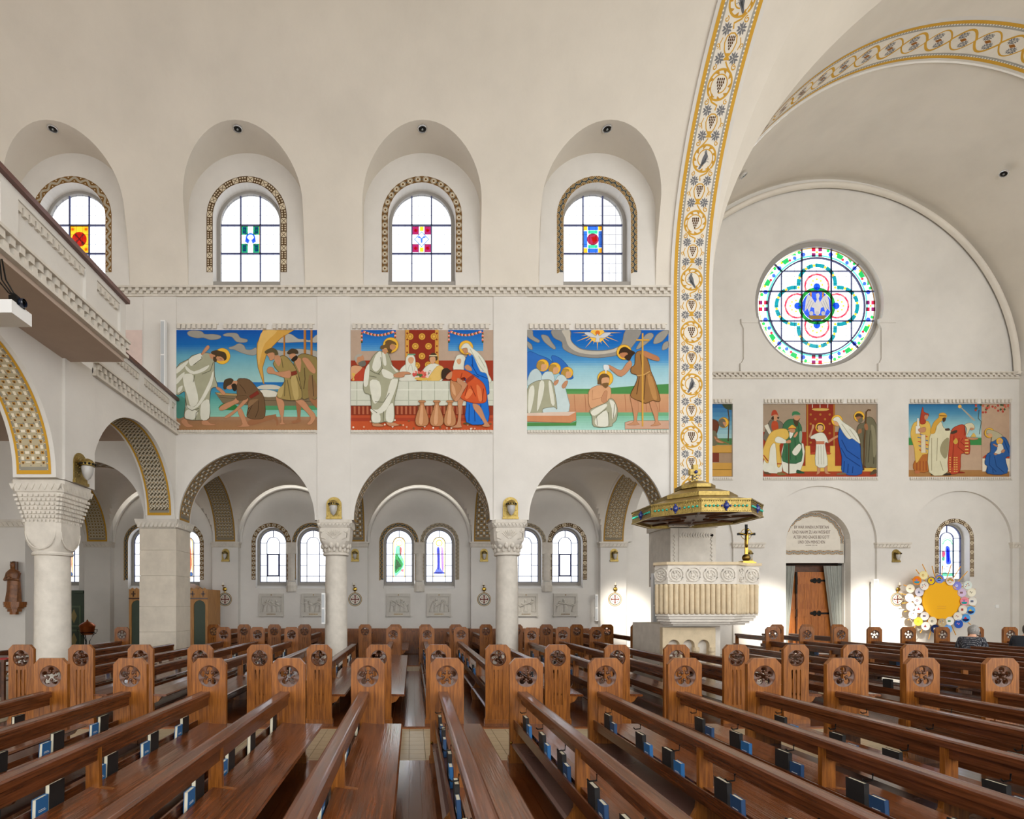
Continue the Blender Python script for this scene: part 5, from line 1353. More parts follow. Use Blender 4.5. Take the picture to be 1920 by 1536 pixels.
# ---------------------------------------------------------------- pews
XR = -.04
def panel_meshes():
    out = [(-.2, 0), (.2, 0), (.2, .07), (.19, .09), (.19, 1.12), (.125, 1.19), (-.125, 1.19), (-.19, 1.12), (-.19, .09), (-.2, .07)]
    hole = list(reversed(circ(0, .985, .123, 30)))
    mb = MB(); mb.prism([out, hole], 'XZ', 0, .04)
    slots = [list(reversed([(x-.012, .28), (x+.012, .28), (x+.012, .80), (x, .815), (x-.012, .80)])) for x in (-.06, 0, .06)]
    mb.prism([out, hole]+slots, 'XZ', -.012, 0)
    mb.box(-.205, .205, -.022, .05, 0, .06)
    pm = mb.mesh('end_panel', 'oak_panel')
    def rin(a):
        k = (a-PI/2)/(2*PI/5); f = abs((k-round(k))*2)      # 0 in lobe centre, 1 at cusp
        return .108-.058*f**3-.012*f
    n = 60; vs = []; mb = MB()
    for ring in ((.125, .0), (.125, .036), 'i0', 'i1', 'm0'):
        for i in range(n):
            a = 2*PI*i/n
            if isinstance(ring, tuple): r, y = ring
            elif ring == 'i0': r, y = rin(a), .008
            elif ring == 'i1': r, y = rin(a), .03
            else: r, y = (rin(a)+.125)/2, -.004
            vs.append((r*math.cos(a), y, .985+r*math.sin(a)))
    fs = []
    for a, b in ((0, 4), (4, 2), (2, 3), (3, 1)):
        for i in range(n): j = (i+1) % n; fs.append((a*n+i, a*n+j, b*n+j, b*n+i))
    mb.raw(vs, fs)
    for k in range(5):
        a = PI/2+(k+.5)*2*PI/5; mb.ball((.042*math.cos(a), .018, .985+.042*math.sin(a)), (.017, .017, .017), 8, 5)
        for d in (-.35, .35): mb.ball((.06*math.cos(a+d), .012, .985+.06*math.sin(a+d)), .01, 6, 4)
    return pm, mb.mesh('rosette_tracery', 'oak_carved', smooth=40)
PANEL, TRAC = panel_meshes()
SUP = MB().prism([[(XR-.05, .77), (XR+.045, .77), (XR+.05, .46), (XR+.36, .415), (XR+.30, .33), (XR+.13, .26), (XR+.11, 0), (XR-.12, 0), (XR-.15, .14), (XR-.14, .2), (XR-.10, .24), (XR-.065, .30), (XR-.05, .42)]], 'XZ', -.02, .02).mesh('support', 'oak_panel')
HOOK = MB().tube([(XR-.05, 0, .70), (XR-.052, 0, .655), (XR-.10, 0, .65), (XR-.115, 0, .665)], .006, 6).mesh('hook', 'black_iron')
KNOB = MB().ball((0, 0, 0), .016, 8, 6).mesh('hinge_knob', 'brass')
def link(me, name, parent, loc=(0, 0, 0), rz=0):
    o = bpy.data.objects.new(name, me); COL.objects.link(o); o.parent = parent; o.location = loc; o.rotation_euler = (0, 0, rz); return o
def pew_proto(y0, y1, near, far, hooks):
    L = y1-y0; a, b = -L/2, L/2
    t = thing('oak_pew', '', 'pew', (0, (y0+y1)/2, PZ))
    def ext(name, prof, m, pa=0, pb=0): return link(MB().prism([prof], 'XZ', a+pa, b-pb).mesh(name, m), name, t)
    ext('top_rail', [(XR-.06, .755), (XR+.055, .755), (XR+.055, .80), (XR+.042, .815), (XR+.03, .812), (XR-.035, .812), (XR-.047, .817), (XR-.06, .805)], 'oak_rail')
    ext('backrest', [(XR-.02, .675), (XR+.035, .66), (XR+.042, .755), (XR-.02, .755)], 'oak_rail')
    ext('seat', [(XR-.02, .43), (XR+.40, .405), (XR+.425, .408), (XR+.435, .422), (XR+.42, .438), (XR+.3, .44), (XR+.12, .447), (XR-.02, .465)], 'oak_seat', 0, 0)
    ext('book_rack', [(XR-.10, .385), (XR-.02, .385), (XR-.02, .40), (XR-.085, .40), (XR-.088, .49), (XR-.103, .49)], 'oak_rail')
    ext('kneeler', [(XR-.13, .20), (XR-.10, .19), (XR+.2, .20), (XR+.2, .225), (XR-.10, .225), (XR-.13, .215)], 'kneeler_pad', .05, .05)
    link(KNOB, 'hinge_knob', t, (XR-.135, b-.06, .235))
    n = max(1, int(round(L/2.05)))
    for i in range(n+1):
        link(SUP, 'support', t, (0, min(b-.03, max(a+.03, b-.03-i*L/n)), 0))
    if near: p = link(PANEL, 'end_panel', t, (0, a, 0)); link(TRAC, 'rosette_tracery', p)
    if far: p = link(PANEL, 'end_panel', t, (0, b, 0), PI); link(TRAC, 'rosette_tracery', p)
    if hooks:
        k = int(L/.72)
        for i in range(k): link(HOOK, 'hook', t, (0, b-.45-i*.72, 0))
    return t
PROTO = {}
ORD = ['first', 'second', 'third', 'fourth', 'fifth', 'sixth', 'seventh', 'eighth', 'ninth', 'tenth', 'eleventh', 'twelfth', 'thirteenth', 'fourteenth', 'fifteenth', 'sixteenth', 'seventeenth', 'eighteenth', 'nineteenth', 'twentieth']
def book_meshes(w, h, t, cm):
    mb = MB(); c = .003
    mb.box(-t/2, -t/2+c, -w/2, w/2, 0, h); mb.box(t/2-c, t/2, -w/2, w/2, 0, h); mb.box(-t/2, t/2, w/2-c, w/2, 0, h)
    cov = mb.mesh('book_cover', cm)
    pg = MB().box(-t/2+c, t/2-c, -w/2+.005, w/2-c, .004, h-.005).mesh('pages', 'pages')
    return cov, pg
BOOKS = {'black': book_meshes(.15, .22, .034, 'black_cover'), 'blue': book_meshes(.115, .165, .03, 'blue_cover'), 'navy': book_meshes(.115, .165, .03, 'navy_cover')}
MARK = MB().box(-.0006, .0006, -.035, .035, .075, .079).box(-.0006, .0006, -.035, .025, .085, .089).mesh('cover_lines', 'white_metal')
def book(kind, X, y, x, flip, lean, label, group):
    if X > 12.5 and abs(y-12.55) < .7: return      # taken out where people sit
    cov, pg = BOOKS[kind]
    o = bpy.data.objects.new('black_hymn_book' if kind == 'black' else 'blue_song_book', cov); COL.objects.link(o)
    o.location = (X+x, y, PZ+.402); o.rotation_euler = (0, lean, PI if flip else 0)
    tag(o, label, 'book', group)
    link(pg, 'pages', o)
    if kind != 'black':
        for s in (-1, 1): link(MARK, 'cover_lines', o, (s*.0153, 0, 0))
rb = random.Random(11)
def add_pew(block, idx, total, X, y0, y1, near, far, hooks, short, dist, nb, bname):
    key = (round(y0, 2), round(y1, 2), near, far, hooks)
    lab = '%soak pew, %s from the left in the %s' % ('short ' if short else '', ORD[idx], bname)
    if key not in PROTO:
        t = PROTO[key] = pew_proto(y0, y1, near, far, hooks)
    else: t = copy_tree(PROTO[key])
    t.location = (X, (y0+y1)/2, PZ); tag(t, lab, 'pew', 'oak pews with pierced rosette ends')
    for k in range(nb):
        y = y1-.32-k*dist-rb.uniform(0, .22)
        if y < max(y0+.2, 1.9): break
        left = X < 0
        wb = 'nearest pew block' if block == 1 else ('middle pew block' if block == 2 else 'crossing pew block')
        common = ', %s from far end, %s pew from left, %s' % (ORD[k], ORD[idx], wb.replace(' pew block', ' block'))
        n_ = max(1, int(round((y1-y0)/2.05)))
        for q_ in range(n_+1):
            d_ = y-(y1-.03-q_*(y1-y0)/n_)
            if -.12 < d_ < .30: y = y1-.03-q_*(y1-y0)/n_-.13 if d_ < .02 else y1-.03-q_*(y1-y0)/n_+.31
        if k == 0: y = min(y, y1-.16)
        # black book in the rack, blue one beside or before it
        sx = XR-.052
        if left:
            book('black', X, y, sx+.002, 0, rb.uniform(.01, .05), 'black hymn book'+common, 'black hymn books in the pew racks')
            if rb.random() < .85: book('blue', X, y-.138-rb.uniform(0, .03), sx+.002, 0, rb.uniform(0, .06), 'blue song book'+common, 'blue song books in the pew racks')
        else:
            book('black', X, y, sx-.002, 1, rb.uniform(.01, .05), 'black hymn book'+common, 'black hymn books in the pew racks')
            if rb.random() < .85: book('navy' if rb.random() < .75 else 'blue', X, y-.145-rb.uniform(0, .03), sx-.002, 1, rb.uniform(0, .06), 'blue song book'+common, 'blue song books in the pew racks')
px = lambda i: .395+.9*i
I1 = list(range(-5, 8))
for q, i in enumerate(I1): add_pew(1, q, len(I1), px(i), -.3, 6.09, False, True, i >= 0, False, .68, 6, 'block of pews nearest the viewer')
I2 = list(range(-7, 9)); ends = {-7: 13.2, -3: 13.2, -2: 13.2, 2: 13.2, 3: 13.85, 6: 11.0, 7: 11.1, 8: 12.2}
for q, i in enumerate(I2):
    e = ends.get(i, 14.18); add_pew(2, q, len(I2), px(i), 8.06, e, True, e > 13.5, False, e < 13.5, 1.1, 4, 'middle block of pews')
for q, i in enumerate((-10, -9, -8)):
    e = 14.18 if i == -9 else 13.1; add_pew(4, q, 3, px(i), 10.9, e, False, e > 13.5, False, True, 1, 0, 'pews below the gallery')
I3 = list(range(-7, 8))
for q, i in enumerate(I3): add_pew(3, q, len(I3), px(i), 15.87, 18.8, True, False, False, False, 1, 0, 'aisle block of pews by the wainscot')
for q in range(8): add_pew(5, q, 8, 9.57+.9*q, 8.06, 14.18, False, True, False, False, 1.15, 3, 'crossing block of pews at right')
for q in range(3): add_pew(6, q, 3, 10.86+.9*q, 15.87, 17.8, True, False, False, True, 1, 0, 'pews before the side door')
# ---------------------------------------------------------------- columns and piers
def sq_loft(mb, c, levels, seg=32):
    """levels: (z, half width, squareness 0..1)"""
    vs = []; fs = []
    for z, w, q in levels:
        for i in range(seg):
            a = 2*PI*i/seg+PI/seg; ca, sa = math.cos(a), math.sin(a)
            k = w/max(abs(ca), abs(sa)); r = q*k+(1-q)*w
            vs.append((c[0]+r*ca, c[1]+r*sa, z))
    for l in range(len(levels)-1):
        for i in range(seg):
            j = (i+1) % seg; fs.append((l*seg+i, l*seg+j, (l+1)*seg+j, (l+1)*seg+i))
    fs.append(tuple(range(seg))); fs.append(tuple(range((len(levels)-1)*seg, len(levels)*seg)))
    mb.raw(vs, fs)
for x, lab in ((XL[2], 'round stone column with carved shell capital between the boat and banquet murals'), (XL[3], 'round stone column with carved tablet capital between the banquet and baptism murals')):
    cy = 14.37
    t = thing('stone_column', lab, 'column', (x, cy, FZ))
    mb = MB(); mb.prism([[(x+.46*a, cy+.46*b) for a, b in ((-1, -.6), (-.6, -1), (.6, -1), (1, -.6), (1, .6), (.6, 1), (-.6, 1), (-1, .6))]], 'XY', FZ, .32)
    mb.lathe([(.42, .32), (.42, .36), (.38, .40), (.33, .43)], 28, (x, cy, 0)); mb.build('plinth', 'limestone', t, 30)
    mb = MB(); mb.lathe([(.315, .42), (.30, .5), (.298, 2.0), (.285, 3.16)], 32, (x, cy, 0)); mb.build('shaft', 'limestone', t, 40)
    mb = MB(); mb.lathe([(.30, 3.1), (.345, 3.12), (.35, 3.15), (.345, 3.18), (.30, 3.2)], 32, (x, cy, 0))
    sq_loft(mb, (x, cy), [(3.18, .30, 0), (3.28, .315, .05), (3.38, .37, .4), (3.48, .40, .85), (3.62, .405, 1), (3.82, .41, 1), (3.84, .43, 1), (3.93, .45, 1), (3.94, .46, 1), (4.025, .46, 1)])
    cap = mb.build('capital', 'limestone', t, 25)
    mb = MB()
    for k in range(9):                                  # pointed teeth under the abacus
        w = .86/9; a = x-.43+k*w; mb.prism([[(a, 3.93), (a+w, 3.93), (a+w/2, 3.855)]], 'XZ', cy-.465, cy-.43)
        a = cy-.43+k*w; mb.prism([[(a, 3.93), (a+w, 3.93), (a+w/2, 3.855)]], 'YZ', x+.43, x+.465)
    for k in range(-4, 5):                              # fan of rays
        a = PI/2+k*.2; mb.tube([(x+.03*math.cos(a), cy-.412, 3.5+.05*math.sin(a)), (x+.27*math.cos(a), cy-.415, 3.5+.26*math.sin(a))], .012, 5)
    for s in (-1, 1):
        mb.tube([(x+s*.22, cy-.412, 3.52), (x+s*.33, cy-.412, 3.56), (x+s*.34, cy-.412, 3.68), (x+s*.27, cy-.412, 3.72)], .014, 5)
        mb.box(x+s*.34-.03, x+s*.34+.03, cy-.42, cy-.40, 3.72, 3.8)
    for k in range(14):                                 # curled leaves
        a = 2*PI*k/14; mb.ball((x+.36*math.cos(a), cy+.36*math.sin(a), 3.37), (.06, .06, .085), 8, 6); mb.ball((x+.325*math.cos(a+.22), cy+.325*math.sin(a+.22), 3.26), (.045, .045, .07), 8, 6)
    mb.build('carving', 'limestone', cap, 40)

# big column under the gallery
x, cy = -6.65, 9.87
t = thing('stone_column', 'thick round column with basket-weave capital under the gallery at left', 'column', (x, cy, FZ))
mb = MB(); mb.lathe([(.40, FZ), (.40, .1), (.33, .2)], 28, (x, cy, 0)); mb.build('plinth', 'limestone', t, 30)
mb = MB(); mb.lathe([(.31, .15), (.295, .4), (.285, 2.74)], 32, (x, cy, 0)); mb.build('shaft', 'limestone', t, 40)
mb = MB(); mb.lathe([(.28, 2.70), (.32, 2.71), (.33, 2.74), (.31, 2.77)], 32, (x, cy, 0))
sq_loft(mb, (x, cy), [(2.75, .29, 0), (2.80, .31, .15), (2.88, .325, .55), (2.98, .33, .85), (3.1, .335, 1), (3.3, .335, 1)])
sq_loft(mb, (x, cy), [(3.28, .31, 1), (3.8, .43, 1), (3.82, .45, 1), (3.95, .47, 1), (4.02, .475, 1)])
cap = mb.build('capital', 'limestone', t, 25)
mb = MB()
for r in range(7):
    z = 3.29+r*.073; hw = .31+(z-3.28)/.52*.12+.012; n = 9+(r % 2)
    for k in range(n):
        c = -hw+2*hw*(k+(.5 if True else 0))/n; d = hw/n*.62
        mb.box(x+c-d, x+c+d, cy-hw-.02, cy-hw+.04, z, z+.045); mb.box(x+hw-.04, x+hw+.02, cy+c-d, cy+c+d, z, z+.045)
for k in range(8):
    w = .92/8; a = x-.46+k*w; mb.prism([[(a, 3.95), (a+w, 3.95), (a+w/2, 3.84)]], 'XZ', cy-.475, cy-.44); a = cy-.46+k*w; mb.prism([[(a, 3.95), (a+w, 3.95), (a+w/2, 3.84)]], 'YZ', x+.44, x+.475)
for s in (0, 1):
    for cz in ((x, 0),):
        pts = [(math.cos(PI+PI*k/14)*.27, 3.12+.27*math.sin(PI+PI*k/14)*1.15) for k in range(15)]
        mb.tube([(x+u, cy-.335, v) if s == 0 else (x+.335, cy+u, v) for u, v in pts], .012, 5)
mb.build('weave_carving', 'limestone', cap)

# square ashlar pier at the end of the nave wall
t = thing('stone_pier', 'square pier of pale stone blocks left of the boat mural', 'pier', (-6.66, 14.4, FZ))
zs = [FZ, .42, 1.09, 1.75, 2.56, 3.23, 3.8]
mb = MB(); mb.box(-7.12, -6.2, 13.98, 14.83, FZ, 3.8); mb.build('core', 'grout', t)
for k in range(6): mb = MB(); mb.box(-7.14, -6.18, 13.955, 14.85, zs[k]+.003, zs[k+1]-.003); mb.build('stone_block', 'ashlar', t)
mb = MB(); sq_loft(mb, (-6.66, 14.4), [(3.79, .47, 1), (3.82, .49, 1), (3.94, .54, 1), (4.03, .56, 1)], 4)
for k in range(9):
    w = 1.0/9; a = -7.16+k*w; mb.prism([[(a, 3.82), (a+w*.6, 3.82), (a+w, 3.94), (a+w*.4, 3.94)]], 'XZ', 13.86, 13.92)
    a = 13.9+k*w; mb.prism([[(a, 3.82), (a+w*.6, 3.82), (a+w, 3.94), (a+w*.4, 3.94)]], 'YZ', -6.16, -6.11)
mb.build('capital', 'limestone', t)
mb = MB(); mb.box(-11.25, -10.16, 14.0, 14.75, FZ, ZS)
struct(mb, 'wall_pier', 'plaster', 'plain plaster pier behind the wooden statue at far left')
impost('impost', -11.2, -10.16, 14.0, 14.75, ZS-.2, ZS, '', bpy.data.objects['wall_pier.001'])

# ---------------------------------------------------------------- wall lamps
def lamp_proto(name, w, h, sh):
    t = thing(name, '', 'lamp')
    mb = MB(); pts = [(-w/2, 0), (w/2, 0), (w/2, h-w/2)]+[(w/2*math.cos(PI*k/14), h-w/2+w/2*math.sin(PI*k/14)) for k in range(1, 15)]
    mb.prism([pts], 'XZ', -.02, 0); mb.box(-w/2-.01, w/2+.01, -.05, 0, -.02, .035)
    pl = mb.build('back_plate', 'gold', t)
    mb = MB(); n = 22
    for k in range(n):
        mb.ball((-w*.42+w*.84*((k*7) % n)/n, -.02, .06+(h-.14)*((k*5) % n)/n), .012, 6, 4)
    mb.build('hammered_bosses', 'gold', pl)['kind'] = 'stuff'
    z = h*.66
    mb = MB(); mb.lathe([(.01, .17*h), (w*.2, .12*h), (w*.3, .02*h), (w*.31, -.08*h), (w*.27, -.1*h)], 16, (0, -.14*sh, z)); mb.box(-.03, .03, -.14*sh, 0, z, z+.06*h)
    cr = mb.build('shade_holder', 'gold', t, 40)
    mb = MB()
    for k in range(12): a = 2*PI*k/12+.26; mb.ball((w*.31*math.cos(a), -.14*sh+w*.31*math.sin(a), z-.03*h), .022*sh, 8, 6)
    mb.build('shaded_holes', 'black_iron', cr)  # black balls stand in for the shade inside the crown's holes
    mb = MB(); mb.lathe([(w*.25, 0), (w*.26, -.1*h), (w*.22, -.26*h), (w*.13, -.4*h), (.004, -.48*h)], 18, (0, -.14*sh, z-.08*h)); mb.build('shade', 'frosted_glass', t, True)
    return t
lp = None
def place(proto, used, loc, rz, label, group):
    t = proto if not used[0] else copy_tree(proto)
    used[0] = True; t.location = loc; t.rotation_euler = (0, 0, rz); tag(t, label, None, group); return t
big, ub = lamp_proto('wall_lamp', .40, .56, 1.0), [False]
G_ = 'gilded wall lamps with egg-shaped glass shades'
place(big, ub, (XL[2]-.0, YN-.02, 4.06), 0, 'gilt wall lamp above the column between the boat and banquet murals', G_)
place(big, ub, (XL[3]+.02, YN-.02, 4.06), 0, 'gilt wall lamp above the column between the banquet and baptism murals', G_)
place(big, ub, (-6.15, 9.87, 4.05), PI/2, 'gilt wall lamp above the basket-weave column under the gallery', G_)
sm, us_ = lamp_proto('wall_lamp', .27, .44, .8), [False]
for x, lb in ((XL[1]+.02, 'left of the plain paired windows'), (XL[2]+.02, 'just right of the left column'), (XL[3]-.0, 'just left of the right column'), (XL[4]+.02, 'nearest the pulpit')):
    place(sm, us_, (x, 18.96, 3.34), 0, 'small gilt wall lamp on the aisle pilaster '+lb, G_)
place(sm, us_, (12.1, 19.2, 3.34), 0, 'small gilt wall lamp behind the pulpit crucifix', G_)
place(sm, us_, (17.4, 19.2, 3.34), 0, 'small gilt wall lamp between the side door and the yellow sun', G_)

# ---------------------------------------------------------------- consecration crosses with candle brackets
def cross_proto():
    t = thing('consecration_cross', '', 'wall cross')
    mb = MB(); mb.prism([circ(0, 0, .245, 40)], 'XZ', -.02, 0); d = mb.build('roundel', 'plaque_stone', t)
    p = Paint(lambda u, v, n: (u, -.0205-n, v), dl=.0008)
    p.disc(0, 0, .243, '#9c7a40', 40); p.l = 2; p.disc(0, 0, .222, '#d8cfbd', 40); p.l = 3; p.disc(0, 0, .205, '#6b6a60', 40); p.l = 4; p.disc(0, 0, .175, '#ddd6c8', 40); p.l = 5
    for a in range(4):
        c, s = math.cos(a*PI/2), math.sin(a*PI/2); R_ = lambda u, v: (u*c-v*s, u*s+v*c)
        p.poly([R_(.0, -.016), R_(.11, -.02), R_(.145, -.055), R_(.145, .055), R_(.11, .02), R_(.0, .016)], '#6e2c22')
        q = R_(.075, .075); p.l = 6; p.disc(q[0], q[1], .018, '#6e2c22', 8); p.l = 5
    p.build('painted_cross', 'paint', d, recalc=False)
    mb = MB(); mb.ball((0, -.05, .36), (.075, .03, .075), 14, 10); mb.tube([(0, -.04, .36), (-.03, -.12, .42), (-.03, -.14, .47)], .012, 6); mb.lathe([(.0, 0), (.045, .005), (.05, .02), (.02, .03)], 12, (-.03, -.14, .47)); mb.tube([(0, -.02, .28), (0, -.02, .24)], .02, 6)
    mb.build('bracket', 'brass', t, 40)
    mb = MB(); mb.lathe([(.0, .0), (.02, .0), (.02, .1), (.004, .105)], 10, (-.03, -.14, .5)); mb.build('candle', 'candle', t)
    return t
cp, uc = cross_proto(), [False]
for x, y, lb in ((XL[1]-.0, 18.96, 'left of the plain paired windows'), (XL[2]+.02, 18.96, 'beside the left column'), (XL[3]-.0, 18.96, 'beside the right column'), (XL[4]+.05, 18.96, 'nearest the pulpit'), (17.45, 19.2, 'beside the yellow sun')):
    place(cp, uc, (x, y, WZ(1124, y)), 0, 'painted cross roundel with brass candle bracket on pilaster '+lb, 'cross roundels with candle brackets')

# ---------------------------------------------------------------- relief plaques
def plaque(x, seed, label):
    t = thing('relief_plaque', label, 'plaque', (x, 19.17, 1.39), 0, 'carved station plaques under the aisle windows')
    z0, z1 = 1.39, 2.19; r = random.Random(seed)
    mb = MB(); mb.prism([rect(x-.43, x+.43, z0, z1), list(reversed(rect(x-.36, x+.36, z0+.13, z1-.11)))], 'XZ', 19.12, 19.2); mb.box(x-.37, x+.37, 19.165, 19.2, z0+.1, z1-.1); mb.box(x-.45, x+.45, 19.1, 19.2, z0-.02, z0+.015); mb.box(x-.43, x-.37, 19.11, 19.2, z0-.05, z0); mb.box(x+.37, x+.43, 19.11, 19.2, z0-.05, z0)
    mb.build('stone_frame', 'plaque_stone', t)
    n = r.choice((3, 4, 4))
    for k in range(n):
        cx = x-.27+.54*k/(n-1)+r.uniform(-.03, .03); h = r.uniform(.40, .5); bend = r.uniform(-.1, .1); mb = MB()
        b = z0+.14
        vs = []; fs = []; L_ = 7
        for i in range(L_+1):
            q = i/L_; w = (.085-.03*q) if q > .15 else .09
            for j in range(9):
                a = PI+PI*j/8; fold = 1+.16*math.sin(j*2.4+i*.4)*(1-q)
                vs.append((cx+bend*q*q+w*math.cos(a), 19.168+.05*fold*math.sin(a), b+(h-.1)*q))
        for i in range(L_):
            for j in range(8): fs.append((i*9+j, i*9+j+1, (i+1)*9+j+1, (i+1)*9+j))
        mb.raw(vs, fs); mb.ball((cx+bend*1.15, 19.14, b+h-.055), (.042, .035, .052), 10, 8)
        s = r.choice((-1, 1)); mb.tube([(cx+bend*.9, 19.13, b+h-.14), (cx+bend+s*.09, 19.115, b+h-.2), (cx+bend+s*.16, 19.125, b+h-.15)], [.026, .022, .015], 6)
        mb.build('carved_figure', 'plaque_stone', t, 50)
    mb = MB(); a = r.uniform(-.6, .6)
    mb.tube([(x-.25*math.cos(a), 19.12, z0+.42-.25*math.sin(a)), (x+.25*math.cos(a), 19.12, z0+.42+.25*math.sin(a))], .022, 4)
    mb.build('carved_beam', 'plaque_stone', t)
    mb = MB()
    for k in range(9): mb.box(x-.16+k*.036, x-.135+k*.036, 19.116, 19.121, z0+.045, z0+.075)
    mb.build('gold_lettering', 'gold_dark', t)
    mb = MB(); mb.lathe([(.0, 0), (.02, 0), (.02, .01)], 10, (0, 0, 0)); mb.v = [(x+p[0], 19.118-p[2], z1-.05+p[1]) for p in mb.v]; mb.build('boss', 'gold_dark', t)
for pxx, lb in ((509, 'under the plain windows, left of the left column'), (588, 'just left of the left column, behind the slim speaker'), (747, 'under the green saint window'), (823, 'under the blue and lilac saint window'), (986, 'just right of the right column'), (1060, 'between the right column and the pulpit')):
    plaque(WX(pxx, 19.15), pxx, 'square carved stone relief '+lb)

# ---------------------------------------------------------------- slim loudspeakers
def speaker(pxa, y, py0, py1, label, w=.11):
    x = WX(pxa, y); z0, z1 = WZ(py1, y), WZ(py0, y)
    t = thing('column_speaker', label, 'speaker', (x, y, z0), 0, 'slim white column loudspeakers')
    mb = MB(); mb.box(x-w/2, x+w/2, y, y+.12, z0, z1); mb.build('housing', 'white_metal', t)
    mb = MB(); mb.box(x-w*.40, x+w*.28, y-.008, y, z0+.04, (z0+z1)/2-.02); mb.box(x-w*.40, x+w*.28, y-.008, y, (z0+z1)/2+.02, z1-.04); mb.build('grille', 'grey_mesh', t)
    mb = MB(); mb.box(x-.03, x+.03, y+.12, y+.2, z0+.1, z0+.16); mb.box(x-.03, x+.03, y+.12, y+.2, z1-.16, z1-.1); mb.build('bracket', 'black_iron', t)
speaker(305, 13.8, 600, 730, 'slim white loudspeaker on the wall left of the boat mural', .12)
speaker(606, 13.9, 1112, 1170, 'slim white loudspeaker at the left side of the left column', .09)
speaker(1119, 18.95, 1115, 1165, 'slim white loudspeaker left of the aisle pilaster near the pulpit', .1)
speaker(1228, 13.9, 1075, 1196, 'slim white loudspeaker beside the left edge of the pulpit', .1)
speaker(1643, 19.0, 1086, 1178, 'slim white loudspeaker right of the side door', .17)

# ---------------------------------------------------------------- pulpit
PL = [(5.46, 11.4), (6.94, 11.4), (7.35, 11.77), (7.66, 11.77), (7.66, 13.2), (7.3, 13.9), (6.45, 13.9), (6.2, 13.4), (5.29, 11.65)]
cxp, cyp = 6.55, 12.5
def sc_(s): return [(cxp+(a-cxp)*s, cyp+(b-cyp)*s) for a, b in PL]
pul = thing('stone_pulpit', 'pale stone pulpit with fluted sides and carved scroll frieze', 'pulpit', (cxp, cyp, FZ))
mb = MB(); mb.prism([sc_(1.035)], 'XY', 2.66, 2.72); mb.build('parapet_rail', 'limestone_warm', pul)
mb = MB(); mb.prism([sc_(.995)], 'XY', 2.25, 2.66); fr = mb.build('frieze', 'limestone', pul)
mb = MB()
def edge_pts(i): return PL[i], PL[(i+1) % len(PL)]
for i in (8, 0, 1, 2):
    a, b = edge_pts(i); L_ = math.hypot(b[0]-a[0], b[1]-a[1]); n = max(1, int(L_/.3)); dx, dy = (b[0]-a[0])/L_, (b[1]-a[1])/L_; nx, ny = dy, -dx
    for k in range(n):
        u = L_*(k+.5)/n
        for R_ in (.15, .09):
            pts = []
            for q in range(17):
                an = 2*PI*q/16
                pts.append((a[0]+dx*(u+R_*math.cos(an)*min(1, L_/n/.32))-nx*-.004, a[1]+dy*(u+R_*math.cos(an)*min(1, L_/n/.32))+ny*.004, 2.455+R_*math.sin(an)))
            mb.tube(pts, .016, 5, caps=False)
        for q in range(5):
            an = 2*PI*q/5; mb.ball((a[0]+dx*(u+.05*math.cos(an))+nx*.0, a[1]+dy*(u+.05*math.cos(an))+ny*.0, 2.455+.05*math.sin(an)), .026, 6, 4)
        mb.tube([(a[0]+dx*(u-.15), a[1]+dy*(u-.15), 2.32), (a[0]+dx*u, a[1]+dy*u, 2.30), (a[0]+dx*(u+.15), a[1]+dy*(u+.15), 2.6)], .012, 5)
mb.build('scroll_carving', 'limestone', fr, 40)
mb = MB(); mb.prism([sc_(.97)], 'XY', 1.6, 2.26); body = mb.build('body', 'limestone_warm', pul)
for i in (8, 0, 1, 2):
    a, b = edge_pts(i); L_ = math.hypot(b[0]-a[0], b[1]-a[1]); n = max(2, int(round(L_/.118)))
    for k in range(n):
        u = (k+.5)/n; x, y = a[0]+(b[0]-a[0])*u, a[1]+(b[1]-a[1])*u
        x, y = cxp+(x-cxp)*.985, cyp+(y-cyp)*.985
        mb = MB(); mb.lathe([(.03, 1.6), (.045, 1.62), (.05, 1.66), (.05, 2.22), (.03, 2.25)], 10, (x, y, 0)); mb.build('flute', 'limestone_warm', pul, 40)
mb = MB(); mb.prism([sc_(.985)], 'XY', 1.56, 1.61)
for a, s in ((1.50, .95), (1.44, .92), (1.39, .86), (1.35, .80)): mb.prism([sc_(s)], 'XY', a-.001, a+.06)
mb.build('base_moulding', 'limestone', pul)
mb = MB(); mb.box(5.62, 6.9, 11.95, 13.6, FZ, 1.36)
ped = mb.build('pedestal', 'limestone', pul)
mb = MB(); arcs = []
out = [(5.55, FZ), (5.62, FZ)]
for c in (5.8, 6.13, 6.46): out += [(c-.13, FZ)]+[(c-.13*math.cos(PI*k/12), .9+.13*math.sin(PI*k/12)) for k in range(13)]+[(c+.13, FZ)]
out += [(6.72, FZ), (6.72, 1.3), (5.55, 1.3)]
mb.prism([out], 'XZ', 11.82, 11.95)
for c in (5.63, 5.965, 6.295, 6.64): mb.lathe([(.055, FZ), (.055, .74), (.075, .78), (.075, .86)], 12, (c, 11.84, 0))
mb.build('pedestal_arcade', 'limestone_warm', ped)
mb = MB()
for zz in (.2, .45, .7): mb.box(5.68, 6.6, 11.94, 11.953, zz, zz+.012)
mb.build('block_joints', 'grout', ped)
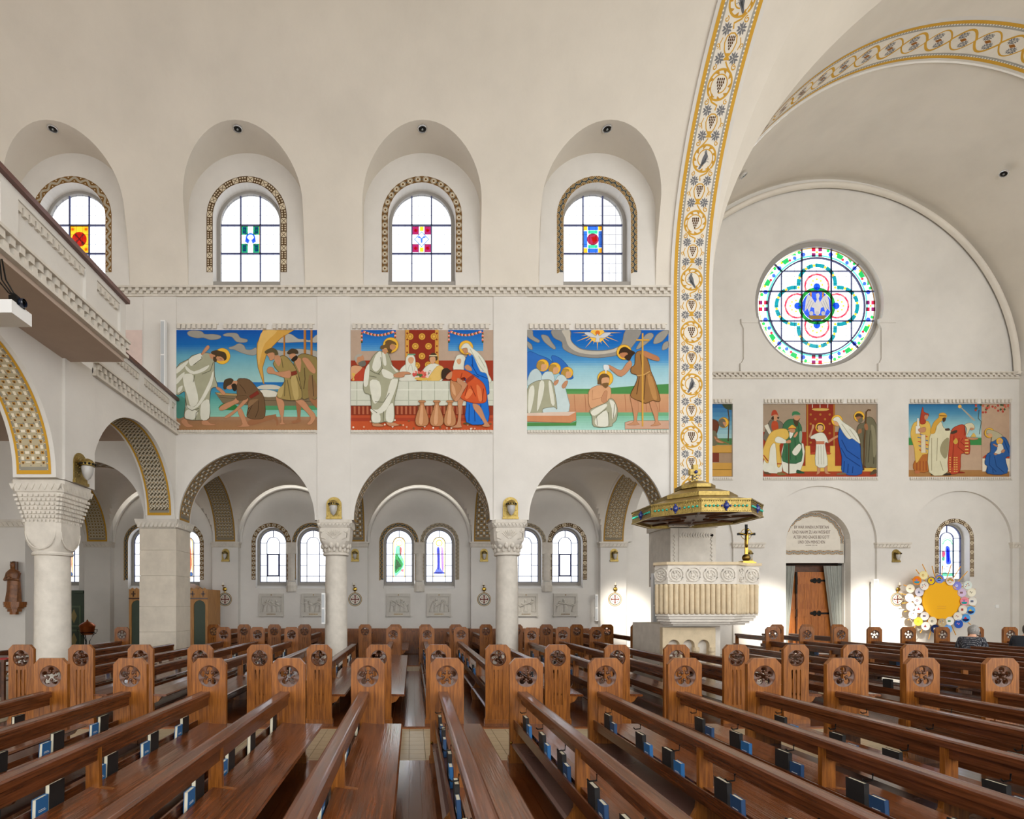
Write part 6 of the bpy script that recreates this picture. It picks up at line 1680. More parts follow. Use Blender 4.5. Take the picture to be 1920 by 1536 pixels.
# stone lining on the pier behind the pulpit
mb = MB(); mb.box(6.72, 7.9, 13.88, 15.14, 2.3, 3.98); mb.box(6.66, 7.95, 13.84, 15.16, 3.82, 3.99)
for k in range(14):
    a = 6.76+k*.08; mb.prism([[(a, 3.84), (a+.08, 3.84), (a+.04, 3.94)]], 'XZ', 13.80, 13.85)
    if k < 13: mb.prism([[(6.98+k*.067, 3.55), (7.03+k*.067, 3.61), (6.98+k*.067, 3.67), (6.93+k*.067, 3.61)]], 'XZ', 13.86, 13.885)
for k in range(12):
    for xx in (6.83, 7.8): z = 2.5+k*.1; mb.prism([[(xx-.05, z), (xx, z-.05), (xx+.05, z), (xx, z+.05)]], 'XZ', 13.86, 13.885)
mb.box(6.93, 6.95, 13.86, 13.89, 2.4, 3.8)
struct(mb, 'trim_5', 'limestone', 'carved stone lining on the pier behind the pulpit')

# canopy
ocx, ocy, ap = 6.71, 12.67, 1.27
def octo(a): r = a/math.cos(PI/8); return [(ocx+r*math.cos(PI/8+k*PI/4), ocy+r*math.sin(PI/8+k*PI/4)) for k in range(8)]
def frustum(mb, a0, z0, a1, z1):
    A, B_ = octo(a0), octo(a1); mb.raw([(*p, z0) for p in A]+[(*p, z1) for p in B_], [(i, (i+1) % 8, (i+1) % 8+8, i+8) for i in range(8)])
can = thing('pulpit_canopy', 'gilded octagonal sounding board with jewelled rim above the pulpit', 'canopy', (ocx, ocy, 3.78))
mb = MB(); mb.prism([octo(ap), list(reversed(octo(ap-.06)))], 'XY', 3.80, 4.05); frustum(mb, ap+.02, 4.05, ap+.02, 4.08); frustum(mb, ap+.02, 3.79, ap+.02, 3.81); frustum(mb, ap+.02, 4.08, ap-.1, 4.08); rim = mb.build('rim', 'gold', can)
mb = MB(); frustum(mb, ap, 4.07, .80, 4.24); frustum(mb, .80, 4.24, .82, 4.24); frustum(mb, .82, 4.24, .82, 4.33); frustum(mb, .82, 4.33, .36, 4.52); frustum(mb, .36, 4.52, .40, 4.52); frustum(mb, .40, 4.52, .40, 4.60); frustum(mb, .40, 4.60, .14, 4.72)
mb.build('roof', 'gold', can)
mb = MB(); mb.prism([octo(ap-.05)], 'XY', 3.86, 3.9)
for k in range(8):
    a = k*PI/4; p0 = (ocx+.3*math.cos(a+PI/8), ocy+.3*math.sin(a+PI/8)); p1 = (ocx+1.25*math.cos(a+PI/8), ocy+1.25*math.sin(a+PI/8)); mb.tube([(*p0, 3.85), (*p1, 3.85)], .03, 4)
frustum(mb, .75, 3.87, .70, 3.83); frustum(mb, .70, 3.83, .65, 3.87)
mb.build('underside', 'oak_carved', can)
mat('sapphire', '#1c2f7c', .15, spec=.8); mat('turquoise', '#22b096', .2, spec=.8)
jd = MB(); sb_ = MB().ball((0, 0, 0), (.06, .06, .075), 8, 6).mesh('blue_stone', 'sapphire', smooth=True); ss_ = MB().ball((0, 0, 0), .025, 6, 4).mesh('blue_stone', 'sapphire', smooth=True); st_ = MB().ball((0, 0, 0), .026, 8, 6).mesh('turquoise_stone', 'turquoise', smooth=True)
for k in range(8):
    a = k*PI/4; c, s = math.cos(a), math.sin(a); hw = ap*math.tan(PI/8); R_ = ap+.008
    P = lambda u, z: (ocx+R_*c-u*s, ocy+R_*s+u*c, z)
    Q = lambda u, z: tuple(Vector(P(u, z))-origin_of(rim))
    link(sb_, 'blue_stone', rim, Q(0, 3.925))
    for u, z in ((0, 3.84), (0, 4.01), (-.09, 3.925), (.09, 3.925)): link(ss_, 'blue_stone', rim, Q(u, z))
    for q in range(1, 5):
        for sg in (-1, 1): link(st_, 'turquoise_stone', rim, Q(sg*(.1+q*.085), 3.925)); jd.ball(P(sg*(.06+q*.085), 3.925), .012, 6, 4)
    for q in range(22):
        u = -hw+2*hw*(q+.5)/22; jd.ball(P(u, 4.03), .012, 5, 4); jd.ball(P(u, 3.815), .012, 5, 4)
jd.build('bead_border', 'gold', rim, True)['kind'] = 'stuff'
mb = MB(); z = 4.72
mb.prism([[(ocx-.055, z), (ocx+.055, z), (ocx+.05, z+.16), (ocx+.13, z+.16), (ocx+.13, z+.29), (ocx+.055, z+.29), (ocx+.06, z+.4), (ocx-.06, z+.4), (ocx-.055, z+.29), (ocx-.13, z+.29), (ocx-.13, z+.16), (ocx-.05, z+.16)]], 'XZ', ocy-.05, ocy+.05)
mb.lathe([(.15, .165), (.15, .285)], 24, (ocx, ocy, z), sy=.3); mb.box(ocx-.16, ocx+.16, ocy-.14, ocy+.14, z-.05, z)
cr = mb.build('finial_cross', 'gold', can)
mb = MB(); mb.ball((ocx, ocy-.06, z+.225), .04, 8, 6)
for q in range(4): mb.ball((ocx-.022+.044*(q % 2), ocy-.055, z+.04+q*.035), .018, 6, 4)
mb.build('blue_stones', 'sapphire', cr, True)

# crucifix on the pulpit rail
x, y, z = 7.47, 11.93, 2.72
cf = thing('altar_crucifix', 'brass and ebony crucifix standing on the pulpit rail', 'crucifix', (x, y, z))
mb = MB(); mb.box(x-.15, x+.15, y-.12, y+.12, z, z+.035); mb.box(x-.12, x+.12, y-.09, y+.09, z+.035, z+.06); mb.build('foot', 'brass', cf)
mb = MB(); mb.ball((x, y, z+.135), .085, 16, 12); mb.build('orb', 'gold_dark', cf, True)
mb = MB(); mb.box(x-.03, x+.03, y-.015, y+.015, z+.2, z+.55); mb.build('lower_shaft', 'brass', cf)
mb = MB(); mb.box(x-.025, x+.025, y-.012, y+.012, z+.5, z+.88); mb.box(x-.2, x+.2, y-.012, y+.012, z+.64, z+.69); mb.build('cross', 'black_iron', cf)
mb = MB()
mb.tube([(x+.12*math.cos(2*PI*k/24), y-.0, z+.665+.12*math.sin(2*PI*k/24)) for k in range(25)], .007, 6); mb.build('ring', 'brass', cf, True)
mb = MB(); mb.tube([(x, y-.03, z+.72), (x, y-.035, z+.6), (x, y-.035, z+.52), (x-.01, y-.04, z+.44), (x, y-.03, z+.36)], [.018, .034, .026, .024, .012], 8); mb.ball((x+.01, y-.045, z+.755), (.026, .026, .034), 8, 6)
for s in (-1, 1): mb.tube([(x+s*.02, y-.03, z+.64), (x+s*.1, y-.025, z+.67), (x+s*.18, y-.02, z+.69)], [.014, .012, .008], 6)
mb.build('corpus', 'brass', cf, True)

# ---------------------------------------------------------------- side door, tympanum, curtains
DX = 14.68
mb = MB(); mb.prism([arch_loop(DX, 3.32, 4.03, 1.2)], 'XZ', 19.54, 19.62); mb.box(DX-1.4, DX+1.4, 20.2, 20.3, FZ-.1, 5.6); mb.box(DX-1.4, DX-1.15, 19.54, 20.3, FZ, 5.6); mb.box(DX+1.15, DX+1.4, 19.54, 20.3, FZ, 5.6); mb.box(DX-1.4, DX+1.4, 19.6, 20.3, 5.3, 5.6)
tym = struct(mb, 'trim_6', 'plaster', 'half-round tympanum panel with painted inscription above the side door')
p = Paint(lambda u, v, n: (u, 19.538-n, v), dl=.0008); zb = 3.61
pts_o = [(DX-1.14, zb), (DX+1.14, zb)]+arc(DX, ZS, 1.14, 0, PI, 30)
pts_i = [(DX-1.0, zb+.19), (DX+1.0, zb+.19)]+[(DX+1.0*math.cos(PI*k/30), ZS+.97*math.sin(PI*k/30)) for k in range(31)]
p.l = 1; p.poly(pts_o, '#c2bcae'); p.l = 4; p.poly(pts_i, '#dcd5c8')
def wav(fn, L_, c, w, amp, k, off):
    n = k*10; p.line([fn(L_*i/n, off+amp*math.sin(2*PI*k*i/n)) for i in range(n+1)], w, c)
arcf = lambda u, v: (DX+(1.07+v)*math.cos(PI-u/1.07), ZS+(1.055+v)*math.sin(PI-u/1.07)); botf = lambda u, v: (DX-1.1+u, zb+.095+v)
for fn, L_, k in ((arcf, PI*1.07, 11), (botf, 2.2, 7)):
    p.l = 2; wav(fn, L_, '#8a8a84', .045, .026, k, 0); wav(fn, L_, '#9c6c2c', .02, .026, k, .045); wav(fn, L_, '#9c6c2c', .02, .026, k, -.045); p.l = 3
    for i in range(k):
        q = fn((i+.25)*L_/k, -.04); p.disc(q[0], q[1], .016, '#3a3026', 6); q = fn((i+.75)*L_/k, .04); p.disc(q[0], q[1], .016, '#3a3026', 6)
p.build('painted_border', 'paint', tym, recalc=False)
mat('inscription', '#6a584c', .8)
def text_mesh(body, x, y, z, size, parent, name, matn, wid=None):
    cu = bpy.data.curves.new('inscription', 'FONT'); cu.body = body; cu.size = size; cu.align_x = 'CENTER'; cu.extrude = .002
    o = bpy.data.objects.new('tmp', cu); COL.objects.link(o); bpy.context.view_layer.update()
    me = bpy.data.meshes.new_from_object(o.evaluated_get(bpy.context.evaluated_depsgraph_get())); bpy.data.objects.remove(o)
    w = max(v.co.x for v in me.vertices)-min(v.co.x for v in me.vertices); k = (wid/w) if wid else 1
    for v in me.vertices: v.co = Vector((v.co.x*k, 0-v.co.z, v.co.y))
    me.materials.clear(); me.materials.append(M[matn]); off = origin_of(parent)
    ob = bpy.data.objects.new(name, me); COL.objects.link(ob); ob.parent = parent; ob.location = (x-off[0], y-off[1], z-off[2]); return ob
for i, (s, w) in enumerate((('ER WAR IHNEN UNTERTAN', 1.26), ('UND NAHM ZU AN WEISHEIT', 1.38), ('ALTER UND GNADE BEI GOTT', 1.32), ('UND DEN MENSCHEN', .98))):
    text_mesh(s, DX-.06, 19.533, 4.575-i*.182, .165, tym, 'inscription_line', 'inscription', w)
text_mesh('LUKAS 2 51-52', DX-.06, 19.533, 3.945, .06, tym, 'inscription_line', 'inscription', .42)
door = thing('door_1', 'varnished oak double door with black iron hinges behind grey curtains', 'door', (DX, 19.8, FZ)); del door['category']; door['kind'] = 'structure'
for a, b, y in ((DX-1.15, DX-.42, 19.86), (DX-.38, DX+1.15, 19.80)):
    n = int(round((b-a)/.25)); w = (b-a)/n
    for k in range(n): mb = MB(); mb.box(a+k*w+.004, a+(k+1)*w-.004, y, y+.05, FZ, 3.0); mb.build('door_plank', 'door_oak', door)
    for zz in (.15, 1.35, 2.55): mb = MB(); mb.box(a, b, y-.02, y, zz, zz+.28); mb.build('door_rail', 'door_oak', door)
mb = MB(); mb.box(DX-.42, DX-.38, 19.8, 19.92, FZ, 3.0); mb.box(DX-1.15, DX+1.15, 19.84, 19.95, 3.0, 3.34); mb.build('door_frame', 'oak_carved', door)
for zz in (1.47, 2.68):
    mb = MB(); mb.box(DX+.2, DX+1.1, 19.765, 19.785, zz-.035, zz+.035)
    for u in (.24, .4): mb.ball((DX+u, 19.77, zz+.05), (.07, .015, .05), 10, 6); mb.ball((DX+u, 19.77, zz-.05), (.07, .015, .05), 10, 6)
    mb.ball((DX+.14, 19.77, zz), (.08, .015, .06), 10, 6); mb.build('strap_hinge', 'black_iron', door)
mb = MB(); mb.tube([(DX-.47, 19.78, 1.3), (DX-.47, 19.74, 1.35), (DX-.47, 19.74, 1.6), (DX-.47, 19.78, 1.65)], .015, 6); mb.box(DX-.46, DX-.4, 19.78, 19.8, 2.2, 3.0); mb.build('handle', 'black_iron', door)
mb = MB(); mb.tube([(DX-1.14, 19.64, 3.27), (DX+1.14, 19.64, 3.27)], .02, 8); mb.top('curtain_rod', 'black_iron', 'black curtain rod across the top of the side doorway', 'curtain rod')
for s, lb in ((-1, 'left'), (1, 'right')):
    mb = MB(); n = 40
    def cw(q):   # inner edge drawn outwards lower down
        return .62-.30*min(1, (1-q)*1.3) if s > 0 else .55-.28*min(1, (1-q)*1.2)
    def cfn(k, q):
        w = cw(q); u = k/n*w
        return (DX+s*(1.13-u), 19.64+.045*math.sin(k*1.15)+.02*math.sin(k*.5), FZ+.03+3.22*q)
    mb.grid(cfn, range(n+1), [i/16 for i in range(17)])
    base = list(mb.v); m_ = len(base); mb.v += [(a, b+.006, c) for a, b, c in base]; fs = list(mb.f); mb.f += [tuple(i+m_ for i in reversed(f)) for f in fs]; mb.c += [None]*len(fs)
    mb.top('door_curtain', 'curtain', 'grey-green curtain gathered at the %s of the side door' % lb, 'curtain', 'grey curtains at the side door', smooth=True, recalc=False)

# ---------------------------------------------------------------- the sun of plates
sx0, sy0, sz0 = WX(1764, 18.85), 18.85, WZ(1126, 18.85)
sun = thing('sun_artwork', 'large yellow sun disc ringed with painted plates and sticks', 'artwork', (sx0, 18.95, FZ))
mb = MB(); mb.prism([circ(sx0, sz0, .665, 56)], 'XZ', sy0-.03, sy0); disc = mb.build('sun_disc', 'sun_yellow', sun)
mb = MB()
for k in range(2):
    for q in range(12): mb.box(sx0-.16+q*.026, sx0-.14+q*.026, sy0-.033, sy0-.03, sz0-.22-k*.07, sz0-.20-k*.07)
mb.build('small_lettering', 'stick', disc)
mb = MB(); mb.box(sx0-.04, sx0+.04, sy0+.06, sy0+.12, FZ, sz0+.5); mb.box(sx0-.5, sx0+.5, sy0+.06, sy0+.12, sz0-.04, sz0+.04); mb.box(sx0-.4, sx0+.4, sy0-.15, sy0+.25, FZ, FZ+.04); mb.build('stand', 'oak_light', sun)
PLT = [(670, 415, '#f08a20', '#2a9ab0'), (785, 330, '#f2e4a8', '#d0a860'), (785, 500, '#f2ece0', '#c8403a'), (575, 545, '#e6ddc6', '#d0c4a8'), (900, 420, '#f2c81c', '#243a80'), (1045, 390, '#6f8fe0', '#202848'), (1205, 425, '#ece4da', '#e8a078'), (1325, 500, '#8f8fe0', '#e8e8f8'), (1480, 490, '#dfe8e2', '#a02848'), (1400, 610, '#d8c4e0', '#8a3a60'), (1540, 605, '#f2ecd6', '#2c241c'), (720, 600, '#dcd8e4', '#70748a'), (550, 690, '#f5f2ec', '#e8e0d4'), (690, 735, '#f4efe6', '#a07888'), (1430, 745, '#f29aa8', '#1ca0a0'), (1570, 750, '#f0ece2', '#2a5a9a'), (565, 830, '#f5f2ee', '#c8a8e0'), (715, 870, '#f2eee6', '#c85a5a'), (1400, 880, '#eee6d8', '#a84838'), (1545, 895, '#6ab0ee', '#f2c020'), (605, 965, '#f2f0ee', '#b0b0c0'), (805, 985, '#e4dcd8', '#5a4880'), (1320, 990, '#f0eadc', '#a85040'), (1465, 1020, '#5aa8ee', '#d02840'), (690, 1070, '#f6d24a', '#e8b830'), (930, 1065, '#f0e8d4', '#605a48'), (1070, 1090, '#c0ac86', '#e8e4e0'), (1205, 1065, '#f2f0ea', '#3aa880'), (1335, 1110, '#2c58b8', '#f0a0b8'), (820, 1145, '#f4f0ea', '#a04040'), (960, 1190, '#1c2a5a', '#e8e0c8'), (1175, 1190, '#78b0f0', '#f0f0f0')]
rp = random.Random(4)
for i, (a, b, c1, c2) in enumerate(PLT):
    x, z = WX(1640+a/8.53, 18.8), WZ(1040+b/8.53, 18.8); y = 18.8+.03*(i % 2); r = .152
    mb = MB()
    for (r0, y0, r1, y1, c) in ((0, .0, .09, .0, c1), (.09, 0, r, -.022, c1), (r, -.022, r, -.012, c1), (r, -.012, 0, .012, c1)):
        for k in range(28):
            A0, A1 = 2*PI*k/28, 2*PI*(k+1)/28
            q = [(x+r0*math.cos(A0), y+y0, z+r0*math.sin(A0)), (x+r1*math.cos(A0), y+y1, z+r1*math.sin(A0)), (x+r1*math.cos(A1), y+y1, z+r1*math.sin(A1)), (x+r0*math.cos(A1), y+y0, z+r0*math.sin(A1))]
            mb.face(q if r0 else q[1:] if False else [q[0], q[1], q[2]], c)
    pp = Paint(lambda u, v, n: (x+u, y-.001-n-.022*max(0, (math.hypot(u, v)-.09)/.062), z+v), dl=.0006); k = i % 6
    if c1 in ('#6ab0ee', '#5aa8ee'):
        pp.poly([(-.12, -.02), (.12, -.02), (.09, -.09), (0, -.12), (-.09, -.09)], '#1c2a5a'); pp.l = 2; pp.poly([(-.06, -.02), (.06, -.02), (.03, .03), (0, .05), (-.03, .03)], c2); pp.line([(-.07, -.06), (0, -.08), (.07, -.06)], .012, '#f0e0a0')
    elif i in (5, 6):
        for rr, cc in ((.105, '#c83a30'), (.085, '#f2c020'), (.065, '#2c9a60'), (.045, c2)): pp.line([(rr*math.cos(PI*t/10), -.01+rr*math.sin(PI*t/10)) for t in range(11)], .02, cc)
        pp.rect(-.05, .05, -.07, -.04, c2)
    elif i in (0, 14):
        pp.poly([(-.11, -.03), (.11, -.03), (.07, -.1), (-.07, -.1)], c2); pp.disc(0, .01, .035, '#9a78c8'); pp.line([(-.09, .05), (.09, .05)], .015, '#e04a4a')
    elif i == 4: pp.line([(.13*math.cos(PI*t/12), .13*math.sin(PI*t/12)) for t in range(24)], .025, c2, True); pp.disc(0, .02, .04, '#8a4a8a', 8)
    elif k == 0: pp.rect(-.04, .04, -.04, .04, c2)
    elif k == 1: pp.disc(0, 0, .045, c2, 10); pp.l = 2; pp.disc(0, 0, .02, c1, 8)
    elif k == 2:
        for t in range(6): pp.disc(.06*math.cos(t), .06*math.sin(t*1.7), .018, [c2, '#3a70b8', '#e0a830'][t % 3], 8)
    elif k == 3: pp.rect(-.05, .05, -.03, .035, c2); pp.l = 2; pp.rect(-.035, .035, -.012, .018, '#8a7a60')
    elif k == 4: pp.line([(-.05, 0), (-.02, .04), (.02, -.03), (.05, .02)], .02, c2)
    else: pp.poly([(0, .06), (.05, -.04), (-.05, -.04)], c2)
    b_ = len(mb.v); mb.v += pp.v; mb.f += [tuple(j+b_ for j in f) for f in pp.f]; mb.c += pp.c
    mb.build('plate', 'paint', sun, recalc=False)
for k in range(26):
    a = 2*PI*(k+.3)/26; r0, r1 = .6, 1.18+rp.uniform(0, .28)
    mb = MB(); mb.tube([(sx0+r0*math.cos(a), sy0+.03, sz0+r0*math.sin(a)), (sx0+r1*math.cos(a+rp.uniform(-.04, .04)), sy0+.03, sz0+r1*math.sin(a))], .013, 6); mb.build('stick', 'stick', sun)

# ---------------------------------------------------------------- people in the crossing pews
def skin_mesh(pts, edges, rad, name, m, parent, loc, sub=2):
    me = bpy.data.meshes.new('tmp'); me.from_pydata(pts, edges, []); o = bpy.data.objects.new('tmp', me); COL.objects.link(o)
    md = o.modifiers.new('s', 'SKIN'); md.use_smooth_shade = True
    for i, r in enumerate(rad): me.skin_vertices[0].data[i].radius = r if isinstance(r, tuple) else (r, r)
    me.skin_vertices[0].data[0].use_root = True
    md = o.modifiers.new('u', 'SUBSURF'); md.levels = sub; md.render_levels = sub
    bpy.context.view_layer.update()
    n = bpy.data.meshes.new_from_object(o.evaluated_get(bpy.context.evaluated_depsgraph_get())); bpy.data.objects.remove(o)
    n.materials.clear(); n.materials.append(M[m]); n.polygons.foreach_set('use_smooth', [True]*len(n.polygons))
    return link(n, name, parent, loc)
def person(X, Y, label, top, hair, legs, rz, sc=1.0):
    t = thing('person', label, 'person', (X, Y, PZ+.45), rz)
    J = {'pel': (0, 0, .10), 'wai': (.02, 0, .24), 'che': (.10, 0, .42), 'nb': (.17, 0, .53), 'nk': (.20, 0, .585), 'hd': (.235, 0, .67), 'ht': (.235, 0, .72)}
    V = [(0, 0, .10), (.02, 0, .24), (.09, 0, .42), (.155, 0, .525), (.19, 0, .585), (.225, 0, .655), (.235, 0, .71)]; R_ = [(.14, .12), (.13, .10), (.15, .11), (.065, .06), (.05, .05), (.078, .085), (.06, .065)]
    E = [(i, i+1) for i in range(6)]
    def add(chain, rads, root):
        p = root
        for c, r in zip(chain, rads): V.append(c); R_.append(r); E.append((p, len(V)-1)); p = len(V)-1
        return p
    for s in (-1, 1):
        h = add([(.10, s*.16, .455), (.12, s*.215, .22), (.33, s*.13, .17), (.40, s*.10, .18)], [.07, .052, .038, .03], 2)
        for q in range(4): add([(.44, s*(.10-.022*q), .185), (.475, s*(.09-.02*q), .165)], [.011, .009], h)
        add([(.40, s*.06, .205), (.43, s*.045, .205)], [.012, .01], h)
        add([(.10, s*.10, .08), (.44, s*.11, .07), (.43, s*.11, -.33), (.43, s*.11, -.40), (.55, s*.115, -.425)], [.085, .06, .04, .035, .03], 0)
    skin_mesh(V, E, R_, 'body', 'skin', t, (0, 0, 0))
    V2 = [(0, 0, .06), (.02, 0, .22), (.085, 0, .41), (.14, 0, .50)]; R2 = [(.165, .145), (.155, .125), (.17, .13), (.075, .07)]; E2 = [(0, 1), (1, 2), (2, 3)]
    for s in (-1, 1):
        V2 += [(.10, s*.165, .46), (.12, s*.222, .22), (.27, s*.16, .18)]; R2 += [.086, .07, .05]; k = len(V2); E2 += [(2, k-3), (k-3, k-2), (k-2, k-1)]
    skin_mesh(V2, E2, R2, 'blouse', top, t, (0, 0, 0))
    V3 = [(0, 0, .06)]; R3 = [(.16, .14)]; E3 = []
    for s in (-1, 1):
        V3 += [(.12, s*.10, .08), (.44, s*.11, .07), (.43, s*.11, -.36)]; R3 += [.098, .075, .06]; k = len(V3); E3 += [(0, k-3), (k-3, k-2), (k-2, k-1)]
    skin_mesh(V3, E3, R3, 'trousers', legs, t, (0, 0, 0))
    mb = MB(); n = 16; hv = []
    for i in range(9):
        th = PI*.74*i/8
        for j in range(n):
            a = 2*PI*j/n; front = max(0, math.cos(a)); q = th*(1-.42*front)
            bump = 1+.05*math.sin(5*a+i*1.3)
            hv.append((.222+.112*bump*math.sin(q)*math.cos(a), .098*bump*math.sin(q)*math.sin(a), .665+.125*bump*math.cos(q)))
    mb.raw(hv, [(i*n+j, i*n+(j+1) % n, (i+1)*n+(j+1) % n, (i+1)*n+j) for i in range(8) for j in range(n)])
    o = link(mb.mesh('hair', hair, smooth=True), 'hair', t)
    mb = MB(); mb.ball((.315, 0, .655), (.022, .014, .02), 8, 6)
    for s in (-1, 1): mb.ball((.222, s*.086, .66), (.02, .012, .03), 8, 6)
    link(mb.mesh('nose_and_ears', 'skin', smooth=True), 'nose_and_ears', t)
    mb = MB()
    for s in (-1, 1): mb.ball((.302, s*.03, .678), .009, 8, 6)
    link(mb.mesh('eyes', 'hair_dark', smooth=True), 'eyes', t)
    mb = MB(); mb.ball((.302, 0, .622), (.008, .022, .006), 8, 6); link(mb.mesh('mouth', 'kneeler_pad', smooth=True), 'mouth', t)
    t.scale = (sc, sc, sc)
    return t
person(13.12, 12.55, 'grey-haired person in a dark dotted blouse bowed in a pew', 'dotted_cloth', 'hair_grey', 'dark_cloth', .5, 1.08)
person(14.42, 12.6, 'person in black seated at the right edge of the picture', 'dark_cloth', 'hair_dark', 'dark_cloth', .3, 1.12)
# ---------------------------------------------------------------- left side furnishings
# wooden statue on a bracket
x, y, z = -10.32, 13.8, 1.86
st = thing('wooden_statue', 'carved dark wooden statue of a robed figure on a wall bracket', 'statue', (x, y, 1.55))
mb = MB()
for zz, a in ((1.55, .08), (1.62, .13), (1.70, .16), (1.74, .20), (1.80, .21)): mb.prism([[(x+a*c, y+a*s) for c, s in ((1, -.4), (.4, -1), (-.4, -1), (-1, -.4), (-1, .95), (1, .95))]], 'XY', zz, zz+.075)
mb.build('bracket', 'oak_panel', st)
vs = []; fs = []; n = 20; prof = [(0, .17, .15), (.05, .175, .15), (.3, .16, .13), (.55, .155, .12), (.72, .165, .12), (.80, .15, .11), (.86, .07, .07), (.89, .05, .055)]
for zz, rx, ry in prof:
    for j in range(n):
        a = 2*PI*j/n; f = 1+.10*math.sin(a*7)*max(0, 1-zz/.75); vs.append((x+rx*f*math.cos(a)+.02*math.sin(zz*4), y+ry*f*math.sin(a), z+zz))
for i in range(len(prof)-1):
    for j in range(n): k = (j+1) % n; fs.append((i*n+j, i*n+k, (i+1)*n+k, (i+1)*n+j))
mb = MB(); mb.raw(vs, fs); mb.ball((x, y-.02, z+.96), (.062, .07, .085), 14, 10); mb.ball((x+.01, y-.09, z+.95), .014, 8, 6)
for s in (-1, 1): mb.tube([(x+s*.14, y, z+.76), (x+s*.17, y-.06, z+.58), (x+s*.03, y-.16, z+.60)], [.05, .045, .03], 8); mb.ball((x+s*.015, y-.17, z+.62), (.025, .025, .05), 8, 6)
mb.build('figure', 'statue_wood', st, 60)
mb = MB()
for i in range(7):
    pass
mb.raw([(x+(.085+.03*math.sin(k))*math.cos(a), y+.01+(.09)*math.sin(a), z+1.055-.05*i) for i in range(8) for k, a in enumerate([-.5+PI*1.3*q/12 for q in range(13)])], [(i*13+k, i*13+k+1, (i+1)*13+k+1, (i+1)*13+k) for i in range(7) for k in range(12)]); mb.ball((x, y+.015, z+1.01), (.075, .078, .06), 12, 8)
mb.build('long_hair', 'oak_carved', st, True)
# font with copper lid
x, y = -11.95, 16.9
ft = thing('baptismal_font', 'stone baptismal font with copper dome lid behind the left column', 'font', (x, y, FZ))
mb = MB(); mb.lathe([(.35, FZ), (.35, .12), (.22, .2), (.2, .62), (.42, .8), (.44, 1.08), (.40, 1.1), (0, 1.1)], 8, (x, y, 0)); mb.build('basin', 'limestone_warm', ft)
mb = MB(); mb.lathe([(.44, 1.1), (.44, 1.16), (.36, 1.3), (.2, 1.46), (.05, 1.52), (.04, 1.56)], 24, (x, y, 0)); mb.build('lid', 'copper', ft, 40)
mb = MB(); mb.ball((x, y, 1.62), .06, 12, 8); mb.build('knob', 'copper', ft, True)
# holy water kettle on iron stand
x, y = -9.75, 16.0
kt = thing('holy_water_kettle', 'copper lidded kettle on a black iron stand beside the pews', 'kettle', (x, y, FZ))
mb = MB(); mb.lathe([(0, .9), (.15, .9), (.18, .95), (.21, 1.13), (.22, 1.15)], 24, (x, y, 0)); mb.build('pot', 'copper', kt, 40)
mb = MB(); mb.lathe([(.23, 1.15), (.2, 1.2), (.1, 1.27), (.03, 1.3), (.02, 1.33), (.0, 1.36)], 24, (x, y, 0)); mb.build('lid', 'copper', kt, 40)
for k in range(3):
    a = 2*PI*k/3+.4; c, s = math.cos(a), math.sin(a)
    mb = MB(); mb.tube([(x+.24*c, y+.24*s, .95), (x+.16*c, y+.16*s, .9), (x+.06*c, y+.06*s, .7), (x+.08*c, y+.08*s, .4), (x+.22*c, y+.22*s, FZ)], .012, 6); mb.build('leg', 'black_iron', kt)
mb = MB(); mb.tube([(x+.2*math.cos(2*PI*k/20), y+.2*math.sin(2*PI*k/20), .96) for k in range(21)], .01, 6)
for s in (-1, 1): mb.tube([(x+s*.21, y, 1.05), (x+s*.3, y, 1.06), (x+s*.29, y, .98)], .01, 6)
mb.build('ring', 'black_iron', kt)
# confessional
x0, x1, y0, y1 = -9.35, -6.75, 17.6, 18.75
cb = thing('confessional', 'light oak confessional with green-curtained arched doors behind the stone pier', 'confessional', ((x0+x1)/2, (y0+y1)/2, FZ))
mb = MB(); out = [(x0, FZ), (x1, FZ), (x1, 2.3), (x1-.5, 2.3), (x1-.9, 2.52), (x0+.9, 2.52), (x0+.5, 2.3), (x0, 2.3)]
mb.prism([out], 'XZ', y0+.05, y1); mb.build('body', 'oak_light', cb)
mb = MB(); mb.prism([out]+[list(reversed(arch_loop(c, .06, 1.75, .19))) for c in (x0+.27, x1-.27)], 'XZ', y0, y0+.05); mb.build('front', 'oak_light', cb)
for c in (x0+.27, x1-.27): mb = MB(); mb.prism([arch_loop(c, .05, 1.75, .2)], 'XZ', y0+.03, y0+.05); mb.build('green_curtain', 'dark_green', cb)
for k in range(12): mb = MB(); a = x0+.56+k*.125; mb.lathe([(.035, 0), (.035, 1.5)], 8, (a, y0, .15)); mb.build('reeding', 'oak_light', cb, 40)
mb = MB()
for c in (x0+.15, x0+.5, x0+.85, x1-.15, x1-.5): mb.box(c-.02, c+.02, y0-.012, y0, 2.06, 2.24); mb.box(c-.07, c+.07, y0-.012, y0, 2.13, 2.17)
mb.box(x0, x1, y0-.02, y0, 1.98, 2.02); mb.build('inlaid_crosses', 'oak_carved', cb)
mb = MB()
for k in range(18): a = x0+.05+k*.14; mb.prism([[(a, 2.3), (a+.12, 2.3), (a+.06, 2.36)]], 'XZ', y0, y0+.05) if a < x0+.5 or a > x1-.6 else None
mb.build('cresting', 'oak_light', cb)
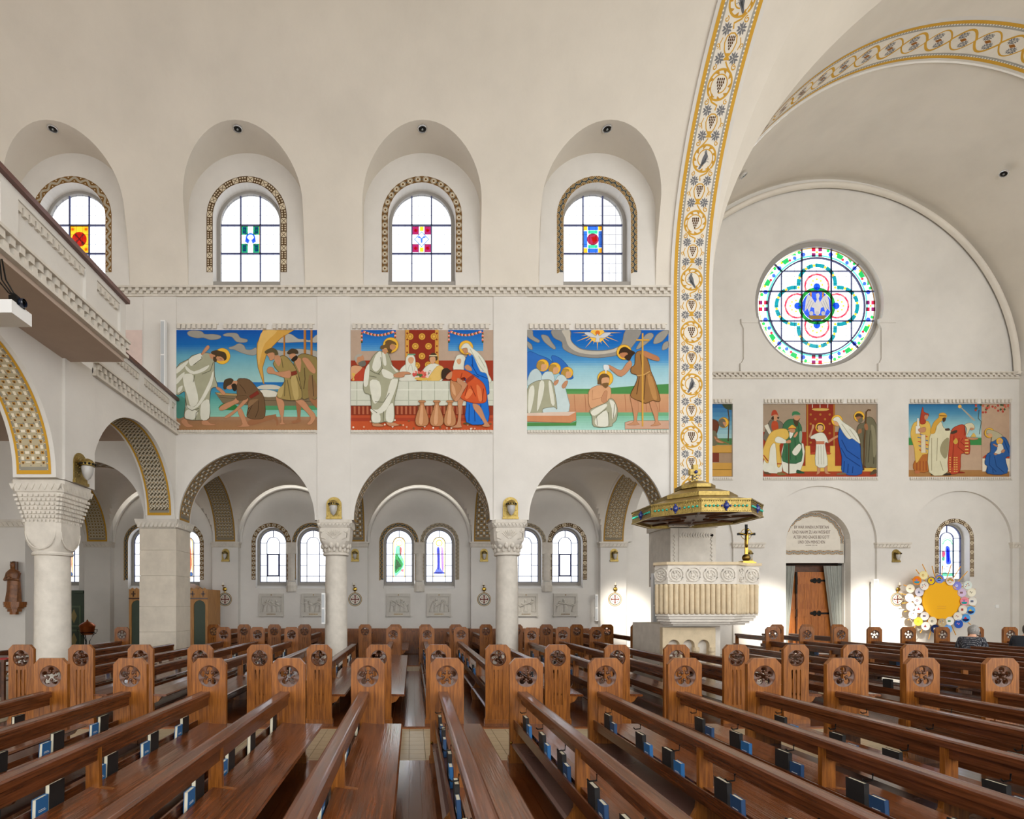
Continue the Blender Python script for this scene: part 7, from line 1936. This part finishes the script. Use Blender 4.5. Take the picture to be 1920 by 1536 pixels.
# green panelled screen under the chapel windows
scn = thing('panelled_screen', 'dark green panelled wooden screen behind the baptismal font', 'screen', (-13.3, 19.1, FZ))
mb = MB(); mb.box(-15.6, -11.75, 19.08, 19.16, FZ, 2.28); mb.box(-15.6, -11.75, 19.02, 19.16, 2.2, 2.3); mb.build('frame', 'dark_green', scn)
mat('green_panel', '#55654c', .5, noise=.2); mat('panel_gilt', '#8a7a4a', .5)
for k in range(6):
    a = -15.45+k*.62
    for zz in (.15, 1.0):
        mb = MB(); mb.prism([rect(a, a+.5, zz, zz+.75), list(reversed(rect(a+.06, a+.44, zz+.06, zz+.69)))], 'XZ', 19.06, 19.08); o = mb.build('panel', 'green_panel', scn)
        mb = MB(); mb.prism([[(a+.25, zz+.12), (a+.36, zz+.38), (a+.25, zz+.64), (a+.14, zz+.38)]], 'XZ', 19.07, 19.08); mb.build('lozenge', 'panel_gilt', o)

# projector under the gallery
x, y, z = WX(8, 6.6), 6.6, WZ(585, 6.6)
pj = thing('video_projector', 'white video projector with black lens hanging from the gallery', 'projector', (x, y, z-.1))
mb = MB(); mb.box(x-.28, x+.22, y-.17, y+.17, z-.1, z+.06); mb.build('housing', 'white_metal', pj)
mb = MB(); mb.lathe([(.0, 0), (.05, 0), (.055, .06), (.045, .07)], 18, (0, 0, 0)); mb.v = [(x+.20+p[2], y-.02+p[0], z+.1+p[1]) for p in mb.v]; mb.build('lens', 'dark_lens', pj, 40)
mb = MB(); mb.box(x+.12, x+.22, y-.09, y+.05, z+.05, z+.16); mb.build('lens_mount', 'black_iron', pj)
mb = MB(); mb.tube([(x-.1, y, z+.06), (x-.1, y, 6.2)], .025, 8); mb.build('mount_pole', 'white_metal', pj)
for k in range(3): mb = MB(); mb.tube([(x-.05+.03*k, y-.05, z+.62), (x-.02+.05*k, y-.08, z+.35), (x+.1+.03*k, y-.06, z+.2), (x+.2, y-.05+.04*k, z+.16), (x+.26, y, z+.12), (x+.2, y+.03, z+.08)], .009, 6); mb.build('cable', 'black_iron', pj, True)

# recessed spotlights in the lunettes and transept vault
def downlight(x, y, z, nrm, label, r=.12):
    n = Vector(nrm).normalized(); q = n.to_track_quat('Z', 'Y')
    t = thing('recessed_spotlight', label, 'spotlight', (x, y, z), 0, 'recessed ceiling spotlights')
    t.rotation_mode = 'QUATERNION'; t.rotation_quaternion = q
    me = MB().lathe([(r, -.02), (r, .02), (r*.82, .025), (r*.8, -.03)], 20).mesh('trim_ring', 'white_chrome', smooth=40); link(me, 'trim_ring', t)
    me = MB().lathe([(r*.8, 0), (r*.72, .0), (r*.35, .012), (0, .012)], 20).mesh('reflector', 'black_iron', smooth=True); link(me, 'reflector', t)
    me = MB().ball((0, 0, .02), r*.25, 10, 8).mesh('bulb', 'mirror', smooth=True); link(me, 'bulb', t)
for b, lb in zip(BX, ('crossed-keys', 'blue and green', 'crimson', 'blue and gold')): downlight(b, 13.27, 13.655, (0, 0, -1), 'recessed spotlight above the window with the %s emblem' % lb)
downlight(18.97, 17.1, 15.62, (-.55, 0, -.83), 'recessed spotlight at the right of the transept vault')
downlight(10.62, 17.1, 15.55, (.6, 0, -.8), 'recessed spotlight at the left of the transept vault')
# small things
mb = MB(); x, z = WX(1869, 19.28), WZ(1137, 19.28); mb.box(x-.06, x+.06, 19.26, 19.28, z-.06, z+.06); mb.box(x-.03, x+.03, 19.25, 19.26, z-.035, z+.035)
mb.top('wall_switch', 'white_metal', 'small white switch plate on the wall right of the yellow sun', 'switch')
t = thing('leaflet_table', 'small dark table with leaflets at the left edge', 'table', (-7.8, 10.15, FZ))
mb = MB(); mb.box(-8.2, -7.42, 9.7, 10.6, .76, .80); mb.build('table_top', 'oak_carved', t)
for a in (-8.14, -7.48):
    for b in (9.76, 10.54): mb = MB(); mb.box(a-.025, a+.025, b-.025, b+.025, FZ, .76); mb.build('leg', 'oak_carved', t)
mat('red_paper', '#b03030', .7); mat('white_paper', '#e8e4de', .8)
for x, y, rz, m_, lb in ((-7.62, 9.95, .2, 'red_paper', 'red leaflet on the small dark table at left'), (-7.6, 10.3, -.3, 'white_paper', 'white leaflet on the small dark table at left')):
    mb = MB(); mb.box(-.1, .1, -.14, .14, 0, .012); o = bpy.data.objects.new('leaflet', mb.mesh('leaflet', m_)); COL.objects.link(o); o.location = (x, y, .80); o.rotation_euler = (0, 0, rz); tag(o, lb, 'leaflet')
mat('grey_leaf', '#8a8f86', .7, noise=.2)
t = thing('leaf_spray', 'spray of grey leaves lying on a pew seat at right', 'plant', (7.86, 8.35, PZ+.45))
for k in range(9):
    a = -.5+.32*k; ln = .22+.05*((k*3) % 4); ca, sa = math.cos(a*.7), math.sin(a*.7); up = .05+.032*k
    mb = MB(); pts = [(7.86+ln*q*ca, 8.35-.1*sa*q, PZ+.455+up*q+.05*math.sin(PI*q)) for q in (0, .3, .6, .85, 1)]
    wd = (.008, .03, .034, .02, .002)
    for j in range(4):
        p0, p1 = pts[j], pts[j+1]; mb.face([(p0[0], p0[1]-wd[j], p0[2]), (p1[0], p1[1]-wd[j+1], p1[2]), (p1[0], p1[1]+wd[j+1], p1[2]), (p0[0], p0[1]+wd[j], p0[2])]); mb.face([(p0[0], p0[1]-wd[j], p0[2]-.004), (p0[0], p0[1]+wd[j], p0[2]-.004), (p1[0], p1[1]+wd[j+1], p1[2]-.004), (p1[0], p1[1]-wd[j+1], p1[2]-.004)])
    mb.build('leaf', 'grey_leaf', t, recalc=False)
